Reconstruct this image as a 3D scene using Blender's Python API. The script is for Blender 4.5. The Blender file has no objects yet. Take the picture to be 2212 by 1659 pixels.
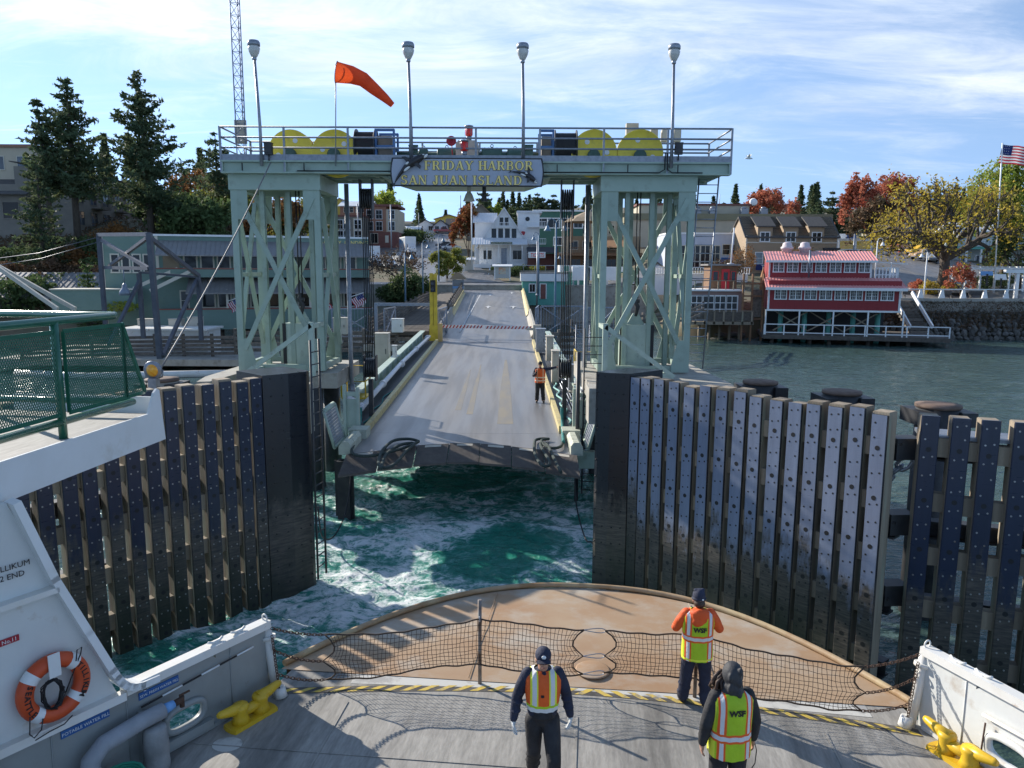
import bpy,bmesh,math,random
import numpy as np
from mathutils import Vector,Matrix
sc=bpy.context.scene
COL=sc.collection
R_=math.radians
# ------------------------------------------------------------------ camera
PITCH,ROLL,FPX,CAMZ=R_(8.6),R_(.27),1642.0,8.0
cam=bpy.data.cameras.new('camera');cam.sensor_width=36.0;cam.lens=36.0*FPX/2212.0
cam.clip_start=.05;cam.clip_end=4000
co=bpy.data.objects.new('camera',cam);COL.objects.link(co);sc.camera=co
_F=Vector((0,math.cos(PITCH),-math.sin(PITCH)));_u=Vector((0,math.sin(PITCH),math.cos(PITCH)));_r=Vector((1,0,0))
_R=_r*math.cos(ROLL)+_u*math.sin(ROLL);_U=_u*math.cos(ROLL)-_r*math.sin(ROLL)
co.matrix_world=Matrix(((_R.x,_U.x,-_F.x,0),(_R.y,_U.y,-_F.y,0),(_R.z,_U.z,-_F.z,CAMZ),(0,0,0,1)))
# ------------------------------------------------------------------ sky and sun
SUN_EL,SUN_AZ=R_(25.4),R_(51.0)
sun_dir=Vector((-math.sin(SUN_AZ)*math.cos(SUN_EL),math.cos(SUN_AZ)*math.cos(SUN_EL),math.sin(SUN_EL)))
sl=bpy.data.lights.new('sun','SUN');sl.energy=3.0;sl.angle=R_(.53);sl.color=(1,.93,.83)
so=bpy.data.objects.new('sun',sl);COL.objects.link(so);so.location=(-30,25,60)
so.rotation_euler=(-sun_dir).to_track_quat('-Z','Y').to_euler()
w=bpy.data.worlds.new('World');sc.world=w;w.use_nodes=True
nt=w.node_tree;N=nt.nodes;L=nt.links;N.clear()
out=N.new('ShaderNodeOutputWorld');bg=N.new('ShaderNodeBackground');L.new(bg.outputs[0],out.inputs[0])
sky=N.new('ShaderNodeTexSky');sky.sky_type='NISHITA';sky.sun_disc=False
sky.sun_elevation=SUN_EL;sky.sun_rotation=-SUN_AZ;sky.air_density=1.0;sky.dust_density=.0;sky.ozone_density=1.2
sky.altitude=0
def wn(t,**k):
 n=N.new(t)
 for a,b in k.items():setattr(n,a,b)
 return n
def wmath(op,a,b=None,c=None,clamp=False):
 n=wn('ShaderNodeMath',operation=op,use_clamp=clamp)
 for i,x in enumerate((a,b,c)):
  if x is None:continue
  if isinstance(x,(int,float)):n.inputs[i].default_value=x
  else:L.new(x,n.inputs[i])
 return n.outputs[0]
tc=wn('ShaderNodeTexCoord');sp=wn('ShaderNodeSeparateXYZ');L.new(tc.outputs['Generated'],sp.inputs[0])
skv=wn('ShaderNodeCombineXYZ');L.new(sp.outputs[0],skv.inputs[0]);L.new(sp.outputs[1],skv.inputs[1]);L.new(wmath('ADD',wmath('MULTIPLY',wmath('MAXIMUM',sp.outputs[2],0.0),.85),.30),skv.inputs[2])
L.new(skv.outputs[0],sky.inputs[0])
skh=wn('ShaderNodeHueSaturation');L.new(sky.outputs[0],skh.inputs['Color']);skh.inputs['Saturation'].default_value=.92;skh.inputs['Value'].default_value=.76
den=wmath('ADD',wmath('MAXIMUM',sp.outputs[2],0.0),.13)
cx=wmath('DIVIDE',sp.outputs[0],den);cy=wmath('DIVIDE',sp.outputs[1],den)
def cloudnoise(sx,sy,ox,oy,scale,detail,rough,dist,rot=0.):
 cb=wn('ShaderNodeCombineXYZ');L.new(cx,cb.inputs[0]);L.new(cy,cb.inputs[1])
 mp=wn('ShaderNodeMapping');L.new(cb.outputs[0],mp.inputs[0]);mp.inputs['Scale'].default_value=(sx,sy,1);mp.inputs['Location'].default_value=(ox,oy,0);mp.inputs['Rotation'].default_value=(0,0,rot)
 n=wn('ShaderNodeTexNoise');L.new(mp.outputs[0],n.inputs['Vector'])
 n.inputs['Scale'].default_value=scale;n.inputs['Detail'].default_value=detail;n.inputs['Roughness'].default_value=rough;n.inputs['Distortion'].default_value=dist
 return n.outputs['Fac']
def wramp(x,lo,hi):
 n=wn('ShaderNodeMapRange',interpolation_type='SMOOTHSTEP',clamp=True);L.new(x,n.inputs[0]);n.inputs[1].default_value=lo;n.inputs[2].default_value=hi
 return n.outputs[0]
big=cloudnoise(.6,.75,30.2,9.9,.55,3,.5,.2)
fine=cloudnoise(.8,1.7,0,0,1.5,12,.66,.6,.35)
cov=wramp(wmath('ADD',wmath('MULTIPLY',big,1.0),wmath('MULTIPLY',fine,.62)),.82,1.20)
wisp=wmath('MULTIPLY',wramp(cloudnoise(.5,2.2,2.2,5.1,1.8,13,.7,.9,.25),.54,.8),.5)
mask=wmath('MAXIMUM',wmath('MULTIPLY',cov,.92),wisp)
tone=cloudnoise(.8,1.5,7.1,3.3,1.2,6,.6,.4)
sunv=wn('ShaderNodeVectorMath',operation='DOT_PRODUCT');L.new(tc.outputs['Generated'],sunv.inputs[0]);sunv.inputs[1].default_value=sun_dir
glow=wmath('MULTIPLY',wmath('POWER',wmath('MAXIMUM',sunv.outputs['Value'],0.0),6.0),.35)
cr=wn('ShaderNodeMix',data_type='RGBA');L.new(wramp(tone,.35,.65),cr.inputs[0]);cr.inputs[6].default_value=(2.4,2.6,3.0,1);cr.inputs[7].default_value=(3.4,3.55,3.75,1)
cg=wn('ShaderNodeVectorMath',operation='SCALE');L.new(cr.outputs[2],cg.inputs[0]);L.new(wmath('ADD',glow,1.0),cg.inputs['Scale'])
mx=wn('ShaderNodeMix',data_type='RGBA');L.new(mask,mx.inputs[0]);skt=wn('ShaderNodeMix',data_type='RGBA',blend_type='MULTIPLY');skt.inputs[0].default_value=1;L.new(skh.outputs[0],skt.inputs[6]);skt.inputs[7].default_value=(.93,.97,1.0,1);L.new(skt.outputs[2],mx.inputs[6]);L.new(cg.outputs[0],mx.inputs[7])
L.new(mx.outputs[2],bg.inputs[0]);bg.inputs[1].default_value=.15
sc.view_settings.view_transform='Standard';sc.view_settings.look='None';sc.view_settings.gamma=1;sc.view_settings.use_curve_mapping=False
sc.view_settings.exposure=1.3
sc.render.resolution_x=1024;sc.render.resolution_y=768
sc.cycles.max_bounces=6;sc.cycles.diffuse_bounces=3;sc.cycles.glossy_bounces=3;sc.cycles.transmission_bounces=4;sc.cycles.transparent_max_bounces=6
sc.cycles.use_denoising=True;sc.cycles.sample_clamp_indirect=6
# ------------------------------------------------------------------ helpers
def _ray(u,v):return _F*FPX+_R*(u-1106)-_U*(v-829.5)
def atz(u,v,z):
 d=_ray(u,v);return Vector((0,0,CAMZ))+d*((z-CAMZ)/d.z)
def aty(u,v,y):
 d=_ray(u,v);return Vector((0,0,CAMZ))+d*(y/d.y)
V=Vector
class MB:
 0
 def __init__(s,M=None):s.v=[];s.f=[];s.m=[];s.sm=[];s.mi=0;s.M=M
 def add(s,vs,fs,smooth=False):
  o=len(s.v)
  if s.M is not None:vs=[s.M@V(p)for p in vs]
  s.v+=[tuple(p)for p in vs]
  for f in fs:s.f.append([i+o for i in f]);s.m.append(s.mi);s.sm.append(smooth)
  return s
 def box(s,x0,x1,y0,y1,z0,z1):
  vs=[(x,y,z)for z in(z0,z1)for y in(y0,y1)for x in(x0,x1)]
  return s.add(vs,[(0,2,3,1),(4,5,7,6),(0,1,5,4),(2,6,7,3),(0,4,6,2),(1,3,7,5)])
 def cb(s,c,d):return s.box(c[0]-d[0]/2,c[0]+d[0]/2,c[1]-d[1]/2,c[1]+d[1]/2,c[2]-d[2]/2,c[2]+d[2]/2)
 def frame(s,p,q,up=(0,0,1)):
  p=V(p);q=V(q);t=(q-p).normalized();up=V(up)
  if abs(t.dot(up))>.98:up=V((0,1,0))
  a=t.cross(up).normalized();b=a.cross(t).normalized();return p,q,t,a,b
 def bar(s,p,q,w,h=None,up=(0,0,1)):
  h=w if h is None else h
  p,q,t,a,b=s.frame(p,q,up)
  vs=[c+a*(i*w/2)+b*(j*h/2)for c in(p,q)for i,j in((-1,-1),(1,-1),(1,1),(-1,1))]
  return s.add(vs,[(3,2,1,0),(4,5,6,7),(0,1,5,4),(1,2,6,5),(2,3,7,6),(3,0,4,7)])
 def ibeam(s,p,q,w,h,t=.03,up=(0,0,1)):
  p,q,tt,a,b=s.frame(p,q,up)
  for k in(-1,1):
   o=b*(k*(h-t)/2);s.bar(p+o,q+o,w,t,up=b)
  return s.bar(p,q,t,h-2*t,up=b)
 def tube(s,pts,r,n=8,smooth=True,caps=True,closed=False):
  pts=[V(p)for p in pts];k=len(pts);rr=r if isinstance(r,(list,tuple))else[r]*k
  vs=[];prev=None
  for i,p in enumerate(pts):
   if closed:t=pts[(i+1)%k]-pts[i-1]
   else:t=pts[min(i+1,k-1)]-pts[max(i-1,0)]
   t=t.normalized()if t.length>1e-9 else V((0,0,1))
   if prev is None:
    up=V((0,0,1))if abs(t.z)<.9 else V((0,1,0));a=t.cross(up).normalized()
   else:
    a=prev-t*prev.dot(t);a=a.normalized()if a.length>1e-6 else t.orthogonal().normalized()
   prev=a;b=t.cross(a)
   vs+=[p+(a*math.cos(2*math.pi*j/n)+b*math.sin(2*math.pi*j/n))*rr[i]for j in range(n)]
  fs=[]
  for i in range(k if closed else k-1):
   i2=(i+1)%k
   for j in range(n):fs.append((i*n+j,i*n+(j+1)%n,i2*n+(j+1)%n,i2*n+j))
  s.add(vs,fs,smooth)
  if caps and not closed:s.f+=[[len(s.v)-k*n+j for j in range(n)][::-1],[len(s.v)-n+j for j in range(n)]];s.m+=[s.mi]*2;s.sm+=[False]*2
  return s
 def cyl(s,p,q,r,r2=None,n=14,smooth=True):return s.tube([p,q],[r,r if r2 is None else r2],n,smooth)
 def ring(s,c,ax,r,t,n=20,k=8):
  c=V(c);ax=V(ax).normalized();a=ax.orthogonal().normalized();b=ax.cross(a)
  return s.tube([c+(a*math.cos(2*math.pi*i/n)+b*math.sin(2*math.pi*i/n))*r for i in range(n)],t,k,closed=True)
 def lathe(s,prof,n=16,c=(0,0,0),ax=None,smooth=True):
  0
  c=V(c);ax=V((0,0,1))if ax is None else V(ax).normalized();a=ax.orthogonal().normalized();b=ax.cross(a)
  vs=[c+ax*h+(a*math.cos(2*math.pi*j/n)+b*math.sin(2*math.pi*j/n))*max(r,1e-4)for r,h in prof for j in range(n)]
  fs=[(i*n+j,i*n+(j+1)%n,(i+1)*n+(j+1)%n,(i+1)*n+j)for i in range(len(prof)-1)for j in range(n)]
  fs+=[tuple(range(n))[::-1],tuple((len(prof)-1)*n+j for j in range(n))]
  return s.add(vs,fs,smooth)
 def prism(s,poly,h0,h1,fn):
  0
  n=len(poly);vs=[fn(a,b,h0)for a,b in poly]+[fn(a,b,h1)for a,b in poly]
  return s.add(vs,[tuple(range(n))[::-1],tuple(range(n,2*n))]+[(i,(i+1)%n,n+(i+1)%n,n+i)for i in range(n)])
 def ell(s,c,r,nu=14,nv=9,Rm=None):
  c=V(c);vs=[]
  for i in range(nv+1):
   th=math.pi*i/nv
   for j in range(nu):
    ph=2*math.pi*j/nu;p=V((r[0]*math.sin(th)*math.cos(ph),r[1]*math.sin(th)*math.sin(ph),r[2]*math.cos(th)))
    vs.append(c+(Rm@p if Rm else p))
  return s.add(vs,[(i*nu+j,(i+1)*nu+j,(i+1)*nu+(j+1)%nu,i*nu+(j+1)%nu)for i in range(nv)for j in range(nu)],True)
 def grid(s,P,smooth=True):
  nu,nv=len(P),len(P[0])
  return s.add([p for row in P for p in row],[(i*nv+j,(i+1)*nv+j,(i+1)*nv+j+1,i*nv+j+1)for i in range(nu-1)for j in range(nv-1)],smooth)
def root_loc(o):
 while o.parent:o=o.parent
 return o.location
def mesh_of(mb,name):
 me=bpy.data.meshes.new(name);me.from_pydata(mb.v,[],mb.f)
 me.polygons.foreach_set('material_index',mb.m);me.polygons.foreach_set('use_smooth',mb.sm);me.validate();me.update();return me
def build(mb,name,mats,parent=None,local=False,label=None,kind=None):
 0
 if not isinstance(mats,(list,tuple)):mats=[mats]
 if parent is not None and not local:
  o=root_loc(parent);mb.v=[(a-o.x,b-o.y,c-o.z)for a,b,c in mb.v]
 me=mesh_of(mb,name)
 for m in mats:me.materials.append(m)
 ob=bpy.data.objects.new(name,me);COL.objects.link(ob);ob.parent=parent
 if label:ob['label']=label
 if kind:ob['kind']=kind
 return ob
def buildS(mb,name,mats,parent=None,local=False,label=None):
 0
 n=len(mb.v);par=list(range(n))
 def find(a):
  while par[a]!=a:par[a]=par[par[a]];a=par[a]
  return a
 for f in mb.f:
  for i in f[1:]:par[find(i)]=find(f[0])
 comp={}
 for k,f in enumerate(mb.f):comp.setdefault(find(f[0]),[]).append(k)
 res=[]
 for ks in comp.values():
  q=MB();ids={}
  for k in ks:
   for i in mb.f[k]:ids.setdefault(i,len(ids))
   q.f.append([ids[i]for i in mb.f[k]]);q.m.append(mb.m[k]);q.sm.append(mb.sm[k])
  q.v=[mb.v[i]for i in ids];res.append(build(q,name,mats,parent,local,label))
 return res
def solo(mb,name,mats,label,cat,group=None,base=None):
 0
 if base is None:
  a=np.array(mb.v);base=((a[:,0].min()+a[:,0].max())/2,(a[:,1].min()+a[:,1].max())/2,a[:,2].min())
 mb.v=[(x-base[0],y-base[1],z-base[2])for x,y,z in mb.v]
 ob=build(mb,name,mats,None,True);ob.location=base;tag(ob,label,cat,group);return ob
def tag(o,label,cat=None,group=None):
 o['label']=label
 if cat:o['category']=cat
 if group:o['group']=group
 return o
def thing(name,label,cat,loc=(0,0,0),rz=0.,group=None):
 o=bpy.data.objects.new(name,None);COL.objects.link(o);o.location=loc;o.rotation_euler=(0,0,rz);o.empty_display_size=.2
 return tag(o,label,cat,group)
def piece(name,me,parent,loc=(0,0,0),rot=None,world=False):
 ob=bpy.data.objects.new(name,me);COL.objects.link(ob);ob.parent=parent
 loc=V(loc)
 if world and parent is not None:loc=loc-root_loc(parent)
 if rot is None:ob.location=loc
 else:ob.matrix_basis=Matrix.Translation(loc)@(rot.to_4x4()if hasattr(rot,'to_4x4')else Matrix.Rotation(rot,4,'Z'))
 return ob
def shared(mb,name,mats):
 me=mesh_of(mb,name)
 for m in(mats if isinstance(mats,(list,tuple))else[mats]):me.materials.append(m)
 return me
def struct(mb,name,mats,kind='structure'):
 o=build(mb,name,mats,None,True);o['kind']=kind;return o
def dup(root,loc,rz,label=None,group=None):
 r=root.copy();COL.objects.link(r);r.location=loc;r.rotation_euler=(0,0,rz)
 if label:r['label']=label
 if group:r['group']=group
 for ch in list(root.children):
  c=ch.copy();COL.objects.link(c);c.parent=r
  for g in list(ch.children):
   d=g.copy();COL.objects.link(d);d.parent=c
 return r
def text_mb(txt,size,ext=.004,align='CENTER',font_w=0.):
 0
 cu=bpy.data.curves.new('t','FONT');cu.body=txt;cu.size=size;cu.extrude=ext;cu.align_x=align;cu.offset=font_w;cu.resolution_u=2
 ob=bpy.data.objects.new('t',cu);COL.objects.link(ob)
 me=bpy.data.meshes.new_from_object(ob.evaluated_get(bpy.context.evaluated_depsgraph_get()))
 mb=MB();mb.add([(v.co.x,-v.co.z,v.co.y)for v in me.vertices],[tuple(p.vertices)for p in me.polygons])
 bpy.data.objects.remove(ob);bpy.data.meshes.remove(me);bpy.data.curves.remove(cu);return mb
def frame_M(o,ex,ez):
 0
 ex=V(ex).normalized();ez=V(ez);ez=(ez-ex*ez.dot(ex)).normalized();ey=ez.cross(ex)
 return Matrix(((ex.x,ey.x,ez.x,o[0]),(ex.y,ey.y,ez.y,o[1]),(ex.z,ey.z,ez.z,o[2]),(0,0,0,1)))
# ------------------------------------------------------------------ materials
def mat(name,c,c2=None,s=3.,lo=.4,hi=.65,ro=.6,me=0.,bump=0.,bs=40.,stretch=(1,1,1),dirt=None,ds=1.2,dlo=.55,dhi=.72,rand=0.,spec=.5,trans=0.,ro2=None,coat=0.):
 m=bpy.data.materials.new(name);m.use_nodes=True;t=m.node_tree;n=t.nodes;l=t.links
 b=n['Principled BSDF'];b.inputs['Roughness'].default_value=ro;b.inputs['Metallic'].default_value=me;b.inputs['Specular IOR Level'].default_value=spec
 b.inputs['Base Color'].default_value=(*c,1)
 if coat:b.inputs['Coat Weight'].default_value=coat
 col=None
 tcn=n.new('ShaderNodeTexCoord');mp=n.new('ShaderNodeMapping');l.new(tcn.outputs['Object'],mp.inputs[0]);mp.inputs['Scale'].default_value=stretch
 def noise(sc_,det=7,r=.6,off=0.):
  x=n.new('ShaderNodeTexNoise');x.noise_dimensions='4D';x.inputs['W'].default_value=off;l.new(mp.outputs[0],x.inputs['Vector']);x.inputs['Scale'].default_value=sc_;x.inputs['Detail'].default_value=det;x.inputs['Roughness'].default_value=r
  return x.outputs['Fac']
 def mr(x,a,bb,c0=0.,c1=1.):
  q=n.new('ShaderNodeMapRange');q.clamp=True;l.new(x,q.inputs[0]);q.inputs[1].default_value=a;q.inputs[2].default_value=bb;q.inputs[3].default_value=c0;q.inputs[4].default_value=c1;return q.outputs[0]
 def mixc(fac,a,bcol):
  q=n.new('ShaderNodeMix');q.data_type='RGBA';l.new(fac,q.inputs[0])
  for i,x in((6,a),(7,bcol)):
   if isinstance(x,tuple):q.inputs[i].default_value=(*x,1)
   else:l.new(x,q.inputs[i])
  return q.outputs[2]
 col=c
 if c2 is not None:
  f=mr(noise(s),lo,hi);col=mixc(f,c,c2)
  if ro2 is not None:l.new(mr(noise(s),lo,hi,ro,ro2),b.inputs['Roughness'])
 if dirt is not None:col=mixc(mr(noise(ds,9,.68,3.7),dlo,dhi),col,dirt)
 if rand:
  oi=n.new('ShaderNodeObjectInfo');h=n.new('ShaderNodeHueSaturation');l.new(mr(oi.outputs['Random'],0,1,1-rand,1+rand),h.inputs['Value'])
  if isinstance(col,tuple):h.inputs['Color'].default_value=(*col,1)
  else:l.new(col,h.inputs['Color'])
  col=h.outputs[0]
 if not isinstance(col,tuple):l.new(col,b.inputs['Base Color'])
 if bump:
  bn=n.new('ShaderNodeBump');bn.inputs['Strength'].default_value=bump;bn.inputs['Distance'].default_value=.02;l.new(noise(bs,4,.6,8.),bn.inputs['Height']);l.new(bn.outputs[0],b.inputs['Normal'])
 if trans:
  tr=n.new('ShaderNodeBsdfTranslucent');ms=n.new('ShaderNodeMixShader');ms.inputs[0].default_value=trans
  if isinstance(col,tuple):tr.inputs[0].default_value=(*col,1)
  else:l.new(col,tr.inputs[0])
  l.new(b.outputs[0],ms.inputs[1]);l.new(tr.outputs[0],ms.inputs[2]);l.new(ms.outputs[0],n['Material Output'].inputs[0])
 return m
MT={}
def mk(k,*a,**kw):MT[k]=mat(k,*a,**kw);return MT[k]
mk('gantry_green',(.295,.38,.315),(.34,.425,.355),s=1.2,ro=.5,dirt=(.13,.135,.09),ds=1.4,dlo=.54,dhi=.80,bump=.05,rand=.08)
mk('pale_green',(.42,.51,.43),(.35,.43,.365),s=2.5,ro=.55,dirt=(.13,.11,.07),ds=3,dlo=.58,dhi=.75,rand=.06)
mk('galv',(.30,.32,.36),(.22,.24,.27),s=8,ro=.42,me=.55,rand=.08)
mk('dark_steel',(.035,.037,.042),(.06,.06,.06),s=4,ro=.5,me=.3,dirt=(.09,.05,.03),dlo=.62,dhi=.8,rand=.1)
mk('grey_steel',(.075,.082,.105),(.11,.115,.135),s=2,ro=.5,me=.2,rand=.06)
mk('black_cable',(.010,.010,.011),ro=.55)
mk('yellow',(.72,.50,.035),(.60,.40,.03),s=3,ro=.45,dirt=(.16,.10,.03),ds=5,dlo=.62,dhi=.72,rand=.05)
mk('pale_yellow',(.60,.49,.22),(.50,.42,.22),s=4,ro=.6,dirt=(.25,.2,.12),ds=4,dlo=.52,dhi=.7)
mk('sheave_yellow',(.88,.68,.07),(.74,.56,.07),s=1.7,ro=.5,dirt=(.42,.33,.08),ds=3,dlo=.55,dhi=.85,rand=.06)
mk('concrete',(.40,.38,.33),(.31,.29,.25),s=1.4,ro=.9,bump=.25,bs=25,dirt=(.17,.15,.12),ds=2.2,dlo=.52,dhi=.75,rand=.06)
mk('timber',(.29,.235,.17),(.20,.165,.12),s=5,stretch=(1,1,.12),ro=.85,bump=.4,bs=30,dirt=(.25,.28,.21),ds=1.0,dlo=.58,dhi=.68,rand=.25)
mk('old_wood',(.17,.145,.12),(.10,.085,.07),s=4,ro=.9,bump=.3,bs=40,rand=.3)
mk('brown_wood',(.24,.135,.07),(.17,.09,.05),s=4,ro=.8,rand=.25)
mk('white_paint',(.76,.77,.76),(.70,.71,.69),s=1.5,ro=.38,dirt=(.50,.45,.36),ds=1.7,dlo=.6,dhi=.85)
mk('white_worn',(.74,.73,.69),(.66,.64,.58),s=2,ro=.42,dirt=(.33,.16,.06),ds=2.8,dlo=.60,dhi=.70)
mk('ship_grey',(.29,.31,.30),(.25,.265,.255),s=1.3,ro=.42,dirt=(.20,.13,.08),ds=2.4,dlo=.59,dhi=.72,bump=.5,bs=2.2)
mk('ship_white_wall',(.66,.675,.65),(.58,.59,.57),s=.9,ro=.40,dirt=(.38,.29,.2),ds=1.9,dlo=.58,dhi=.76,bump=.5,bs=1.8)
mk('rail_green',(.02,.115,.07),(.028,.14,.085),s=6,ro=.22,coat=.3)
mk('glass',(.014,.017,.02),ro=.08,spec=.35)
mk('glass_pale',(.09,.12,.16),(.03,.035,.04),s=.5,ro=.06,spec=.9)
mk('rope_dark',(.035,.05,.045),(.055,.07,.06),s=20,ro=.9,bump=.6,bs=60)
mk('rope_teal',(.03,.22,.21),(.05,.15,.14),s=9,ro=.85,bump=.6,bs=60)
mk('net',(.06,.042,.03),ro=.9)
mk('rust_chain',(.06,.035,.025),(.11,.055,.03),s=30,ro=.8)
mk('rubber',(.016,.016,.017),(.03,.028,.026),s=4,ro=.7)
mk('black',(.012,.012,.014),ro=.5)
mk('orange_ring',(.62,.085,.018),(.55,.07,.016),s=3,ro=.5)
mk('red_lamp',(.75,.02,.01),ro=.15)
mk('amber',(.75,.30,.02),(.9,.5,.06),s=14,ro=.12)
mk('blue_sign',(.02,.10,.30),(.03,.12,.33),s=4,ro=.5)
mk('red_sign',(.36,.015,.03),ro=.5)
mk('beige_box',(.50,.46,.38),(.42,.38,.31),s=2,ro=.6,dirt=(.25,.2,.15),dlo=.62,dhi=.8,rand=.08)
mk('insulation',(.31,.33,.36),(.25,.27,.29),s=3,ro=.75,bump=.5,bs=9)
mk('canvas_grey',(.30,.305,.30),(.22,.225,.22),s=4,ro=.85,bump=.8,bs=8)
mk('light_blue',(.16,.36,.66),ro=.5)
mk('lime_paint',(.28,.42,.20),ro=.6)
# ------------------------------------------------------------------ numpy noise
def vnoise(x,y,seed=0):
 xi=np.floor(x).astype(np.int64);yi=np.floor(y).astype(np.int64);fx=x-xi;fy=y-yi
 fx=fx*fx*(3-2*fx);fy=fy*fy*(3-2*fy)
 def h(a,b):
  q=(a*374761393+b*668265263+seed*1442695041)&0x7fffffff;q=(q^(q>>13))*1274126177&0x7fffffff
  return((q^(q>>16))&0xffff)/65535.
 return(h(xi,yi)*(1-fx)+h(xi+1,yi)*fx)*(1-fy)+(h(xi,yi+1)*(1-fx)+h(xi+1,yi+1)*fx)*fy
def fbm(x,y,o=5,seed=0,g=.5):
 t=0;a=1.;s=0
 for i in range(o):t=t+a*vnoise(x*2**i,y*2**i,seed+i*17);s+=a;a*=g
 return t/s
def np_mesh(name,verts,faces,mats,smooth=False,mi=None):
 me=bpy.data.meshes.new(name);nv=len(verts);nf,k=faces.shape
 me.vertices.add(nv);me.vertices.foreach_set('co',np.asarray(verts,np.float32).ravel())
 me.loops.add(nf*k);me.loops.foreach_set('vertex_index',faces.astype(np.int32).ravel())
 me.polygons.add(nf);me.polygons.foreach_set('loop_start',np.arange(0,nf*k,k,dtype=np.int32));me.polygons.foreach_set('loop_total',np.full(nf,k,np.int32))
 if mi is not None:me.polygons.foreach_set('material_index',mi.astype(np.int32))
 me.polygons.foreach_set('use_smooth',np.full(nf,smooth,bool));me.update(calc_edges=True)
 for m in mats:me.materials.append(m)
 return me
# ------------------------------------------------------------------ water
def water_mat():
 m=bpy.data.materials.new('water');m.use_nodes=True;t=m.node_tree;n=t.nodes;l=t.links;b=n['Principled BSDF']
 tcn=n.new('ShaderNodeTexCoord');at=n.new('ShaderNodeAttribute');at.attribute_name='foam';at2=n.new('ShaderNodeAttribute');at2.attribute_name='churn'
 def noise(s,det,r,dist,st=(1,1,1),w=0.):
  mp=n.new('ShaderNodeMapping');l.new(tcn.outputs['Object'],mp.inputs[0]);mp.inputs['Scale'].default_value=st
  x=n.new('ShaderNodeTexNoise');x.noise_dimensions='4D';x.inputs['W'].default_value=w;l.new(mp.outputs[0],x.inputs['Vector'])
  for k,v in(('Scale',s),('Detail',det),('Roughness',r),('Distortion',dist)):x.inputs[k].default_value=v
  return x.outputs['Fac']
 def mth(op,a,bb=None,clamp=False):
  q=n.new('ShaderNodeMath');q.operation=op;q.use_clamp=clamp
  for i,x in enumerate((a,bb)):
   if x is None:continue
   if isinstance(x,(int,float)):q.inputs[i].default_value=x
   else:l.new(x,q.inputs[i])
  return q.outputs[0]
 def ridge(x):return mth('SUBTRACT',1.0,mth('MULTIPLY',mth('ABSOLUTE',mth('SUBTRACT',x,.5)),7.5),True)
 r1=ridge(noise(.95,6,.62,1.3,(1,1.3,1)));r2=ridge(noise(2.6,7,.66,1.1,(1,1.4,1),4.));cl=noise(1.6,10,.72,.8,(1,1.3,1),9.)
 lace=mth('ADD',mth('ADD',mth('MULTIPLY',r1,.50),mth('MULTIPLY',r2,.42)),mth('MULTIPLY',cl,.70))
 v=mth('ADD',lace,mth('MULTIPLY',at.outputs['Fac'],1.0))
 mr=n.new('ShaderNodeMapRange');mr.interpolation_type='SMOOTHSTEP';l.new(v,mr.inputs[0]);mr.inputs[1].default_value=1.20;mr.inputs[2].default_value=1.88
 foam=mth('MULTIPLY',mr.outputs[0],mth('MULTIPLY',at2.outputs['Fac'],2.5,True),True)
 c1=n.new('ShaderNodeMix');c1.data_type='RGBA';l.new(at2.outputs['Fac'],c1.inputs[0]);c1.inputs[6].default_value=(.055,.095,.085,1);c1.inputs[7].default_value=(.02,.195,.14,1)
 mi=n.new('ShaderNodeMapRange');mi.interpolation_type='SMOOTHSTEP';l.new(v,mi.inputs[0]);mi.inputs[1].default_value=.85;mi.inputs[2].default_value=1.5;mi.inputs[4].default_value=.8
 c2=n.new('ShaderNodeMix');c2.data_type='RGBA';l.new(mth('MULTIPLY',mi.outputs[0],at2.outputs['Fac']),c2.inputs[0]);l.new(c1.outputs[2],c2.inputs[6]);c2.inputs[7].default_value=(.12,.36,.31,1)
 c3=n.new('ShaderNodeMix');c3.data_type='RGBA';l.new(foam,c3.inputs[0]);l.new(c2.outputs[2],c3.inputs[6]);c3.inputs[7].default_value=(.78,.82,.82,1)
 l.new(c3.outputs[2],b.inputs['Base Color']);b.inputs['IOR'].default_value=1.33
 rr=n.new('ShaderNodeMapRange');l.new(foam,rr.inputs[0]);rr.inputs[3].default_value=.07;rr.inputs[4].default_value=.6;l.new(rr.outputs[0],b.inputs['Roughness'])
 w1=noise(.55,4,.55,.4,(1,2.0,1),2.);w2=noise(3.2,4,.6,.2,(1,1.8,1),6.)
 wv=mth('ADD',mth('MULTIPLY',w1,1.3),mth('MULTIPLY',w2,.30));h=mth('ADD',wv,mth('MULTIPLY',mth('MULTIPLY',lace,at2.outputs['Fac']),.22))
 bp=n.new('ShaderNodeBump');bp.inputs['Strength'].default_value=.8;bp.inputs['Distance'].default_value=.35;l.new(h,bp.inputs['Height']);l.new(bp.outputs[0],b.inputs['Normal'])
 return m
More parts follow.
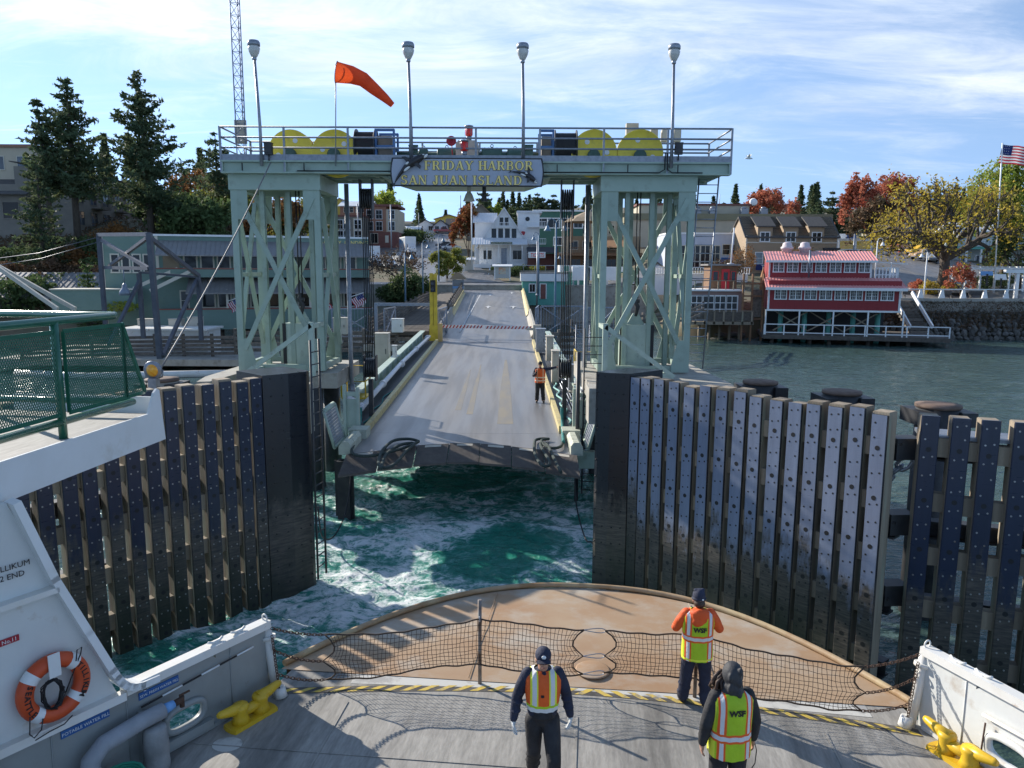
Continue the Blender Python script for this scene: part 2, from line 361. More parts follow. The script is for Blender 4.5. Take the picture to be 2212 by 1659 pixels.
def make_water():
 xs=np.concatenate([np.linspace(-260,-61,14),np.arange(-60,-9.1,.7),np.arange(-9,9.01,.07),np.arange(9.2,70,.42),np.linspace(71,300,14)])
 ys=np.concatenate([np.linspace(-40,7.6,12),np.arange(7.8,34,.075),np.arange(34.2,60,.25),np.arange(60.3,95,.36),np.linspace(96,135,12)])
 X,Yy=np.meshgrid(xs,ys,indexing='ij')
 edge=np.clip(np.minimum(np.minimum(X+9,9-X),np.minimum(Yy-7.8,60-Yy))/1.5,0,1)
 def g(cx,cy,rx,ry):return np.exp(-(((X-cx)/rx)**2+((Yy-cy)/ry)**2))
 churn=np.clip(g(-1.5,20,5.2,9)*1.6+g(-1.5,34,4.5,12)+g(-5.6,14.5,3.0,3.4)*.9,0,1)*edge
 foam=.20*churn+.36*g(-4.6,18.5,1.7,3.2)+.40*g(-2.6,22.2,1.9,2.0)+.22*g(-1.0,16.6,3.5,1.4)+.14*g(-6.0,14.6,1.6,1.9)+.16*g(-2.8,15.2,3.4,1.8)+.16*g(1.6,17.5,1.5,3.5)+.20*g(1.9,22.5,1.2,3.0)+.2*g(.5,14.8,2.2,1.0)-.30*g(.2,20.6,1.4,2.3)-.12*g(-3.2,19.9,1.4,.9)
 wx=2.2*fbm(X*.35,Yy*.35,3,41);wy=2.2*fbm(X*.35,Yy*.35,3,47)
 str1=1-np.abs(2*fbm(X*.42+wx,Yy*.62+wy,4,51)-1)*4.2;str2=1-np.abs(2*fbm(X*1.1+wx*1.6,Yy*1.5+wy*1.6,4,57)-1)*3.6
 foam=np.clip(foam*1.0+(.30*np.clip(str1,-.4,1)+.20*np.clip(str2,-.4,1)-.06)*np.clip(churn*1.3,0,1),-.3,.75)
 d=(1-np.abs(2*fbm(X*.8+3*fbm(X*.3,Yy*.3,2,9),Yy*.9,4,21)-1))**2*.16+fbm(X*2.2,Yy*2.4,4,5)*.09+fbm(X*.35,Yy*.4,2,8)*.26-.22
 rip=.55*(fbm(X*.34+.6*fbm(X*.2,Yy*.2,2,4),Yy*.75,4,31,.62)-.5)*.34
 Z=d*edge*np.clip(churn*1.2,.0,1)+rip*(1-np.clip(churn*1.5,0,1))*np.clip((130-Yy)/30,0,1)
 nx,ny=X.shape;idx=np.arange(nx*ny).reshape(nx,ny)
 faces=np.stack([idx[:-1,:-1],idx[1:,:-1],idx[1:,1:],idx[:-1,1:]],-1).reshape(-1,4)
 me=np_mesh('water',np.stack([X,Yy,Z],-1).reshape(-1,3),faces,[water_mat()],True)
 for nm,a in(('foam',foam),('churn',churn)):
  at=me.attributes.new(nm,'FLOAT','POINT');at.data.foreach_set('value',a.astype(np.float32).ravel())
 o=bpy.data.objects.new('water',me);COL.objects.link(o);o['kind']='structure'
make_water()
# ------------------------------------------------------------------ ferry (own frame: x starboard, y ahead, z above car deck)
def deck_mat():
 m=mat('car_deck_coating',(.30,.285,.255),(.27,.255,.23),s=1.5,ro=.75)
 t=m.node_tree;n=t.nodes;l=t.links;b=n['Principled BSDF'];src=b.inputs['Base Color'].links[0].from_socket
 tcn=n.new('ShaderNodeTexCoord')
 def noise(s,st,det,w,rough=.6):
  mp=n.new('ShaderNodeMapping');l.new(tcn.outputs['Object'],mp.inputs[0]);mp.inputs['Scale'].default_value=st
  x=n.new('ShaderNodeTexNoise');x.noise_dimensions='4D';x.inputs['W'].default_value=w;l.new(mp.outputs[0],x.inputs['Vector']);x.inputs['Scale'].default_value=s;x.inputs['Detail'].default_value=det;x.inputs['Roughness'].default_value=rough;return x.outputs['Fac']
 def mr(x,a,bb,c0,c1):
  q=n.new('ShaderNodeMapRange');l.new(x,q.inputs[0]);q.inputs[1].default_value=a;q.inputs[2].default_value=bb;q.inputs[3].default_value=c0;q.inputs[4].default_value=c1;return q.outputs[0]
 def mul(a,f):
  q=n.new('ShaderNodeVectorMath');q.operation='SCALE';l.new(a,q.inputs[0]);l.new(f,q.inputs['Scale']);return q.outputs[0]
 c=mul(src,mr(noise(1.6,(1,.05,1),3,1.),.47,.64,1.06,.62))
 c=mul(c,mr(noise(9,(1,.14,1),5,2.),.38,.66,1.10,.80));c=mul(c,mr(noise(3.0,(1,.6,1),6,4.,.7),.58,.74,1.0,.68))
 rg=noise(26,(1,.22,1),3,3.);c=mul(c,mr(rg,.35,.65,.86,1.10));l.new(c,b.inputs['Base Color'])
 bp=n.new('ShaderNodeBump');bp.inputs['Strength'].default_value=.45;bp.inputs['Distance'].default_value=.008;l.new(rg,bp.inputs['Height']);l.new(bp.outputs[0],b.inputs['Normal'])
 return m
MT['deck']=deck_mat()
mk('bow_plate',(.40,.285,.18),(.33,.185,.09),s=.55,lo=.38,hi=.7,ro=.62,stretch=(.9,1.3,1),dirt=(.43,.38,.31),ds=.8,dlo=.48,dhi=.66,bump=.05,bs=5)
mk('bow_rim',(.40,.285,.17),(.30,.17,.07),s=2.2,ro=.6,dirt=(.46,.36,.2),ds=1.5,dlo=.5,dhi=.65)
mk('hazard_yellow',(.62,.44,.06),(.50,.37,.10),s=6,ro=.7,dirt=(.22,.2,.16),ds=9,dlo=.50,dhi=.62)
mk('cleat_yellow',(.66,.42,.02),(.58,.36,.02),s=4,ro=.38,dirt=(.05,.035,.02),ds=11,dlo=.64,dhi=.69,bump=.1,bs=14)
FA=R_(-6.03)
FO=V((1.07,10.25,2.0))
ferry=thing('ferry','grey and white car ferry with rusty rounded bow in the foreground','ferry',FO,FA)
def fl(p):
 return Matrix.Rotation(-FA,3,'Z')@(V(p)-FO)
def fw(p):return Matrix.Rotation(FA,3,'Z')@V(p)+FO
def fb(mb,name,m,parent=None,**k):return build(mb,name,m,parent or ferry,True,**k)
HALF=4.55
def bow_y(x,ym=3.45,hw=HALF+.1):return ym*(1-min(1,abs(x)/hw)**2.4)
bx_=[HALF*math.sin(math.pi*(i/40-.5))for i in range(41)]
def deckp():return[(-4.45,-.35),(-4.62,-.9),(-6.05,-3.78),(-6.6,-14),(6.6,-14),(6.05,-3.5),(4.62,-.65),(4.45,-.2)]
mb=MB();top=[(x,.02+.0*x)for x in np.linspace(4.45,-4.45,12)]
mb.prism([(a,b)for a,b in deckp()]+[(float(a),.0)for a in np.linspace(4.40,-4.40,9)],-.25,0,lambda a,b,h:(a,b,h))
fb(mb,'car_deck',MT['deck'])
mb=MB()
rows=[]
for i,x in enumerate(bx_):
 y1=bow_y(x);rows.append([(x,y,.012+.10*(1-(x/HALF)**2)*min(1,max(0,y)/1.2)*.6)for y in[-.02+(y1-.16+.02)*k/14 for k in range(15)]])
mb.grid(rows);fb(mb,'bow_plate',MT['bow_plate'])
mb=MB();pts=[(x,bow_y(x)-.10,.05+.06*(1-(x/HALF)**2))for x in bx_];mb.tube(pts,.05,8);fb(mb,'bow_rim',MT['bow_rim'])
mb=MB();rows=[[(x*1.0,bow_y(x)-.02,0.02),(x*.99,(bow_y(x)-.15)*.99,-.9),(x*.9,(bow_y(x)-.6)*.95,-2.6)]for x in bx_];mb.grid(rows);fb(mb,'hull',MT['bow_rim'])
mb=MB()
for s in(-1,1):mb.grid([[(s*4.66,.0,.02),(s*4.5,-.2,-2.6)],[(s*6.15,-3.7,.02),(s*6.0,-3.9,-2.6)],[(s*6.7,-14,.02),(s*6.5,-14,-2.6)]])
buildS(mb,'hull_side',MT['rail_green'],ferry,True)
mb=MB();mb.add([(x,y,.004)for x in np.linspace(-3.4,3.9,20)for y in(-.34+.25*(1-abs(x)/4.4),-.02)],[(2*i,2*i+2,2*i+3,2*i+1)for i in range(19)])
mk('worn_white',(.52,.51,.47),(.34,.33,.31),s=2.2,lo=.5,hi=.58,ro=.7)
fb(mb,'painted_band',MT['worn_white'])
mb=MB()
for x in(-3.3,-.1,3.15):mb.box(x,x+.025,-9,-.75,.003,.011)
for y in(-3.2,-1.9):mb.box(-5,5,y,y+.02,.0035,.010)
fb(mb,'deck_weld',MT['deck'])
mb=MB();mb.lathe([(.26,.0),(.26,.012),(.24,.018),(0,.018)],26,(.12,.42,.045));fb(mb,'deck_hatch',MT['bow_plate'])
def arc(t):return V((t,-.62+.5*(1-(abs(t)/4.45)**1.7),.006))
k=0
for t in np.arange(-4.3,4.35,.25):
 sgn=1 if t<.2 else-1;a=arc(t);b2=arc(t+.12)
 up=.16;sh=sgn*.09
 mb=MB();mb.add([(a.x-sh,a.y-up/2,.006),(b2.x-sh,b2.y-up/2,.006),(b2.x+sh,b2.y+up/2,.006),(a.x+sh,a.y+up/2,.006)],[(0,1,2,3)])
 fb(mb,'hazard_stripe',MT['hazard_yellow'])
mb=MB();q=[arc(t)for t in np.linspace(-4.35,4.4,40)];mb.add([(p.x,p.y+s*.085,.0035)for p in q for s in(-1,1)],[(2*i,2*i+2,2*i+3,2*i+1)for i in range(39)]);mk('stripe_black',(.05,.048,.045),(.11,.10,.09),s=5,ro=.8);fb(mb,'stripe_ground',MT['stripe_black'])
def bulwark(s,y0):
 P0=V((s*4.45,y0,0));d=V((s*.459,-.888,0)).normalized();n_=V((-s*d.y*s,0,0))
 inn=V((-d.y*-s,d.x*s,0));inn=V((-s*.888,-.459,0)).normalized()
 return P0,d,inn
PL,dL,iL=bulwark(-1,-.67);PR,dR,iR=bulwark(1,-.40)
def bw(P,d,i,s,h,off=0.):return P+d*s+V((0,0,h))+i*off
def wallplate(P,d,i,s0,s1,h0,h1,t=.05,off=0.):
 mb=MB();mb.add([bw(P,d,i,s,h,o)for o in(off,off-t)for s,h in((s0,h0),(s1,h0),(s1,h1),(s0,h1))],[(0,1,2,3),(7,6,5,4),(0,4,5,1),(1,5,6,2),(2,6,7,3),(3,7,4,0)]);return mb
HT=1.02
def bulwark_wall(P,d,i,sc_,L_,name_m,lb):
 0
 hz=.36;a,b_=.27,.15;mb=MB();n=28
 hole=[(sc_+a*math.copysign(abs(math.cos(2*math.pi*k/n))**.7,math.cos(2*math.pi*k/n)),hz+b_*math.copysign(abs(math.sin(2*math.pi*k/n))**.7,math.sin(2*math.pi*k/n)))for k in range(n)]
 s0,s1,h0,h1=sc_-.5,sc_+.5,0.,HT
 def sq(k):
  c,s=math.cos(2*math.pi*k/n),math.sin(2*math.pi*k/n);m=max(abs(c),abs(s));return(sc_+.5*c/m,(h0+h1)/2+(h1-h0)/2*s/m)
 outer=[sq(k)for k in range(n)]
 for off in(0,-.06):
  vs=[bw(P,d,i,s,h,off)for s,h in hole]+[bw(P,d,i,s,h,off)for s,h in outer]
  mb.add(vs,[(k,(k+1)%n,n+(k+1)%n,n+k)for k in range(n)])
 vs=[bw(P,d,i,s,h,.0)for s,h in hole]+[bw(P,d,i,s,h,-.06)for s,h in hole];mb.add(vs,[(k,(k+1)%n,n+(k+1)%n,n+k)for k in range(n)])
 for q0,q1 in((0.,s0),(s1,L_)):
  w_=wallplate(P,d,i,q0,q1,0,HT,.06);mb.add(w_.v,w_.f)
 fb(mb,'bulwark_plate',name_m)
 mb=MB();vs=[]
 for k in range(n+1):pass
 mb.tube([bw(P,d,i,s,h,.03)for s,h in hole],.045,8,closed=True)
 fb(mb,'mooring_chock',name_m,label=lb)
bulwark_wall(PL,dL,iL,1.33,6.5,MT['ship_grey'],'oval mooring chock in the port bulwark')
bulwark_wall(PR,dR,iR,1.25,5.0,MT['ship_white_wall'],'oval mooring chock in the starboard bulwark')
for P,d,i in((PL,dL,iL),(PR,dR,iR)):
 mb=MB();mb.bar(bw(P,d,i,-.02,HT+.04,-.02),bw(P,d,i,6 if P is PR else 2.06,HT+.04,-.02),.16,.11);fb(mb,'rail_cap',MT['white_worn'])
 mb=MB();mb.tube([bw(P,d,i,-.02,0.0,.12),bw(P,d,i,-.02,HT+.05,-.05)],.065,10);mb.cyl(bw(P,d,i,-.02,HT-.2,0.0),bw(P,d,i,-.02,HT-.15,-.01),.10);fb(mb,'end_post',MT['white_worn'])
 mb=MB();mb.cyl(bw(P,d,i,-.03,.0,.2),bw(P,d,i,-.03,.14,.17),.09,.075);fb(mb,'pipe_end',MT['white_worn'])
 mb=MB()
 for s in(.45,.8):mb.tube([bw(P,d,i,s-.1,HT+.14,-.02),bw(P,d,i,s-.05,HT+.11,-.02),bw(P,d,i,s+.05,HT+.11,-.02),bw(P,d,i,s+.12,HT+.14,-.02)],.018,6);mb.cyl(bw(P,d,i,s,HT+.06,-.02),bw(P,d,i,s,HT+.12,-.02),.02)
 mb.ring(bw(P,d,i,.02,HT+.13,-.02),d,.05,.012,12,6);mb.ring(bw(P,d,i,.0,.72,.05),d,.045,.012,12,6);mb.ring(bw(P,d,i,.0,.35,.09),d,.045,.012,12,6)
 buildS(mb,'horn_cleat',MT['white_worn'],ferry,True)
 mb=MB();mb.bar(bw(P,d,i,.1,.03,.03),bw(P,d,i,3.6,.03,.03),.06,.05);mb.bar(bw(P,d,i,.98,.12,.05),bw(P,d,i,1.70,.12,.05),.1,.1);fb(mb,'deck_coaming',MT['ship_grey']if P is PL else MT['ship_white_wall'])
for P,d,i,m_ in((PL,dL,iL,'ship_grey'),(PR,dR,iR,'ship_white_wall')):
 mb=MB()
 for s in(.62,2.05,2.9):mb.tube([bw(P,d,i,s,.06,.004),bw(P,d,i,s+.004,.5,.004),bw(P,d,i,s,HT-.02,.004)],.008,5)
 buildS(mb,'weld_seam',MT[m_],ferry,True)
mb=MB()
for x in(-1.7,1.9):mb.tube([(x,.02,.03),(x*.98,bow_y(x)*.5,.075+.03*(1-abs(x)/4)),(x*.96,bow_y(x)-.2,.07+.035*(1-abs(x)/4))],.006,5)
buildS(mb,'weld_seam',MT['bow_plate'],ferry,True)
mb=MB()
for j in range(6):mb.mi=j%2;mb.cyl(bw(PL,dL,iL,.28+j*.27,HT-.17-.012*j,.05),bw(PL,dL,iL,.28+(j+1)*.27,HT-.17-.012*(j+1),.05),.012,n=6)
fb(mb,'sounding_rod',[MT['white_paint'],MT['black']])
mb=MB();mb.cyl(bw(PR,dR,iR,.9,.68,.05),bw(PR,dR,iR,2.0,.70,.05),.02);fb(mb,'hand_rail',MT['white_worn'])
mb=MB();mb.tube([bw(PR,dR,iR,.95,.02,.1),bw(PR,dR,iR,.95,.6,.06)],.012,6);fb(mb,'small_pipe',MT['rust_chain'])
mb=MB();mb.add([bw(PR,dR,iR,s,h,o)for o in(.03,.16)for s,h in((1.62,.5),(2.02,.5),(1.9,.82),(1.72,.82))],[(0,1,2,3),(7,6,5,4),(0,4,5,1),(1,5,6,2),(2,6,7,3),(3,7,4,0)]);fb(mb,'equipment_bag',MT['red_lamp'],label='red bag strapped to the starboard bulwark')
def deck_cleat(c,ang,nm):
 M_=Matrix.Translation(c)@Matrix.Rotation(ang,4,'Z');mb=MB(M_)
 mb.prism([(-.34,-.13),(.34,-.13),(.36,-.05),(.36,.05),(.34,.13),(-.34,.13),(-.36,.05),(-.36,-.05)],.0,.055,lambda a,b,h:(a*(1-.3*h),b*(1-.5*h),h))
 for s in(-1,1):
  mb.lathe([(.125,.05),(.10,.12),(.095,.2),(.115,.26),(.10,.30),(.0,.315)],12,(s*.16,0,0))
  mb.tube([(s*.12,0,.25),(s*.3,0,.27),(s*.46,0,.30),(s*.50,0,.305)],[.085,.07,.05,.03],9)
 mb.tube([(-.18,0,.2),(0,0,.17),(.18,0,.2)],[.08,.07,.08],9)
 fb(mb,'deck_cleat',MT['cleat_yellow'],label=nm)
deck_cleat((-4.44,-1.30,0),math.atan2(dL.y,dL.x),'yellow horned cleat beside the port bulwark')
deck_cleat((4.60,-1.18,0),math.atan2(dR.y,dR.x),'yellow horned cleat beside the starboard bulwark')
mb=MB();mb.prism([(-4.50+.19*math.cos(a),-1.86+.15*math.sin(a))for a in np.linspace(0,2*math.pi,20,endpoint=False)],.002,.007,lambda a,b,h:(a,b,h));fb(mb,'pale_patch',MT['worn_white'])  # paler oval sheet just above the deck coating
ZU=4.0;XW=-6.04
sE=2.0
mb=MB()
pl=[(sE+.10,HT-.06),(3.10,ZU-.38),(6.6,ZU-.38),(6.6,HT-.02),(2.12,HT-.02)]
mb.prism(pl,-.02,-.07,lambda a,b,h:bw(PL,dL,iL,a,b,h));fb(mb,'house_side',MT['ship_white_wall'],label='white steel house side of the port superstructure')
mb=MB();path=[(1.7,HT+.04),(1.88,HT+.045),(1.98,HT+.07),(2.06,HT+.12),(2.12,HT+.19),(2.17,HT+.28),(2.22,HT+.39),(2.45,HT+.95),(2.75,HT+1.68),(3.04,ZU-.40)]
prof=[bw(PL,dL,iL,a,b,0)for a,b in path]
for p0,p1 in zip(prof,prof[1:]):
 e=(p1-p0).normalized()*.03;mb.bar(p0-e,p1+e,.20,.085,up=iL.cross(p1-p0))
fb(mb,'raked_edge',MT['white_paint'])
mb=MB();mb.bar(bw(PL,dL,iL,2.72,2.58,.04),bw(PL,dL,iL,4.5,2.56,.04),.12,.06);fb(mb,'stringer',MT['white_worn'])
mb=MB();mb.bar(bw(PL,dL,iL,2.08,HT-.0,.03),bw(PL,dL,iL,4.6,HT+.03,.03),.10,.10);fb(mb,'ledge',MT['white_worn'])
mb=MB();mb.bar(bw(PL,dL,iL,1.9,.72,.02),bw(PL,dL,iL,1.92,0,.02),.12,.06,up=dL);fb(mb,'bulwark_stay',MT['ship_grey'])
def letter(txt,size,P,d,i,s,h,off,tilt,m,name,w=0.):
 0
 ex=(-d*math.cos(tilt)+V((0,0,1))*math.sin(tilt));ez=V((0,0,1))*math.cos(tilt)+d*math.sin(tilt)
 mb=text_mb(txt,size,.002,'CENTER',w);M_=frame_M(bw(P,d,i,s,h,off),ex,ez);mb.v=[tuple(M_@V(p))for p in mb.v];return fb(mb,name,m)
letter('TILLIKUM',.085,PL,dL,iL,3.12,2.92,.004,0.,MT['black'],'ship_name')
letter('2 END',.085,PL,dL,iL,3.12,2.82,.004,0.,MT['black'],'end_number')
def plate(s0,s1,h0,h1,off,m,name,P=PL,d=dL,i=iL):
 return fb(wallplate(P,d,i,s0,s1,h0,h1,.012,off),name,m)
plate(3.11,3.75,2.14,2.205,.0,MT['red_sign'],'station_sign');letter('STATION No.11',.058,PL,dL,iL,3.335,2.155,.004,0.,MT['white_paint'],'station_lettering')
mk('sign_letter',(.62,.66,.70),ro=.6)
plate(1.38,1.90,.85,.94,.014,MT['blue_sign'],'water_sign');letter('SEW. FRESH WATER FILL',.046,PL,dL,iL,1.64,.878,.02,0.,MT['sign_letter'],'water_lettering')
plate(2.26,2.80,.84,.93,.014,MT['blue_sign'],'water_sign');letter('POTABLE WATER FILL',.054,PL,dL,iL,2.53,.866,.02,0.,MT['sign_letter'],'water_lettering')
mb=MB();mb.tube([bw(PL,dL,iL,1.72,.70,.20),bw(PL,dL,iL,2.0,.70,.20),bw(PL,dL,iL,2.45,.66,.2),bw(PL,dL,iL,2.60,.54,.2),bw(PL,dL,iL,2.64,.25,.2)],[.095,.10,.10,.105,.11],14);fb(mb,'filling_pipe',MT['insulation'])
mb=MB();mb.cyl(bw(PL,dL,iL,1.73,.7,.2),bw(PL,dL,iL,1.58,.71,.2),.07,.05);fb(mb,'pipe_cuff',MT['light_blue'])
mb=MB();mb.cyl(bw(PL,dL,iL,1.58,.71,.2),bw(PL,dL,iL,1.46,.715,.2),.04);mb.cyl(bw(PL,dL,iL,1.47,.76,.2),bw(PL,dL,iL,1.47,.62,.2),.03);mb.bar(bw(PL,dL,iL,1.5,.78,.2),bw(PL,dL,iL,1.36,.78,.2),.02);fb(mb,'valve',MT['rust_chain'])
for s,h in((1.86,.58),(2.64,.46)):
 mb=MB();mb.lathe([(.135,0),(.15,.1),(.14,.2),(.152,.3),(.13,h-.03),(.11,h)],13,bw(PL,dL,iL,s,.0,.24));fb(mb,'canvas_lagging',MT['canvas_grey'])
mb=MB();c=bw(PL,dL,iL,2.95,.0,.62);mb.cb((c.x,c.y,.09),(.55,.42,.18));fb(mb,'yellow_step',MT['cleat_yellow'])
mb=MB();mb.box(XW-2.2,XW,-9,-.55,ZU-.06,ZU);fb(mb,'wing_deck',MT['deck'])
mb=MB();mb.prism([(-9,ZU-.42),(-.28,ZU-.42),(-.36,ZU+.30),(-.42,ZU+.33),(-.50,ZU+.28),(-.66,ZU+.015),(-9,ZU+.015)],XW+.0,XW+.03,lambda a,b,h:(h,a,b));mb.box(XW-2.2,XW+.0,-.36,-.33,ZU-.42,ZU+.2);fb(mb,'wing_fascia',MT['white_paint'])
mb=MB();mb.box(XW-2.2,XW,-9,-.4,ZU-.3,ZU-.065);fb(mb,'wing_soffit',MT['ship_white_wall'])
rail=MB();XR=XW-.12;RT=ZU+1.38;yf=-.95
rail.tube([(XR,-9,RT),(XR,yf-.12,RT),(XR-.03,yf-.03,RT),(XR-.12,yf,RT),(XR-2.1,yf+.0,RT)],.05,10)
rail.tube([(XR,-9,ZU+.20),(XR,yf+.2,ZU+.20)],.045,10);rail.tube([(XR-.0,yf+.2,ZU+.2),(XR-2.1,yf+.2,ZU+.2)],.045,8)
rail.tube([(XR,-2.15,ZU),(XR,-2.15,RT)],.048,10);rail.tube([(XR,-5.0,ZU),(XR,-5.0,RT)],.048,10);rail.tube([(XR-1.9,yf,ZU),(XR-1.9,yf,RT)],.048,10)
rp=fb(rail,'guard_rail',MT['rail_green'])
mesh=MB()
def lattice(p0,p1,h0a,h1a,h0b,h1b,cell=.036):
 0
 p0=V((*p0,0));p1=V((*p1,0));Ln=(p1-p0).length;e=(p1-p0)/Ln
 for a in(-1,1):
  for k in np.arange(-1.6,Ln+1.6,cell):
   seg=[]
   for t in np.linspace(0,1,41):
    z=min(h0a,h0b)+(max(h1a,h1b)-min(h0a,h0b))*t;s=k+a*(z-h0a)*.62;f=s/Ln
    if 0<=f<=1 and h0a+(h0b-h0a)*f<=z<=h1a+(h1b-h1a)*f:seg.append(p0+e*s+V((0,0,z)))
   if len(seg)>1:mesh.bar(seg[0],seg[-1],.009,.005,up=(1,0,0))
 for(p,h0,h1)in((p0,h0a,h1a),(p1,h0b,h1b)):mesh.bar(p+V((0,0,h0)),p+V((0,0,h1)),.045,.012)
 mesh.bar(p0+V((0,0,h0a)),p1+V((0,0,h0b)),.012,.05);mesh.bar(p0+V((0,0,h1a)),p1+V((0,0,h1b)),.012,.05)
lattice((XR+.05,-4.9),(XR+.05,-2.24),ZU+.30,RT-.12,ZU+.30,RT-.12);lattice((XR+.05,-2.08),(XR+.05,-1.0+.04),ZU+.30,RT-.12,ZU+.30,RT-.12)
lattice((XR+.05,-.96),(XR+.05,-.55),ZU+.30,RT-.12,ZU+.30,ZU+.36)
fb(mesh,'mesh_infill',MT['rail_green'],rp)
mb=MB()
mb.bar((XR+.05,-.96,RT-.1),(XR+.05,-.55,ZU+.32),.03,.05);fb(mb,'sloping_stay',MT['rail_green'])
def local_M(s,h,off):return frame_M(fw(bw(PL,dL,iL,s,h,off)),Matrix.Rotation(FA,3,'Z')@(-dL),V((0,0,1)))
RM=local_M(2.86,1.52,.09)
ring_=thing('life_ring','orange life ring with white tape and black lettering on white wall','life ring',RM.translation)
mb=MB(RM);n=40;mb.tube([(.295*math.cos(2*math.pi*k/n),0,.295*math.sin(2*math.pi*k/n))for k in range(n)],.085,12,closed=True);build(mb,'ring_body',MT['orange_ring'],ring_)
for a in(48,138,228,318):
 mb=MB(RM);mb.tube([(.295*math.cos(R_(a+q)),0,.295*math.sin(R_(a+q)))for q in(-9,-3,3,9)],.0875,12,caps=False);build(mb,'tape_band',MT['white_paint'],ring_)
def ring_text(txt,a0,a1,nm):
 mbt=MB()
 for k,ch in enumerate(txt):
  a=R_(a0+(a1-a0)*k/(len(txt)-1));t=text_mb(ch,.085,.003,'CENTER',.0015)
  M_=RM@frame_M((.30*math.cos(a),-.088,.30*math.sin(a)),(-math.sin(a)*(1 if a1>a0 else-1),0,math.cos(a)*(1 if a1>a0 else-1)),V((math.cos(a)*(-1 if a1>a0 else 1),0,math.sin(a)*(-1 if a1>a0 else 1))))@Matrix.Translation((0,0,-.03))
  mbt.add([M_@V(p)for p in t.v],t.f)
 build(mbt,nm,MT['black'],ring_)
ring_text('SEATTLE',152,214,'ring_lettering');ring_text('TILLIKUM',36,-34,'ring_lettering')
mb=MB(RM);mb.cb((-.02,-.1,.29),(.12,.012,.26));build(mb,'holder_strap',MT['white_paint'],ring_)
random.seed(4);lp=[]
for k in range(90):a=k*.83;lp.append((-.03+.10*math.cos(a)+random.uniform(-.02,.02),-.02+random.uniform(-.04,.04),-.06+.17*math.sin(a)))
mb=MB(RM);mb.tube(lp,.007,5)
mb.tube([(.2,-.1,.24),(.22,-.1,.36),(.27,-.1,.37),(.26,-.09,.30),(.16,-.05,.05),(.1,-.03,-.1)],.007,5)
mb.tube([(-.3,-.1,-.16),(-.31,-.08,-.36),(-.27,-.08,-.42),(-.2,-.09,-.36),(-.18,-.1,-.24)],.007,5);mb.tube([(.12,-.09,-.36),(.05,-.05,-.44),(-.1,-.03,-.46),(-.25,-.05,-.47)],.007,5)
build(mb,'coiled_line',MT['black'],ring_)
def cone(p,hgt,label,parts=True,grp=None):
 t=thing('traffic_cone',label,'cone',p,0,grp);h=hgt
 mb=MB();mb.prism([(-.2*h/.7,-.2*h/.7),(.2*h/.7,-.2*h/.7),(.2*h/.7,.2*h/.7),(-.2*h/.7,.2*h/.7)],0,.04*h,lambda a,b,z:(a,b,z));build(mb,'base',MT['cone_orange'],t,True)
 prof=[(.135,.04),(.108,.22),(.105,.24),(.08,.42),(.075,.45),(.05,.68),(.02,.70)]
 mb=MB();mb.lathe([(r*h/.7,z*h/.7)for r,z in prof],14);build(mb,'cone_body',MT['cone_orange'],t,True)
 mb=MB();mb.lathe([(.107*h/.7,.245*h/.7),(.083*h/.7,.42*h/.7)],14);build(mb,'reflective_sleeve',MT['white_paint'],t,True)
mk('cone_orange',(.62,.10,.03),(.45,.05,.05),s=3,ro=.55)
cone(fw(bw(PL,dL,iL,3.40,.0,.42)),.75,'traffic cone standing on the ferry deck below the life ring')
mb=MB();c=fw(bw(PL,dL,iL,2.42,.12,.42));hp=[]
for k in range(60):a=k*.42;hp.append((c.x+.26*math.cos(a)*(1+.06*math.sin(k*.3)),c.y+.2*math.sin(a),2.1+.18*(.5+.5*math.sin(a+.6))+.002*k))
mb.tube(hp,.016,6);mk('hose_green',(.03,.26,.17),ro=.4);solo(mb,'garden_hose',MT['hose_green'],'coiled green hose beside the insulated pipe on the ferry deck','hose')
mb=MB();c=bw(PL,dL,iL,3.62,1.05,.12)
for k,(dx,dz,r)in enumerate(((0,.12,.10),(.03,-.1,.09),(-.03,-.28,.10),(.02,-.45,.08))):mb.ell(fw(c+V((dx,0,dz))),(r,r*.8,r*1.3),10,7)
solo(mb,'canvas_pouch',MT['canvas_grey'],'grey canvas pouch hanging on the white wall beside the life ring','pouch')
def net_top(x):
 knots=[(-3.75,.80),(-1.52,1.02),(1.56,.96),(3.75,.78)]
 for(a,ha),(b,hb)in zip(knots,knots[1:]):
  if a<=x<=b:
   f=(x-a)/(b-a);return ha+(hb-ha)*f-.36*f*(1-f)*1.0
 return.75
def net_y(x):return-.55+.52*(1-(abs(x)/4.4)**2)
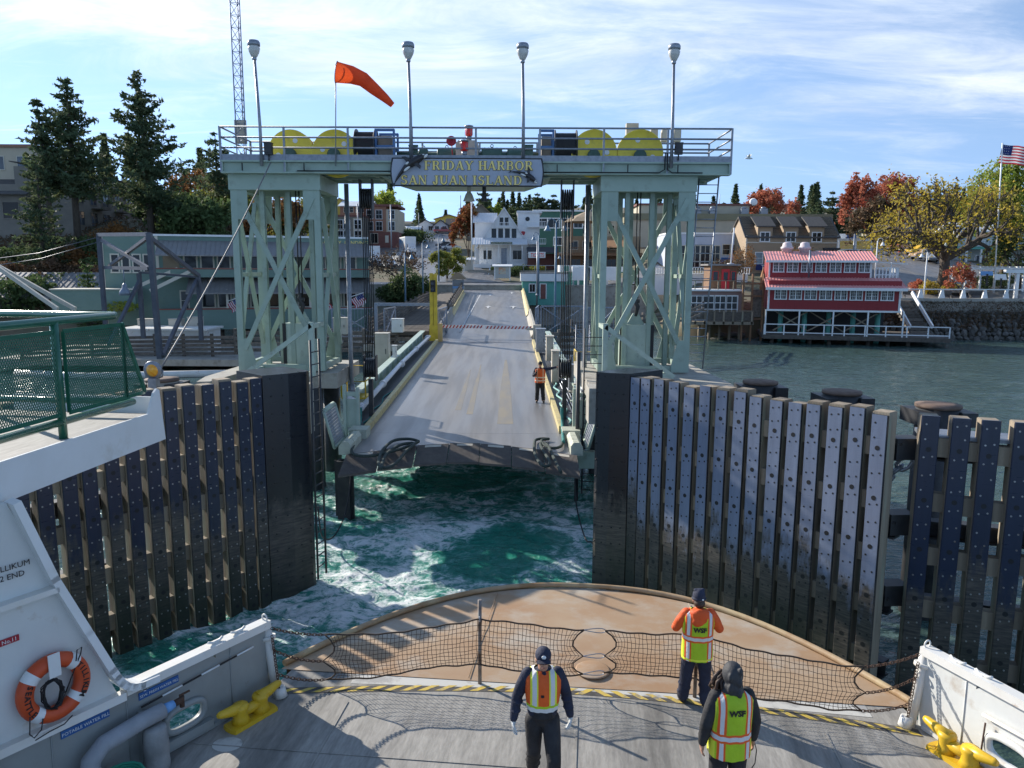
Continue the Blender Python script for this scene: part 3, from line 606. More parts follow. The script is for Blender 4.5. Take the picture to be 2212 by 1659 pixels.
def net_obj(x0,x1,pinch0,pinch1,label):
 t=thing('safety_net',label,'net',fw(((x0+x1)/2,net_y((x0+x1)/2),.1)),FA);loc0=fl(t.location)
 mb=MB();cols=int((x1-x0)/.058);rws=10;P=[]
 for i_ in range(cols+1):
  f=i_/cols;x=x0+(x1-x0)*f;row=[]
  for j in range(rws+1):
   g=j/rws;zt=net_top(x);zb=max(.10,zt-.68+.06*math.sin(x*2));hh=zt+(zb-zt)*g
   pin=math.sin(math.pi*g)if pinch0==2 else 0
   e0=.16*abs(math.sin(2*math.pi*g))*math.exp(-(x-x0)/.18)*pinch0;e1=.16*abs(math.sin(2*math.pi*g))*math.exp(-(x1-x)/.18)*pinch1
   row.append(V((x+e0-e1+.006*math.sin(i_*1.7+j),net_y(x)-.10*math.sin(math.pi*g)+.02*math.sin(x*5),hh+.008*math.sin(i_*.9+j*2)))-loc0)
  P.append(row)
 for i_ in range(cols+1):mb.tube(P[i_],.0038,4,False,False)
 for j in range(1,rws):mb.tube([P[i_][j]for i_ in range(cols+1)],.0038,4,False,False)
 build(mb,'netting',MT['net'],t,True,kind='stuff')
 mb=MB();mb.tube([P[i_][0]for i_ in range(cols+1)],.012,6);mb.tube([P[i_][rws]for i_ in range(cols+1)],.012,6);mb.tube(P[0],.011,6);mb.tube(P[-1],.011,6);build(mb,'border_rope',MT['net'],t,True)
 return[p+loc0 for p in P[0]],[p+loc0 for p in P[-1]]
eL,mL=net_obj(-3.72,-.02,1,1,'dark rope safety net strung across the port half of the bow')
mR,eR=net_obj(.28,3.72,1,1,'dark rope safety net strung across the starboard half of the bow')
def stanchion(x,lb):
 t=thing('net_stanchion',lb,'post',fw((x,net_y(x)+.02,0)),FA)
 mb=MB();mb.tube([(0,0,0),(0,0,1.3)],.028,10);build(mb,'pipe',MT['rust_steel'],t,True)
 mb=MB();mb.ring((0,-.03,net_top(x)),(1,.3,0),.035,.01,12,6);build(mb,'hook',MT['galv'],t,True)
mk('rust_steel',(.13,.075,.045),(.28,.27,.26),s=4,ro=.6,me=.2)
stanchion(-1.52,'rusty pipe stanchion holding the safety net on the port side');stanchion(1.56,'rusty pipe stanchion holding the safety net behind the orange jacket')
def chain(pts,label,link=.065,r=.006,m='rust_chain',name='chain',sag=.06):
 a,b=V(pts[0]),V(pts[-1]);Ln=(b-a).length;n=max(3,int(Ln/(link*.62)));mb=MB()
 q=[a.lerp(b,k/n)-V((0,0,sag*4*(k/n)*(1-k/n)))for k in range(n+1)]
 for k in range(n):
  c=(q[k]+q[k+1])/2;t=(q[k+1]-q[k]).normalized();sd=t.cross(V((0,0,1)));sd=sd.normalized()if sd.length>.01 else V((1,0,0));up=sd.cross(t);s_=sd if k%2 else up
  mb.tube([c+t*(link*.5*math.cos(w_))+s_*(link*.3*math.sin(w_))for w_ in np.linspace(0,2*math.pi,8,endpoint=False)],r,5,closed=True)
 solo(mb,name,MT[m],label,'chain')
for P,d,i,e,sd in((PL,dL,iL,eL,'port'),(PR,dR,iR,eR,'starboard')):
 for j,(h,ix,nm)in enumerate(((HT-.02,0,'upper'),(.68,5,'middle'),(.33,10,'lower'))):
  chain([fw(bw(P,d,i,-.02,h,.06)),fw(e[ix])],f'{nm} rusty chain from the net to the {sd} bulwark post',sag=.03 if j<1 else.05)
 chain([fw(bw(P,d,i,.02,HT-.1,.12)),fw(bw(P,d,i,.0,.12,.2))],f'rusty chain hanging down the {sd} bulwark post',sag=.0)
for j,ix in enumerate((0,5,10)):
 nm=('top','middle','bottom')[j];a,b=fw(mL[ix]),fw(mR[ix]);mb=MB();c=(a+b)/2;e=(b-a).normalized();ln=(b-a).length/2+.01
 mb.tube([c+e*(ln*math.cos(w_))+V((0,0,.022*math.sin(w_)*(1.3+math.cos(w_))))for w_ in np.linspace(0,2*math.pi,14,endpoint=False)],.007,6,closed=True)
 solo(mb,'carabiner',MT['galv'],f'{nm} steel snap hook joining the two net halves','snap hook')
# ------------------------------------------------------------------ wing walls
def uhmw_mat(FACE=(.018,.026,.055),nm='black_plastic_facing'):
 m=bpy.data.materials.new(nm);m.use_nodes=True;t=m.node_tree;n=t.nodes;l=t.links;b=n['Principled BSDF']
 tcn=n.new('ShaderNodeTexCoord');oi=n.new('ShaderNodeObjectInfo');sp_=n.new('ShaderNodeSeparateXYZ');l.new(tcn.outputs['Object'],sp_.inputs[0])
 def noise(s,st,det,rough=.6):
  mp=n.new('ShaderNodeMapping');l.new(tcn.outputs['Object'],mp.inputs[0]);mp.inputs['Scale'].default_value=st
  x=n.new('ShaderNodeTexNoise');x.noise_dimensions='4D';l.new(mp.outputs[0],x.inputs['Vector']);l.new(oi.outputs['Random'],x.inputs['W']);x.inputs['Scale'].default_value=s;x.inputs['Detail'].default_value=det;x.inputs['Roughness'].default_value=rough;return x.outputs['Fac']
 def mth(op,a,bb):
  q=n.new('ShaderNodeMath');q.operation=op
  for i,x in enumerate((a,bb)):
   if isinstance(x,(int,float)):q.inputs[i].default_value=x
   else:l.new(x,q.inputs[i])
  return q.outputs[0]
 def mr(x,a,bb,c0,c1):
  q=n.new('ShaderNodeMapRange');l.new(x,q.inputs[0]);q.inputs[1].default_value=a;q.inputs[2].default_value=bb;q.inputs[3].default_value=c0;q.inputs[4].default_value=c1;return q.outputs[0]
 edge=mth('ADD',mth('ADD',sp_.outputs[2],mr(oi.outputs['Random'],0,1,-.8,.8)),mth('MULTIPLY',mth('SUBTRACT',noise(2.2,(1,1,.35),6,.7),.5),4.2))
 worn=mr(edge,2.2,2.75,1.,0.)
 scr=noise(9,(.35,.35,3.2),7,.7)
 def mixc(f,a,bb):
  q=n.new('ShaderNodeMix');q.data_type='RGBA';l.new(f,q.inputs[0])
  for i,x in((6,a),(7,bb)):
   if isinstance(x,tuple):q.inputs[i].default_value=(*x,1)
   else:l.new(x,q.inputs[i])
  return q.outputs[2]
 wc=mixc(mr(scr,.38,.66,0,1),(.026,.024,.024),(.12,.102,.082));wc=mixc(mr(noise(1.1,(1,1,.8),4),.60,.75,0,.6),wc,(.10,.045,.022))
 c=mixc(worn,mixc(mr(noise(3.5,(1.6,1.6,.12),6,.7),.35,.7,0,.55),FACE,tuple(x*.45 for x in FACE)),wc);c=mixc(mr(edge,.1,1.5,.85,0.),c,(.012,.02,.010));l.new(c,b.inputs['Base Color'])
 l.new(mth('ADD',mr(worn,0,1,.30,.52),mr(scr,.3,.7,-.05,.08)),b.inputs['Roughness']);b.inputs['Specular IOR Level'].default_value=.6
 bp=n.new('ShaderNodeBump');bp.inputs['Strength'].default_value=.25;bp.inputs['Distance'].default_value=.006;l.new(scr,bp.inputs['Height']);l.new(bp.outputs[0],b.inputs['Normal'])
 return m
MT['uhmw']=uhmw_mat();MT['uhmw_sheen']=uhmw_mat((.20,.235,.32),'painted_sheen_facing')  # second one: sky sheen on the black plastic, painted in as pale blue
MT['uhmw_nose']=uhmw_mat((.010,.012,.018),'nose_casing')
mk('bolt_steel',(.45,.46,.47),(.25,.2,.16),s=9,ro=.4,me=.8)
WT=5.48
random.seed(11)
PW,PD=.30,.32
post_me=[]
for k in range(3):
 mb=MB();h=WT+(0,.03,-.03)[k];b_=.012
 mb.prism([(-PW/2,0),(PW/2,0),(PW/2,PD),(-PW/2,PD)],-1.0,h-b_,lambda a,b,z:(a,b,z));mb.prism([(-PW/2+b_,b_),(PW/2-b_,b_),(PW/2-b_,PD-b_),(-PW/2+b_,PD-b_)],h-b_,h,lambda a,b,z:(a,b,z));post_me.append(shared(mb,'timber_post',MT['timber']))
mb=MB();e=.012
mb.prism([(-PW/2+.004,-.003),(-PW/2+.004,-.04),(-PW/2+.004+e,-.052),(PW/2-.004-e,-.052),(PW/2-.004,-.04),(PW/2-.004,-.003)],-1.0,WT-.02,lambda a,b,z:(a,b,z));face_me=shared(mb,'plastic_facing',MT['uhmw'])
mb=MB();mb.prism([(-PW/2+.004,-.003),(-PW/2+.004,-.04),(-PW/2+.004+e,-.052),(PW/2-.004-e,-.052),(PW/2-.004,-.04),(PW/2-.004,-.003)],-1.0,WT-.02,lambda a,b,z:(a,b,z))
mb.m=[0]*len(mb.f);mb.m[4]=1;face_sheen=shared(mb,'plastic_facing',[MT['uhmw_nose'],MT['uhmw_sheen']])  # front face carries the painted sheen, edges keep the black of the plastic
def bolts(m,sunk,seed=0):
 mb=MB();z=WT-.16;k=0;rs=random.Random(seed)
 while z>.1:
  for s in(-1,1):
   if rs.random()<.12:continue
   mb.cyl((s*.068,-.05,z+s*.012),(s*.068,-.060 if not sunk else-.0545,z+s*.012),.017 if not sunk else.020,n=8)
  if k%3==1:
   mb.mi=1;mb.cyl((.0,-.05,z-.2),(.0,-.0548,z-.2),.046,n=14);mb.mi=0
  z-=(.28,.34,.32)[k%3]+rs.uniform(-.03,.03);k+=1
 return shared(mb,'bolt_row',[m,MT['black']])
bolt_dark,bolt_lit=[bolts(MT['black'],True,q)for q in range(5)],[bolts(MT['bolt_steel'],False,q)for q in range(5)]
mb=MB();mb.box(-.14,.14,0,.2,-.17,.17);block_me=shared(mb,'spacer_block',MT['timber'])
def wing_wall(A,B,offs,label,nrm,bolt_me,face_me=face_me,fsc=1.):
 0
 A=V((A[0],A[1],0));B=V((B[0],B[1],0));e=(B-A).normalized();n_=V((nrm[0],nrm[1],0)).normalized();n_=(n_-e*n_.dot(e)).normalized()
 t=thing('wing_wall',label,'wing wall',A)
 if V((0,0,1)).cross(e).dot(-n_)>0:ex=e
 else:ex=-e
 rot0=Matrix(((ex.x,-n_.x,0),(ex.y,-n_.y,0),(0,0,1)))
 for k,o in enumerate(offs):
  rot=rot0@Matrix.Rotation(random.uniform(-.02,.02),3,'Z')@Matrix.Rotation(random.uniform(-.004,.004),3,'Y');p=A+e*(o+random.uniform(-.015,.015))+V((0,0,random.uniform(-.05,.05)));po=piece('timber_post',random.choice(post_me),t,p,rot,True)
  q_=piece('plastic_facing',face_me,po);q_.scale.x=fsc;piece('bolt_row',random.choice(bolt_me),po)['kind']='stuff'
  if k+1<len(offs)and offs[k+1]-o>.4:
   z=WT-.62-.04*(k%3)
   while z>.2:piece('spacer_block',block_me,t,A+e*((o+offs[k+1])/2)+V((0,0,z))-n_*.06,rot,True);z-=1.02
 mb=MB();o0,o1=offs[0]-.1,offs[-1]+.2
 for z in(4.7,3.2,1.7,.4):mb.ibeam(A+e*o0-n_*.55+V((0,0,z)),A+e*o1-n_*.55+V((0,0,z)),.26,.34,.04)
 build(mb,'steel_wale',MT['dark_steel'],t);return t,e,n_
A=atz(1364,812,WT);B=atz(1906,890,WT);Ln=(B-A).length
offs=[.15,.47];p_=(Ln-.47)/13.0;offs+=[.47+p_*(k+1)for k in range(13)]
wr,eR_,nR_=wing_wall(A,B,offs,'right wing wall of timber posts faced with glossy black plastic',(-.667,-.743),bolt_dark,face_sheen)
C0=atz(1287,802,WT+.06);C1=A-eR_*.02
def corner_plate(t,C0,C1,nrm,inner):
 0
 C0=V((C0.x,C0.y,0));C1=V((C1.x,C1.y,0));e=(C1-C0).normalized();back=-nrm
 pts=[C1+nrm*.03,C0.lerp(C1,.5)+nrm*.09,C0+e*.12+nrm*.06,C0-nrm*.02,C0+back*.35,C0+back*1.2,C1+back*1.2,C1+back*.3]
 mb=MB();poly=[(p.x,p.y)for p in pts];mb.prism(poly,-1,WT+.05,lambda a,b,z:(a,b,z));build(mb,'nose_plate',MT['uhmw_nose'],t,label='tall black steel nose plate at the inner end of the wall')
 mb=MB()
 for z in np.arange(.4,WT,.42):
  for f in(.12,.34,.62,.85):
   p=C0.lerp(C1,f)+nrm*(.085 if.1<f<.7 else.05);mb.cyl(p+V((0,0,z+.02*math.sin(9*f)))-nrm*.03,p+V((0,0,z))+nrm*.012,.018,n=7)
 build(mb,'nose_bolts',MT['black'],t,kind='stuff')
corner_plate(wr,C0,C1,nR_,1)
A2=atz(1997,893,WT);B2=atz(2200,905,WT);L2=(B2-A2).length
w2,e2_,n2_=wing_wall(A2,B2+(B2-A2)*.6,[.1+L2/3*k for k in range(5)],'outer right fender section with four dark faced posts beside the gap',(-.29,-.96),bolt_lit)
mb=MB()
for z in(4.75,3.3,1.9):mb.bar(B-nR_*.5+V((0,0,z-WT)),A2-n2_*.5+V((0,0,z-WT)),.35,.4)
build(mb,'corner_beam',MT['dark_steel'],w2)
mb=MB();mb.bar(A2-n2_*.5+V((0,0,-.45)),B2+(B2-A2)*.6-n2_*.5+V((0,0,-.45)),.7,.06);build(mb,'walk_plate',MT['galv'],w2)
ch0=A2-n2_*.6+V((-.1,0,-1.0));chain([ch0,ch0+V((-.9,.5,-1.1))],'heavy pale chain hanging in the gap of the right wing wall',.34,.04,'galv','heavy_chain',0.)
AL=atz(565,816,WT);BL=atz(345,840,WT);eL_=(BL-AL).normalized();offs=[.16,.50]+[.50+.56*(k+1)for k in range(15)]
pl_=(BL-AL).length
offs=[.16,.49]+[.49+(pl_-.49)/4.45*(k+1)for k in range(16)]
wl,eL2,nL_=wing_wall(AL,AL+eL_*12,offs,'left wing wall of timber posts with dark plastic facing',(.62,-.78),bolt_lit,fsc=.90)
C0=atz(668,800,WT+.06);corner_plate(wl,C0,AL,nL_,1)
def ladder(name,p0,p1,side,w_,label,cat='ladder',m='galv',group=None,step=.3,parent=None):
 p0=V(p0);p1=V(p1);sd=V(side).normalized()*w_/2;mb=MB();mb.tube([p0-sd,p1-sd],.028,8);mb.tube([p0+sd,p1+sd],.028,8)
 n=int((p1-p0).length/step)
 if parent is None:
  t=thing(name,label,cat,p0,0,group)
 else:t=parent
 o=build(mb,'side_rail',MT[m],t)
 r=MB();r.cyl(-sd,sd,.016,n=7);rm=shared(r,'rung',MT[m])
 for k in range(1,n):piece('rung',rm,t,p0.lerp(p1,k/n),None,True)
 return t
q=V((C0.x,C0.y,0))+V((.16,-.05,0));ladder('ladder',(q.x,q.y,.3),(q.x,q.y,6.3),(.25,.97,0),.42,'steel ladder fixed to the left wing wall nose','ladder','dark_steel')
def pile(u,v,z,r,label,m1='dark_steel'):
 c=atz(u,v,z);c.y+=.3;t=thing('steel_pile',label,'pile',(c.x,c.y,-1))
 mb=MB();mb.cyl((c.x,c.y,-1),(c.x,c.y,z),r,n=28);build(mb,'pipe',MT[m1],t)
 mb=MB();mb.lathe([(r+.02,z-.05),(r+.02,z+.02),(r*.6,z+.05),(0,z+.06)],28,(c.x,c.y,0));build(mb,'pile_cap',MT['rust_cap'],t)
 mb=MB();mb.box(c.x+r*.6,c.x+r*1.35,c.y-.5,c.y+.5,z-.42,z-.1);mb.box(c.x-r*1.3,c.x-r*.6,c.y-.5,c.y+.5,z-.42,z-.1);buildS(mb,'bracket',MT['dark_steel'],t)
mk('rust_cap',(.13,.085,.06),(.19,.13,.10),s=4,ro=.8,dirt=(.3,.28,.24),ds=5,dlo=.6,dhi=.7)
pile(1650,828,4.9,.46,'round steel pile behind the right wing wall nearest the tower');pile(1830,850,4.95,.46,'round steel pile behind the middle of the right wing wall');pile(2043,880,5.0,.46,'round rusty topped steel pile by the outer fender section')
pile(340,822,4.7,.46,'concrete topped pile under the amber lamp','concrete')
c=atz(330,800,5.55);c=V((c.x,c.y,5.55));t=thing('amber_lamp','amber signal lamp in round grey housing on left wing wall','lamp',(c.x,c.y,4.75))
mb=MB();mb.lathe([(.17,.12),(.20,.08),(.215,0),(.20,-.03)],20,c,(0.15,1,.1));mb.ring(c,(0.15,1,.1),.205,.03,20,8);build(mb,'housing',MT['galv'],t)
mb=MB();mb.lathe([(.165,0),(.15,.04),(.1,.075),(.0,.09)],20,c+V((-.0,-.0,0)),(-.15,-1,-.1));build(mb,'lens',MT['amber'],t)
mb=MB();mb.cb((c.x,c.y+.02,5.05),(.2,.2,.62));mb.tube([c+V((-.22,.05,0)),c+V((-.2,.05,-.16)),c+V((0,.05,-.22)),c+V((.2,.05,-.16)),c+V((.22,.05,0))],.02,6);build(mb,'bracket',MT['galv'],t)
# ------------------------------------------------------------------ gantry
GY=27.0;GZ=4.36;CAPZ=10.67;PLZ=11.62;RLZ=12.75;GD=2.7
G0=lambda u,v,y=GY:aty(u,v,y)
TLx=(G0(497,410).x,G0(690,410).x);TRx=(G0(1300,410).x,G0(1503,410).x)
def concrete_cap(poly,label):
 t=thing('concrete_pile_cap',label,'pile cap',(sum(p[0]for p in poly)/len(poly),sum(p[1]for p in poly)/len(poly),-1))
 mb=MB();mb.prism(poly,3.75,GZ-.06,lambda a,b,z:(a,b,z));build(mb,'cap',MT['concrete'],t)
 mb=MB();cx_=sum(p[0]for p in poly)/len(poly);cy_=sum(p[1]for p in poly)/len(poly)
 for k,p in enumerate(poly):mb.cyl((cx_+(p[0]-cx_)*.68,cy_+(p[1]-cy_)*.68,-1.5),(cx_+(p[0]-cx_)*.68,cy_+(p[1]-cy_)*.68,3.75),.34)
 buildS(mb,'pile',MT['dark_steel'],t)
p=[atz(435,817,GZ),atz(520,787,GZ)]
concrete_cap([(p[0].x,p[0].y-.4),(TLx[0]-.15,p[0].y-.3),(TLx[0]+.1,26.85),(TLx[1]+.45,26.85),(TLx[1]+.45,30.8),(TLx[0]-.5,30.8),(p[0].x-.2,p[0].y+.8)],'concrete pile cap carrying the left lift tower')
p=atz(1576,826,GZ)
concrete_cap([(TRx[0]-.55,23.2),(p.x,p.y-.9),(p.x+.1,p.y+.3),(TRx[1]+.7,30.8),(TRx[0]-.55,30.8)],'concrete pile cap carrying the right lift tower')
mb=MB();mb.box(TLx[1]-.2,TLx[1]+.45,22.6,23.6,2.9,GZ+.1);solo(mb,'concrete_block',MT['concrete'],'weathered concrete block beside the left wing wall ladder','block')
mb=MB();mb.box(TRx[0]-.72,TRx[0]-.2,22.9,23.8,3.3,GZ+.05);solo(mb,'concrete_block',MT['concrete'],'concrete block beside the right wing wall nose plate','block')
def tower(x0,x1,label,mir):
 t=thing('lift_tower',label,'tower',((x0+x1)/2,GY+GD/2,GZ));g=MT['gantry_green'];lw=.22
 y0,y1=GY,GY+GD
 for x in(x0+lw/2,x1-lw/2):
  for y in(y0+lw/2,y1-lw/2):
   mb=MB();mb.ibeam((x,y,GZ),(x,y,CAPZ),lw,lw,.025,up=(0,1,0));build(mb,'leg',g,t)
 for f,y in((.30,y0+.55),(.42,y1-.5),(.58,y0+.75),(.70,y1-.35),(.30,y1-.4),(.80,y0+1.2)):
  mb=MB();x=x0+(x1-x0)*f;mb.ibeam((x,y,GZ),(x,y,CAPZ),.16,.20,.02,up=(0,1,0));build(mb,'guide_column',g,t)
 zb,zt=GZ+.75,CAPZ-.25
 for y in(y0+.03,y1-.03):
  for a,b in((x0+.25,x1-.25),(x1-.25,x0+.25)):
   mb=MB();o=.06 if a<b else-.03;mb.bar((a,y+o*.6,zt),(b,y+o*.6,zb),.17,.09,up=(0,1,0));build(mb,'brace',g,t)
 for x in(x0+.05,x1-.05):
  for a,b in((y0+.2,y1-.2),(y1-.2,y0+.2)):
   mb=MB();o=.05 if a<b else-.04;mb.bar((x+o,a,zt),(x+o,b,zb),.09,.15,up=(1,0,0));build(mb,'brace',g,t)
 mb=MB()
 for y in(y0-.012,y1+.012):
  for x,s in((x0+lw,1),(x1-lw,-1)):
   mb.prism([(0,0),(.36*s,0),(.36*s,-1.0),(0,-1.0)]if s>0 else[(0,0),(0,-1.0),(.36*s,-1.0),(.36*s,0)],-.012,.012,lambda a,b,h:(x+a,y+.02+h,CAPZ+b));mb.prism([(0,0),(.42*s,0),(.42*s,.25),(.2*s,1.15),(0,1.15)]if s>0 else[(0,0),(0,1.15),(.2*s,1.15),(.42*s,.25),(.42*s,0)],-.012,.012,lambda a,b,h:(x+a,y+.02+h,GZ+b))
 buildS(mb,'gusset_plate',g,t)
 mb=MB()
 for y in(y0+.12,y1-.12):mb.bar((x0+lw,y,GZ+.12),(x1-lw,y,GZ+.12),.16,.2)
 for x in(x0+.1,x1-.1):mb.bar((x,y0+.22,GZ+.12),(x,y1-.22,GZ+.12),.16,.2);mb.bar((x,y0+.22,GZ+3.4),(x,y1-.22,GZ+3.4),.1,.14)
 buildS(mb,'base_strut',g,t)
 mb=MB();mb.box(x0-.04,x1+.04,y0-.05,y0+.3,CAPZ,CAPZ+.52);mb.box(x0-.04,x1+.04,y1-.3,y1+.05,CAPZ,CAPZ+.52);mb.box(x0-.04,x0+.3,y0+.3,y1-.3,CAPZ+.01,CAPZ+.52);mb.box(x1-.3,x1+.04,y0+.3,y1-.3,CAPZ+.01,CAPZ+.52);build(mb,'cap_beam',g,t)
 cx_=x0+(x1-x0)*(.66 if mir>0 else.45);cy_=y0+1.0
 cw=thing('counterweight',f'pale green counterweight block hanging in the {"left" if mir > 0 else "right"} lift tower','counterweight',(cx_,cy_,GZ+.05))
 mb=MB()
 mb.prism([(-.55,-.32),(.55,-.32),(.55,.45),(-.55,.45)],0.0,1.55,lambda a,b,z:(cx_+a,cy_+b,GZ+.1+z));build(mb,'block',MT['pale_green'],cw)
 mb=MB();mb.prism([(-.32,0),(.32,0),(.1,.4),(-.1,.4)],-.04,.04,lambda a,b,z:(cx_+a,cy_+.05+z,GZ+1.65+b));build(mb,'lifting_lug',MT['pale_green'],cw)
 for xx in(-.62,.5):
  mb=MB();mb.box(cx_+xx,cx_+xx+.12,cy_-.36,cy_-.33,GZ+.1,GZ+1.65);build(mb,'guide_shoe',MT['black'],cw)
 mb=MB()
 for dx in(-.06,.06):mb.tube([(cx_+dx,cy_,CAPZ+.4),(cx_+dx,cy_,GZ+2.6)],.022,7)
 build(mb,'hoist_rope',MT['black_cable'],cw)
 mb=MB();mb.tube([(cx_,cy_,GZ+2.75),(cx_-.06,cy_,GZ+2.5),(cx_+.06,cy_,GZ+2.3),(cx_,cy_,GZ+1.95)],[.05,.09,.09,.05],8);mb.cyl((cx_-.12,cy_,GZ+2.5),(cx_+.12,cy_,GZ+2.5),.07);build(mb,'shackle',MT['dark_steel'],cw)
 kx=x1-.05 if mir>0 else x0+.05;s=-1 if mir>0 else 1;ky=y0-1.5
 mb=MB();mb.bar((kx,ky,GZ),(kx,ky,GZ+1.85),.17,.17);mb.bar((kx,ky,GZ+1.75),(kx+s*2.35,ky,GZ+.05),.17,.15);mb.bar((kx,ky,GZ+.09),(kx+s*2.3,ky,GZ+.09),.15,.17);mb.bar((kx,ky,GZ+1.7),(kx,y0,GZ+1.7),.12,.14);mb.bar((kx+s*2.2,ky,GZ+.1),(kx+s*2.2,y0,GZ+.1),.12,.14);build(mb,'knee_frame',MT['pale_green'],t)
 return t
tl=tower(*TLx,'left sage green steel lift tower with crossed braces',1);tr=tower(*TRx,'right sage green steel lift tower with crossed braces',-1)
x=TRx[1]+.5;lt=ladder('access_ladder',(G0(1512,790).x,GY+1.0,GZ),(G0(1545,390).x+.05,GY+1.0,PLZ),(1,0,0),.7,'tall grey access ladder on the outer side of the right tower')
gb=thing('gantry_bridge','sage green machinery bridge spanning the two lift towers','bridge',(-1.3,GY+1.3,CAPZ))
GX0,GX1=G0(484,348).x,G0(1574,352).x
mb=MB();mb.box(GX0,GX1,GY-.22,GY-.19,CAPZ+.52,PLZ-.06);mb.box(GX0,GX1,GY-.34,GY-.02,PLZ-.055,PLZ);mb.box(GX0,GX1,GY-.34,GY-.02,CAPZ+.525,CAPZ+.57)
for x in np.linspace(GX0+.05,GX1-.05,9):mb.box(x-.012,x+.012,GY-.32,GY-.221,CAPZ+.575,PLZ-.06)
build(mb,'front_girder',MT['gantry_green'],gb)
mb=MB();mb.box(GX0,GX1,GY+GD+.15,GY+GD+.19,CAPZ+.53,PLZ-.06);build(mb,'rear_girder',MT['gantry_green'],gb)
mb=MB()
for x in np.linspace(GX0+.1,GX1-.1,15):mb.bar((x,GY-.18,CAPZ+.75),(x,GY+GD+.14,CAPZ+.75),.12,.28)
for y in(GY+.9,GY+1.8):mb.bar((GX0+.2,y,CAPZ+.66),(GX1-.2,y,CAPZ+.66),.14,.2)
buildS(mb,'floor_beam',MT['gantry_green'],gb)
mb=MB();mb.box(GX0+.02,GX1-.02,GY-.18,GY+GD+.14,PLZ-.05,PLZ-.01);build(mb,'floor_plate',MT['gantry_green'],gb)
mb=MB()
for y in(GY-.28,GY+GD+.1):
 for h in(1.10,.76,.42):mb.tube([(GX0,y,PLZ+h),(GX1,y,PLZ+h)],.032,8)
 for x in np.linspace(GX0,GX1,9):mb.bar((x,y,PLZ-.4 if y<GY else PLZ),(x,y,PLZ+1.12),.07,.05)
 mb.bar((GX0,y,PLZ+.1),(GX1,y,PLZ+.1),.02,.2)
for x in(GX0,GX1):
 for h in(1.10,.76,.42):mb.tube([(x,GY-.28,PLZ+h),(x,GY+GD+.1,PLZ+h)],.03,8)
build(mb,'guard_rail',MT['galv'],gb)
mb=MB();mb.tube([(GX0+2.6,GY-.36,PLZ-.35),(G0(850,360).x,GY-.36,PLZ-.35)],.022,7);mb.tube([(G0(1170,360).x,GY-.36,PLZ-.36),(G0(1420,360).x,GY-.36,PLZ-.36),(G0(1432,350).x,GY-.36,PLZ-.25),(G0(1433,340).x,GY-.36,PLZ+.3)],.022,7);mb.tube([(G0(1437,340).x,GY-.37,PLZ+.3),(G0(1438,352).x,GY-.37,PLZ-.25),(G0(1447,372).x,GY-.37,PLZ-.36),(G0(1512,373).x,GY-.37,PLZ-.36)],.022,7)
for x in(-9.2,-7.1,1.5,3.9,5.6):mb.box(x-.015,x+.015,GY-.40,GY-.345,CAPZ+.6,PLZ-.1)
build(mb,'conduit',MT['black_cable'],gb)
mb=MB()
for s in(-1,1):
 for k in range(2):pass
mb.prism([(G0(820,390).x,0),(G0(880,390).x,-.28),(G0(1135,390).x,-.28),(G0(1190,390).x,0)],GY+.2,GY+GD-.2,lambda a,b,h:(a,h,CAPZ+.5+b));build(mb,'haunch',MT['gantry_green'],gb)
def sheave(u,label):
 c=G0(u,331,GY+.5);t=thing('sheave_wheel',label,'sheave',(c.x,c.y,PLZ),0,None);r=.80;n=40
 def disc(y,rr,holes):
  mb=MB();mb.lathe([(.16,-.02),(rr-.06,-.02),(rr-.03,-.05),(rr,-.05),(rr,.05),(.16,.03)],n,(c.x,y,c.z),(0,1,0));return mb
 mb=disc(c.y,r,3);build(mb,'rim_disc',MT['sheave_yellow'],t)
 mb=disc(c.y+.32,r,3);build(mb,'rim_disc',MT['sheave_yellow'],t)
 mb=MB();mb.cyl((c.x,c.y,c.z),(c.x,c.y+.3,c.z),r-.12,n=32);build(mb,'rope_groove',MT['dark_steel'],t)
 mb=MB()
 for a in(40,160,280):mb.cyl((c.x+.45*math.cos(R_(a+u)),c.y-.035,c.z+.45*math.sin(R_(a+u))),(c.x+.45*math.cos(R_(a+u)),c.y-.018,c.z+.45*math.sin(R_(a+u))),.085,n=16)
 buildS(mb,'lightening_hole',MT['white_paint'],t)
 mb=MB();mb.lathe([(.22,0),(.22,.16),(.15,.2)],18,(c.x-.02,c.y-.02,PLZ+.3),(0,-1,0));mb.box(c.x-.2,c.x+.16,c.y-.3,c.y-.05,PLZ,PLZ+.2);build(mb,'bearing_block',MT['dark_green'],t)
mk('dark_green',(.05,.10,.075),(.07,.13,.10),s=4,ro=.5)
mk('drive_blue',(.07,.17,.36),(.05,.12,.26),s=3,ro=.5,dirt=(.12,.1,.08),dlo=.6,dhi=.75)
mk('drum_rope',(.02,.02,.021),(.04,.038,.036),s=4,stretch=(40,1,1),ro=.6)
sheave(629,'leftmost yellow sheave wheel on the bridge');sheave(724,'yellow sheave wheel next to the left rope drum');sheave(1283,'yellow sheave wheel next to the right rope drum');sheave(1383,'rightmost yellow sheave wheel on the bridge')
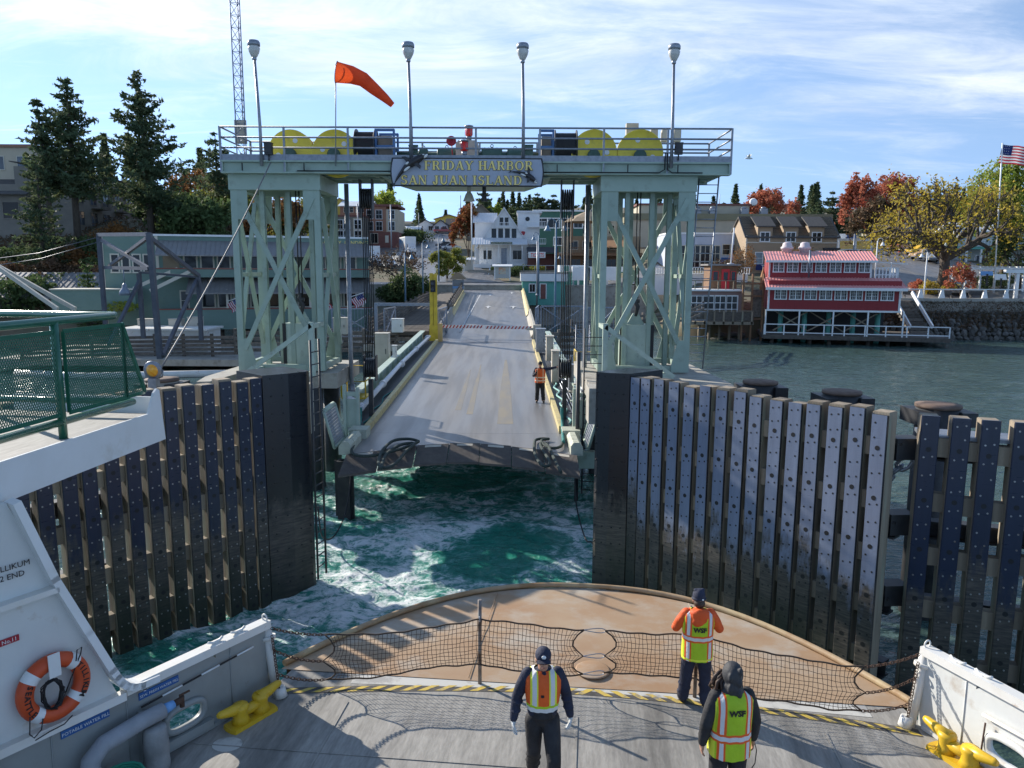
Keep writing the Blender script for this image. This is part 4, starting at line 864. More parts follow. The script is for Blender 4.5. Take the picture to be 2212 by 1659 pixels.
def drum(u0,u1,b0,b1,label):
 c0=G0(u0,318,GY+.9);c1=G0(u1,318,GY+.9);t=thing('rope_drum',label,'rope drum',((c0.x+c1.x)/2,GY+.9,PLZ))
 mb=MB();z=PLZ+.62
 prof=[]
 L_=c1.x-c0.x
 for k in range(23):prof+=[(.50,L_*k/23),(.53,L_*(k+.5)/23)]
 mb.lathe(prof,28,(c0.x,GY+.9,z),(1,0,0));build(mb,'wound_rope',MT['drum_rope'],t)
 mb=MB()
 for x in(c0.x-.03,c1.x+.0):mb.cyl((x,GY+.9,z),(x+.04,GY+.9,z),.62,n=32)
 buildS(mb,'drum_flange',MT['dark_steel'],t)
 xa,xb=G0(b0,318,GY+.9).x,G0(b1,318,GY+.9).x;mb=MB()
 for y in(GY+.45,GY+1.35):
  for x in(xa,xb-.06):mb.box(x,x+.07,y-.05,y+.05,PLZ,PLZ+1.16)
  for zz in(.05,.55,1.1):mb.box(xa,xb,y-.04,y+.04,PLZ+zz,PLZ+zz+.08)
 buildS(mb,'brake_frame',MT['drive_blue'],t)
 mb=MB();mb.box(xa+.1,xb-.1,GY+.5,GY+1.3,PLZ+.2,PLZ+.95);build(mb,'gear_case',MT['beige_dark'],t)
mk('beige_dark',(.20,.155,.11),(.15,.12,.09),s=3,ro=.6)
drum(772,812,815,857,'left black rope drum with blue brake frame');drum(1199,1243,1163,1195,'right black rope drum with blue brake frame')
t=thing('hoist_drive','green drive shaft with motors and grey gear case behind the sign','machinery',(-1.4,GY+.9,PLZ));zs=PLZ+.38
xa,xb=G0(857,320,GY+.9).x,G0(1163,320,GY+.9).x;mb=MB();mb.cyl((xa,GY+.9,zs),(xb,GY+.9,zs),.09);build(mb,'shaft',MT['dark_green'],t)
for u0,u1,r in((905,925,.2),(945,985,.22),(1040,1085,.26),(1095,1130,.2)):
 x0,x1=G0(u0,320,GY+.9).x,G0(u1,320,GY+.9).x;mb=MB();mb.lathe([(r*.8,0),(r,.04)]+[(r*(1 if k%2 else.92),.04+(x1-x0-.08)*k/9)for k in range(10)]+[(r*.8,x1-x0)],18,(x0,GY+.9,zs),(1,0,0));mb.box(x0+.05,x1-.05,GY+.7,GY+1.1,PLZ,zs);mb.ring(((x0+x1)/2,GY+.9,zs+r+.05),(0,1,0),.05,.015,10,5);build(mb,'motor',MT['dark_green'],t)
x0,x1=G0(986,320,GY+.9).x,G0(1034,320,GY+.9).x;mb=MB();mb.prism([(x0,0),(x1,0),(x1,.7),(x1-.1,.82),(x0+.1,.82),(x0,.7)],GY+.5,GY+1.3,lambda a,b,h:(a,h,PLZ+b));build(mb,'gear_case',MT['beige_box'],t)
def beacon(u,v,y,label):
 c=G0(u,v,y);t=thing('red_beacon',label,'beacon',(c.x,c.y,c.z-.3))
 mb=MB();mb.lathe([(.11,-.16),(.125,-.1),(.125,.12),(.10,.15)],14,c);build(mb,'red_lens',MT['red_lamp'],t)
 mb=MB();mb.lathe([(.15,.15),(.16,.19),(.05,.22)],14,c);mb.lathe([(.05,-.32),(.09,-.3),(.1,-.17)],12,c);mb.tube([c+V((0,0,-.3)),c+V((0,0,-.5))],.025,6)
 for k in range(6):a=k*math.pi/3;mb.tube([c+V((.135*math.cos(a),.135*math.sin(a),-.16)),c+V((.135*math.cos(a),.135*math.sin(a),.16))],.007,4)
 build(mb,'lamp_cage',MT['galv'],t)
beacon(1003,316,GY-.2,'red beacon lamp above the sign');beacon(1013,284,GY+.9,'red beacon lamp on top of the grey gear case')
c=G0(975,305,GY-.1);mb=MB();mb.lathe([(.06,.14),(.1,.06),(.16,-.02),(.17,-.06),(.06,-.05),(.05,-.02)],18,c,(0,1,0));mb.tube([c+V((0,.1,-.1)),c+V((.03,.1,-.45))],.02,6);solo(mb,'alarm_horn',MT['red_sign'],'round red alarm horn left of the red beacon','horn')
def jbox(u,v,w_,h,y,label,m='dark_steel'):
 c=G0(u,v,y);mb=MB();mb.cb(c,(w_,.16,h));mb.cb(c+V((0,-.09,h*.06)),(w_*.86,.02,h*.8));mb.cb(c+V((0,0,h/2+.015)),(w_*1.08,.2,.03));mb.cyl(c+V((0,0,-h/2)),c+V((0,0,-h/2-.2)),.025);solo(mb,'junction_box',MT[m],label,'electrical box')
jbox(580,322,.26,.36,GY-.38,'grey junction box by the left lamp post on the bridge');jbox(893,324,.3,.26,GY-.1,'grey junction box above the left end of the sign','dark_green');jbox(1142,325,.3,.3,GY-.1,'grey junction box above the right end of the sign','dark_green');jbox(1466,322,.26,.36,GY-.38,'grey junction box by the right lamp post on the bridge')
c=G0(520,285,GY+GD-.1);mb=MB();mb.cb(c,(.42,.12,.85));mb.cb(c+V((.03,-.1,0)),(.34,.06,.75));solo(mb,'equipment_panel',MT['beige_box'],'pale equipment panel at the left rear of the bridge','panel')
for k,u in enumerate((1365,1412,1436,1462)):
 c=G0(u,284 if k==0 else 294,GY+GD-.3);mb=MB();w_=.45 if k==0 else.26;mb.cb(c,(w_,.3,.55 if k==0 else.42));mb.cb(c+V((0,-.16,0)),(w_*.8,.02,.3));solo(mb,'control_cabinet',MT['beige_box'],['tall grey control cabinet behind the rightmost sheave','first small white cabinet right of the rightmost sheave','second small white cabinet right of the rightmost sheave','third small white cabinet right of the rightmost sheave'][k],'cabinet')
def lamp_post(u0,v0,u1,v1,label):
 b=G0(u0,v0,GY-.36);h=G0(u1,v1,GY-.36);t=thing('bridge_lamp_post',label,'lamp post',b,0,None)
 mb=MB();mb.tube([(b.x,b.y,b.z-.1),(b.x,b.y,b.z+1.2),(h.x,b.y,h.z)],[.06,.055,.045],10);build(mb,'pole',MT['galv'],t)
 mb=MB();q=V((h.x,b.y,h.z));mb.lathe([(.05,-.05),(.10,0),(.13,.06),(.17,.14),(.20,.26),(.17,.32),(.13,.36)],18,q+V((0,0,-.06)));build(mb,'globe',MT['lamp_glass'],t)
 mb=MB();mb.lathe([(.14,.30),(.205,.34),(.205,.44),(.17,.50),(.05,.52)],18,q+V((0,0,-.06)));mb.lathe([(.06,-.12),(.075,-.1),(.07,.02)],12,q+V((0,0,-.06)));buildS(mb,'lamp_cap',MT['galv'],t)
mk('lamp_glass',(.62,.60,.55),(.5,.48,.44),s=5,ro=.3)
lamp_post(565,352,549,118,'leftmost lamp post on the bridge');lamp_post(888,340,882,122,'lamp post above the left part of the sign');lamp_post(1130,340,1129,124,'lamp post above the right part of the sign');lamp_post(1450,356,1456,126,'rightmost lamp post on the bridge')
b=G0(725,352,GY-.36);h=G0(725,138,GY-.36);t=thing('windsock','orange windsock streaming right from a thin pole','windsock',b)
mb=MB();mb.tube([b+V((0,0,-.1)),h],.02,8);build(mb,'pole',MT['galv'],t)
sock=[(727,156,21),(760,162,18),(785,172,15),(808,192,12.5),(832,212,9),(848,227,6)]
mb=MB();pts=[G0(u,v,GY-.36+.25*k/5)for k,(u,v,r)in enumerate(sock)];mb.tube(pts,[r*GY/1642*.98 for u,v,r in sock],16,caps=False)
mk('sock_orange',(.80,.115,.025),(.70,.09,.02),s=3,ro=.8,trans=.35,bump=.3,bs=6)
so_=build(mb,'sock',MT['sock_orange'],t);mb=MB();mb.ring(pts[0],pts[1]-pts[0],21*GY/1642,.015,18,6);build(mb,'hoop',MT['galv'],so_)
bl=G0(524,330,GY+GD-.3);t=thing('lattice_mast','slender blue grey lattice mast rising behind the left tower','mast',(bl.x,bl.y,PLZ))
mb=MB();r=.20
def mp_(k,z):return V((bl.x-.0*z+r*math.cos(R_(90+120*k)),bl.y+r*math.sin(R_(90+120*k)),z))
for k in range(3):mb.tube([mp_(k,PLZ),mp_(k,20.5)],.022,6)
build(mb,'mast_leg',MT['mast_blue']if 'mast_blue' in MT else mk('mast_blue',(.16,.20,.30),ro=.5,me=.4),t)
mb=MB();z=PLZ;
while z<20.2:
 for k in range(3):mb.tube([mp_(k,z),mp_((k+1)%3,z+.42)],.010,5);mb.tube([mp_(k,z+.42),mp_((k+1)%3,z+.42)],.009,5)
 z+=.42
build(mb,'lacing',MT['mast_blue'],t)
a=G0(584,345,GY-.45);z0=a+V((0,0,-.1));bnd=V((c.x,c.y,5.4));c=atz(345,800,5.5);q=[z0.lerp(c,k/16)-V((0,0,.5*4*(k/16)*(1-k/16)*.35))for k in range(17)]
mb=MB();mb.tube(q,.022,7);solo(mb,'power_cable',MT['cable_pale']if 'cable_pale' in MT else mk('cable_pale',(.24,.23,.22),(.10,.10,.10),s=.8,ro=.6),'long cable slanting from the bridge down to the amber lamp','cable')
for u,lb in((1013,'pale flood lamp hanging under the middle of the bridge'),(1046,'small dark flood lamp hanging under the bridge right of centre')):
 c=G0(u,402,GY+.5);mb=MB();mb.tube([c+V((0,0,.1)),c+V((0,0,-.25))],.07,8);k=1 if u<1030 else.55;mb.lathe([(.06,-.2),(.12*k,-.28),(.2*k,-.5),(.21*k,-.52)],16,c);solo(mb,'flood_lamp',MT['beige_box' if k==1 else 'dark_steel'],lb,'lamp')
# ------------------------------------------------------------------ name board
SY=GY-.47;s0=aty(847,372,SY).x;s1=aty(1171,372,SY).x;zt=aty(1010,341,SY).z;zb=aty(1010,403,SY).z
sb=thing('name_board','grey sign board reading FRIDAY HARBOR SAN JUAN ISLAND with two orcas','sign',((s0+s1)/2,SY,zb))
def bow_poly(e):
 W_,H_=(s1-s0)/2-e,(zt-zb)/2-e;n=8;pts=[(-W_-.06*math.cos((k/n-.5)*math.pi*1)*1.0,-H_+2*H_*k/n)for k in range(n+1)]
 return[((s0+s1)/2+a,(zt+zb)/2+b)for a,b in pts[::-1]]+[((s0+s1)/2-a,(zt+zb)/2+b)for a,b in pts]
mk('sign_grey',(.40,.43,.50),(.36,.39,.46),s=2,ro=.6,dirt=(.24,.25,.28),dlo=.6,dhi=.8)
mb=MB();mb.prism(bow_poly(0),0,.06,lambda a,b,h:(a,SY+h,b));build(mb,'dark_edge',MT['black'],sb)
mb=MB();mb.prism(bow_poly(.045),-.012,.0,lambda a,b,h:(a,SY+h,b));build(mb,'face',MT['sign_grey'],sb)
T_,t_,S_=.20,.075,.055
def gl_poly(ch,e):
 P=[]
 def rc(x0,x1,y0,y1):P.append([(x0-e,y0-e),(x1+e,y0-e),(x1+e,y1+e),(x0-e,y1+e)])
 def sf(x0,x1,y,d=.075):
  y0,y1=(y,y+S_)if y<.5 else(y-S_,y);rc(x0-d,x1+d,y0,y1);s=1 if y<.5 else-1;yy=y0 if s<0 else y1
  P.append([(x0-d*.8-e,y1 if s>0 else y0),(x1+d*.8+e,y1 if s>0 else y0),(x1+e,(y1+.06)if s>0 else(y0-.06)),(x0-e,(y1+.06)if s>0 else(y0-.06))])
 def stem(x0,x1,b=True,t=True,w=None):
  rc(x0,x1,0,1)
  if b:sf(x0,x1,0)
  if t:sf(x0,x1,1)
 def dg(x0,y0,x1,y1,w):P.append([(x0-w/2-e,y0-e*.3),(x0+w/2+e,y0-e*.3),(x1+w/2+e,y1+e*.3),(x1-w/2-e,y1+e*.3)])
 def arc(cx_,cy_,rx,ry,a0,a1,wt,wn_,n=14):
  for k in range(n):
   q=[]
   for aa,dirn in((k,1),(k+1,1)):
    a=R_(a0+(a1-a0)*aa/n);wd=wn_+(wt-wn_)*abs(math.cos(a))**1.3
    q.append(((cx_+(rx+e)*math.cos(a),cy_+(ry+e)*math.sin(a)),(cx_+(max(.01,rx-wd-e))*math.cos(a),cy_+(max(.01,ry-min(wd,.13)-e))*math.sin(a))))
   P.append([q[0][0],q[1][0],q[1][1],q[0][1]])
 W=.8
 if ch=='I':stem(.1,.1+T_);W=.40
 elif ch=='H':stem(.08,.08+T_);stem(.58,.58+T_);rc(.25,.6,.46,.46+t_);W=.86
 elif ch=='F':stem(.08,.08+T_);rc(.2,.66,1-t_,1);rc(.64,.68,.78,1);rc(.2,.5,.48,.48+t_);rc(.48,.52,.40,.62);W=.70
 elif ch=='L':stem(.08,.08+T_);rc(.2,.68,0,t_);rc(.66,.70,0,.26);W=.74
 elif ch=='D':stem(.08,.08+T_);rc(.2,.42,1-t_,1);rc(.2,.42,0,t_);arc(.40,.5,.42,.5,-90,90,T_,t_);W=.88
 elif ch=='B':stem(.08,.08+T_);rc(.2,.45,1-t_,1);rc(.2,.45,.49,.49+t_);rc(.2,.45,0,t_);arc(.44,.755,.27,.245,-90,90,T_,t_);arc(.44,.28,.32,.28,-90,90,T_,t_);W=.80
 elif ch=='R':stem(.08,.08+T_);rc(.2,.45,1-t_,1);rc(.2,.45,.46,.46+t_);arc(.44,.735,.28,.265,-90,90,T_,t_);dg(.72,.0,.46,.5,T_);sf(.66,.76,0,.06);W=.84
 elif ch=='O':arc(.46,.5,.46,.52,0,360,T_,t_,28);W=.92
 elif ch=='A':dg(.08,0,.42,1,t_+.02);dg(.70,0,.42,1,T_);rc(.2,.58,.28,.28+t_);sf(.05,.11,0);sf(.62,.80,0,.06);W=.84
 elif ch=='Y':rc(.33,.33+T_,0,.5);sf(.33,.53,0);dg(.43,.44,.14,1,T_);dg(.45,.44,.76,1,t_+.02);sf(.06,.24,1,.06);sf(.72,.80,1);W=.86
 elif ch=='N':rc(.08,.08+t_,0,1);sf(.08,.08+t_,0);sf(.04,.1,1,.05);dg(.70,.0,.16,1.,T_);rc(.68,.68+t_,0,1);sf(.68,.68+t_,1);W=.86
 elif ch=='U':rc(.08,.08+T_,.3,1);sf(.08,.08+T_,1);rc(.66,.66+t_,.3,1);sf(.66,.66+t_,1);arc(.41,.32,.33,.33,180,360,T_,t_+.03);W=.84
 elif ch=='J':rc(.32,.32+T_,.2,1);sf(.32,.52,1);arc(.28,.22,.24,.25,-180,0,T_,t_+.02);P.append([(.02-e,.2),(.22+e,.2),(.2+e,.34+e),(.06-e,.34+e)]);W=.62
 elif ch=='S':arc(.36,.74,.28,.28,30,270,T_*.9,t_+.02);arc(.36,.27,.31,.29,-150,90,T_*.95,t_+.02);rc(.58,.63,.74,.98);rc(.04,.09,.04,.28);W=.72
 return P,W
def lettering(txt,u0,u1,vt,vb,nm):
 x0,x1=aty(u0,vb,SY).x,aty(u1,vb,SY).x;z0,z1=aty(u0,vb,SY).z,aty(u0,vt,SY).z;H_=z1-z0
 wid=sum(.45 if c==' ' else gl_poly(c,0)[1]+.12 for c in txt)-.12;k=(x1-x0)/wid
 for e,h0,h1,m,name in((.035,-.026,-.0125,MT['black'],'letter_outline'),(0,-.045,-.027,MT['letter_gold'],'letter')):  # wider dark outline backing first, then the gold letter
  x=x0
  for c in txt:
   if c==' ':x+=.45*k;continue
   P,W=gl_poly(c,e);mb=MB()
   for j,poly in enumerate(P):mb.prism([(x+a*k,z0+b*H_)for a,b in poly],SY+h0-.0004*j,SY+h1,lambda a,b,h:(a,h,b))
   build(mb,name,m,sb);x+=(W+.12)*k
mk('letter_gold',(.92,.70,.20),(.90,.72,.28),s=5,ro=.45)
lettering('FRIDAY HARBOR',917,1151,347.5,367,'line');lettering('SAN JUAN ISLAND',866,1128,379,398.5,'line')
def orca(sp_pts,sc_,flip,nm):
 0
 pts=[aty(u,v,SY-.10)for u,v in sp_pts];mb=MB();rr=[k_*sc_ for k_ in(.01,.05,.07,.095,.15,.19,.20,.17,.11,.02)]
 n=12;q=[]
 L_=len(pts)-1
 for k in range(10):
  f=k/9*L_;i=min(int(f),L_-1);q.append(pts[i].lerp(pts[i+1],f-i))
 mb.tube(q,[r*.95 for r in rr],12);up=V((0,0,1));ax=(q[-1]-q[0]).normalized();nr=V((-ax.z,0,ax.x));nr=nr if flip>0 else-nr
 m_=q[5]+nr*rr[5]*.7;mb.prism([(0,0),(.14,-.02),(.17,.34),(.07,.24)],-.02,.02,lambda a,b,h:m_-ax*(a-.08)*sc_*1.6*1+nr*b*sc_*1.15+V((0,h,0)))
 m2=q[6]-nr*rr[6]*.5;mb.prism([(0,0),(.18,0),(.1,-.34),(-.02,-.26)],-.02,.02,lambda a,b,h:m2-ax*a*sc_+nr*b*sc_+V((0,-.1*sc_+h,0)))
 m3=q[0];mb.prism([(.05,0),(-.16,.2),(-.07,0),(-.16,-.2)],-.015,.015,lambda a,b,h:m3+ax*a*sc_+nr*b*sc_*.8+V((0,h,0)))
 o=build(mb,'orca_relief',MT['orca_black'],sb,label=nm);mb=MB()
 mb.ell(q[8]+nr*rr[8]*.35+V((0,-rr[8]*.8,0)),(.055*sc_,.03,.035*sc_),10,7);mb.ell(q[8]-nr*rr[8]*.65+V((0,-rr[8]*.5,0))+ax*.04*sc_,(.13*sc_,.05,.06*sc_),10,7,Matrix.Rotation(-math.atan2(ax.z,ax.x),3,'Y'))
 mb.ell(q[4]-nr*rr[4]*.6+V((0,-rr[4]*.62,0)),(.22*sc_,.04,.06*sc_),12,7,Matrix.Rotation(-math.atan2(ax.z,ax.x),3,'Y'));mb.ell(q[5]+nr*rr[5]*.5+V((0,-rr[5]*.75,0))-ax*.12*sc_,(.1*sc_,.03,.05*sc_),10,7,Matrix.Rotation(-math.atan2(ax.z,ax.x),3,'Y'))
 buildS(mb,'white_patch',MT['white_paint'],o)
mk('orca_black',(.018,.018,.022),ro=.35)
orca([(852,397),(858,385),(866,373),(876,362),(889,352),(903,344),(914,337),(924,333)],.72,1,'leaping orca at the upper left corner of the sign')
orca([(1104,371),(1112,371),(1124,373),(1136,377),(1146,383),(1155,390),(1160,394)],.5,1,'diving orca at the right end of the sign')
# ------------------------------------------------------------------ transfer span (vehicle ramp)
def RP(s,off,h=0.):return V((-1.68-.009*s+off,26.1+s,2.3+.018*s+h))
SL=28.0;RW=3.34
def ramp_mat(nm,c1,c2,tan):
 m=mat(nm,c1,c2,s=.4,lo=.40,hi=.66,ro=.34,ro2=.6,dirt=tan,ds=.5,dlo=.54,dhi=.72,bump=.12,bs=30,stretch=(1,.10,1));t=m.node_tree;n=t.nodes;l=t.links;b=n['Principled BSDF'];src=b.inputs['Base Color'].links[0].from_socket
 tcn=n.new('ShaderNodeTexCoord');mp=n.new('ShaderNodeMapping');l.new(tcn.outputs['Object'],mp.inputs[0]);mp.inputs['Scale'].default_value=(1,.06,1);x=n.new('ShaderNodeTexNoise');l.new(mp.outputs[0],x.inputs['Vector']);x.inputs['Scale'].default_value=2.4;x.inputs['Detail'].default_value=4
 q=n.new('ShaderNodeMapRange');l.new(x.outputs['Fac'],q.inputs[0]);q.inputs[1].default_value=.42;q.inputs[2].default_value=.62;q.inputs[3].default_value=1.08;q.inputs[4].default_value=.82
 vm=n.new('ShaderNodeVectorMath');vm.operation='SCALE';l.new(src,vm.inputs[0]);l.new(q.outputs[0],vm.inputs['Scale']);l.new(vm.outputs[0],b.inputs['Base Color']);return m
MT['ramp_deck']=ramp_mat('ramp_asphalt',(.18,.18,.185),(.215,.205,.195),(.27,.24,.19))
MT['asphalt']=ramp_mat('road_asphalt',(.15,.15,.155),(.19,.185,.18),(.22,.20,.17))
mk('grating',(.03,.034,.04),(.06,.06,.065),s=30,ro=.6)
mk('flap_rubber',(.10,.085,.075),(.14,.12,.10),s=5,ro=.75,bump=.2)
span=thing('transfer_span','asphalt topped vehicle ramp with yellow kerbs between the towers','ramp',RP(0,0,-1))
def slab(o0,o1,s0,s1,h0,h1,name,m,parent=span,n=1):
 mb=MB();vs=[RP(s,o,h)for s in(s0,s1)for o,h in((o0,h0),(o1,h0),(o1,h1),(o0,h1))]
 mb.add(vs,[(0,1,2,3),(7,6,5,4),(0,4,5,1),(1,5,6,2),(2,6,7,3),(3,7,4,0)]);return build(mb,name,m,parent)
slab(-RW,RW,0,SL,-.3,0,'road_deck',MT['ramp_deck'])
for s in(-1,1):
 a,b=sorted((s*RW,s*(RW+.17)));slab(a,b,.15,SL,-.2,.24,'kerb',MT['pale_yellow'])
 a,b=sorted((s*(RW+.18),s*(RW+.95)));slab(a,b,.6,SL,.05,.10,'grating_walk',MT['grating'])
 mb=MB();o=s*(RW+1.1);g0=3.2
 vs=[RP(q,o+d,h)for q in(g0,SL)for d,h in((-.02,-.8),(.02,-.8),(.02,.78),(-.02,.78))];mb.add(vs,[(0,1,2,3),(7,6,5,4),(0,4,5,1),(1,5,6,2),(2,6,7,3),(3,7,4,0)])
 vs=[RP(q,o+d,h)for q in(g0,SL)for d,h in((-.17,.782),(.17,.782),(.17,.84),(-.17,.84))];mb.add(vs,[(0,1,2,3),(7,6,5,4),(0,4,5,1),(1,5,6,2),(2,6,7,3),(3,7,4,0)])
 build(mb,'side_girder',MT['pale_green'],span)
 mb=MB();mb.box(-.15,.15,-.02,.02,0,1.55);st=shared(mb,'girder_stiffener',MT['pale_green'])
 for q in np.arange(g0+.3,SL,1.9):piece('girder_stiffener',st,span,RP(q,o,-.79),None,True)
pc=MB();pc.tube([RP(1.9,-RW-.62,.48),RP(14,-RW-.72,.5),RP(SL-.3,-RW-.6,.45)],.11,12);o=build(pc,'drain_pipe',MT['white_pipe']if 'white_pipe' in MT else mk('white_pipe',(.72,.73,.76),(.62,.63,.66),s=4,ro=.4,dirt=(.4,.35,.3),dlo=.62,dhi=.8),span,label='long white pipe along the left side of the ramp')
for q in(2.0,7.2,13.5,20,26.5):
 mb=MB();mb.cyl(RP(q,-RW-.66,.49),RP(q+.2,-RW-.66,.49),.16,n=14);build(mb,'pipe_coupling',MT['white_pipe'],o)
mb=MB();mb.tube([RP(1.9,-RW-.62,.48),RP(1.5,-RW-.7,.3),RP(1.2,-RW-.9,.05)],.10,10);mb.cyl(RP(2.6,-RW-.95,.6),RP(2.2,-RW-1.25,.85),.12);build(mb,'pipe_elbow',MT['white_pipe'],o)
mk('worn_line',(.245,.215,.165),(.20,.19,.175),s=1.6,lo=.42,hi=.6,ro=.7,stretch=(1,.3,1))
for o_,s0_,s1_,w_ in((-.45,4.0,15,.13),(.05,3.2,17,.13),(1.45,1.5,19,.30)):
 mb=MB();mb.add([RP(s0_,o_-w_,.004),RP(s0_,o_+w_,.004),RP((s0_+s1_)/2,o_+w_*.8,.004),RP(s1_,o_+w_*.3,.004),RP(s1_,o_-w_*.1,.004),RP((s0_+s1_)/2,o_-w_*.7,.004)],[(0,1,2,3,4,5)]);build(mb,'worn_line',MT['worn_line'],span)
mb=MB();mb.box(-5.4,1.6,54.0,54.35,2.80,2.815);build(mb,'hinge_plate',MT['galv'],span)
def lip_y(x):
 return 24.65-1.75*(abs(x+1.55)/3.6)**1.7
xs=np.linspace(-5.1,2.0,25);mb=MB();rows=[[RP(0.0,0,.005)+V((x-RP(0,0).x,-.01,0))if False else V((x,26.08,2.302)),V((x,lip_y(x),2.24))]for x in xs];mb.grid(rows,False);rows=[[V((x,lip_y(x),2.12)),V((x,26.08,2.10))]for x in xs];mb.grid(rows,False)
mb.grid([[V((x,lip_y(x),2.24)),V((x,lip_y(x),2.12))]for x in xs],False);build(mb,'apron',MT['ramp_deck'],span)
fx=np.linspace(-5.15,2.05,8)
for k in range(7):
 x0,x1=fx[k]+.012,fx[k+1]-.012;xm=(x0+x1)/2;y0=lip_y(xm)+.04;sl_=(lip_y(x1)-lip_y(x0))/(x1-x0)*.8
 ln=1.2;dz=.36;mb=MB();nr=26
 for j in range(nr):
  a0,a1=x0+(x1-x0)*j/nr,x0+(x1-x0)*(j+.62)/nr
  for h,(b0,b1)in((.018,(a0,a1)),):
   P=lambda x,f,hh:V((x,y0+(x-xm)*sl_-ln*f,2.27-dz*f+hh));mb.add([P(b0,.02,h),P(b1,.02,h),P(b1,1,h),P(b0,1,h),P(b0,.02,0),P(b1,.02,0),P(b1,1,0),P(b0,1,0)],[(3,2,1,0),(4,5,6,7),(0,1,5,4),(1,2,6,5),(2,3,7,6),(3,0,4,7)])
 mb.add([P(x0,0,.004),P(x1,0,.004),P(x1,1,.004),P(x0,1,.004),P(x0,0,-.05),P(x1,0,-.05),P(x1,1,-.05),P(x0,1,-.05)],[(3,2,1,0),(4,5,6,7),(0,1,5,4),(1,2,6,5),(2,3,7,6),(3,0,4,7)])
 o=build(mb,'lip_flap',MT['flap_rubber'],span)
 mb=MB();a0,a1=xm-.26,xm+.26
 mb.add([P(a0,.06,.024),P(a1,.06,.024),P(a1,.17,.024),P(a0,.17,.024)],[(3,2,1,0)]);build(mb,'hinge_slot',MT['beige_box'],o)
for s,lb in((-1,'left'),(1,'right')):
 cx_=-1.6+s*3.62;mb=MB()
 for k in range(3):mb.prism([(-.18,0),(.2,0),(.2,.26),(.08,.42),(-.1,.42),(-.18,.3)],23.3+.55*k,23.3+.55*k+.52,lambda a,b,h:(cx_+s*a+s*.06*(25-h)*.2,h,2.2+b))
 mb.box(cx_-.3,cx_+.3,25.2,25.9,2.25,2.6);solo(mb,'buffer_block',MT['block_green']if 'block_green' in MT else mk('block_green',(.50,.52,.42),(.42,.44,.36),s=4,ro=.7,dirt=(.2,.17,.12),ds=5,dlo=.55,dhi=.7),f'pale green buffer blocks at the {lb} corner of the ramp lip','buffer')
 t=thing('mesh_screen',f'tilted steel mesh screen beside the {lb} apron corner','screen',(cx_+s*.55,24.3,2.3));P=lambda a,b:V((cx_+s*(.42+.30*b),23.6+1.5*a,2.35+1.15*b))
 mb=MB();[(mb.bar(P(q/12,0),P(q/12,1),.025,.025),mb.bar(P(0,q/12),P(1,q/12),.025,.025))for q in range(13)];build(mb,'mesh_panel',MT['screen_grey']if 'screen_grey' in MT else mk('screen_grey',(.33,.36,.40),(.26,.28,.32),s=3,ro=.5),t)
 mb=MB();
 for a,b in(((0,0),(1,0)),((1,0),(1,1)),((1,1),(0,1)),((0,1),(0,0))):mb.tube([P(*a),P(*b)],.05,8)
 mb.tube([P(.1,1.05),P(.9,1.05)],.06,8);build(mb,'tube_frame',MT['pale_green'],t)
 t=thing('apron_guide',f'pale green upright guide frame on the {lb} side of the apron','frame',(cx_+s*.1,26.2,2.2));mb=MB();mb.box(cx_-.05+s*.15,cx_+.05+s*.15,26.0,26.2,2.3,3.9);mb.box(cx_-.05+s*.6,cx_+.05+s*.6,26.0,26.2,2.0,4.0);mb.box(cx_+s*.375-.28,cx_+s*.375+.28,26.05,26.15,3.6,3.75);mb.box(cx_+s*.375-.2,cx_+s*.375+.2,26.08,26.1,2.5,3.5);build(mb,'upright',MT['pale_green'],t)
def rope_thing(pts,r,m,label):
 q=[V(p)for p in pts];out_=[]
 for i in range(len(q)-1):
  p0,p1,p2,p3=q[max(i-1,0)],q[i],q[i+1],q[min(i+2,len(q)-1)]
  for k in range(6):
   f=k/6;out_.append(.5*((2*p1)+(p2-p0)*f+(2*p0-5*p1+4*p2-p3)*f*f+(3*p1-p0-3*p2+p3)*f**3))
 out_.append(q[-1]);mb=MB();mb.tube(out_,r,8);return solo(mb,'mooring_line',m,label,'rope')
def apz(u,v,dz=.06):
 p=atz(u,v,2.3)
 xx=p.x
 if p.y<lip_y(xx):
  for _ in range(6):
   f=max(0,(lip_y(p.x)-p.y));p=atz(u,v,2.27-.30*f)
 return p+V((0,0,dz))
rope_thing([apz(*q)for q in((775,945),(760,975),(768,987),(800,989),(835,982),(870,972),(900,960),(902,956),(880,952),(850,956),(828,975),(818,998),(822,1012),(838,1014),(858,1002),(876,980),(895,962),(865,965),(835,985),(822,1018))],.05,MT['rope_dark'],'dark mooring line looped on the left of the ramp lip')
rope_thing([apz(*q)for q in((1215,943),(1213,966),(1195,972),(1175,965),(1170,955),(1185,952),(1165,952),(1155,958),(1156,985),(1170,1008),(1185,1010),(1186,998),(1172,975),(1168,962),(1182,965),(1195,990),(1212,1025))],.05,MT['rope_dark'],'dark mooring line looped on the right of the ramp lip')
for u,v,u2,v2,lb in((778,930,764,965,'left'),(1214,930,1217,962,'right')):
 a=apz(u,v,.3);b=apz(u2,v2,.1);rope_thing([a+V((0,.2,.5)),a,a.lerp(b,.5),b],.055,MT['rope_teal'],f'teal rope end tied at the {lb} apron corner')
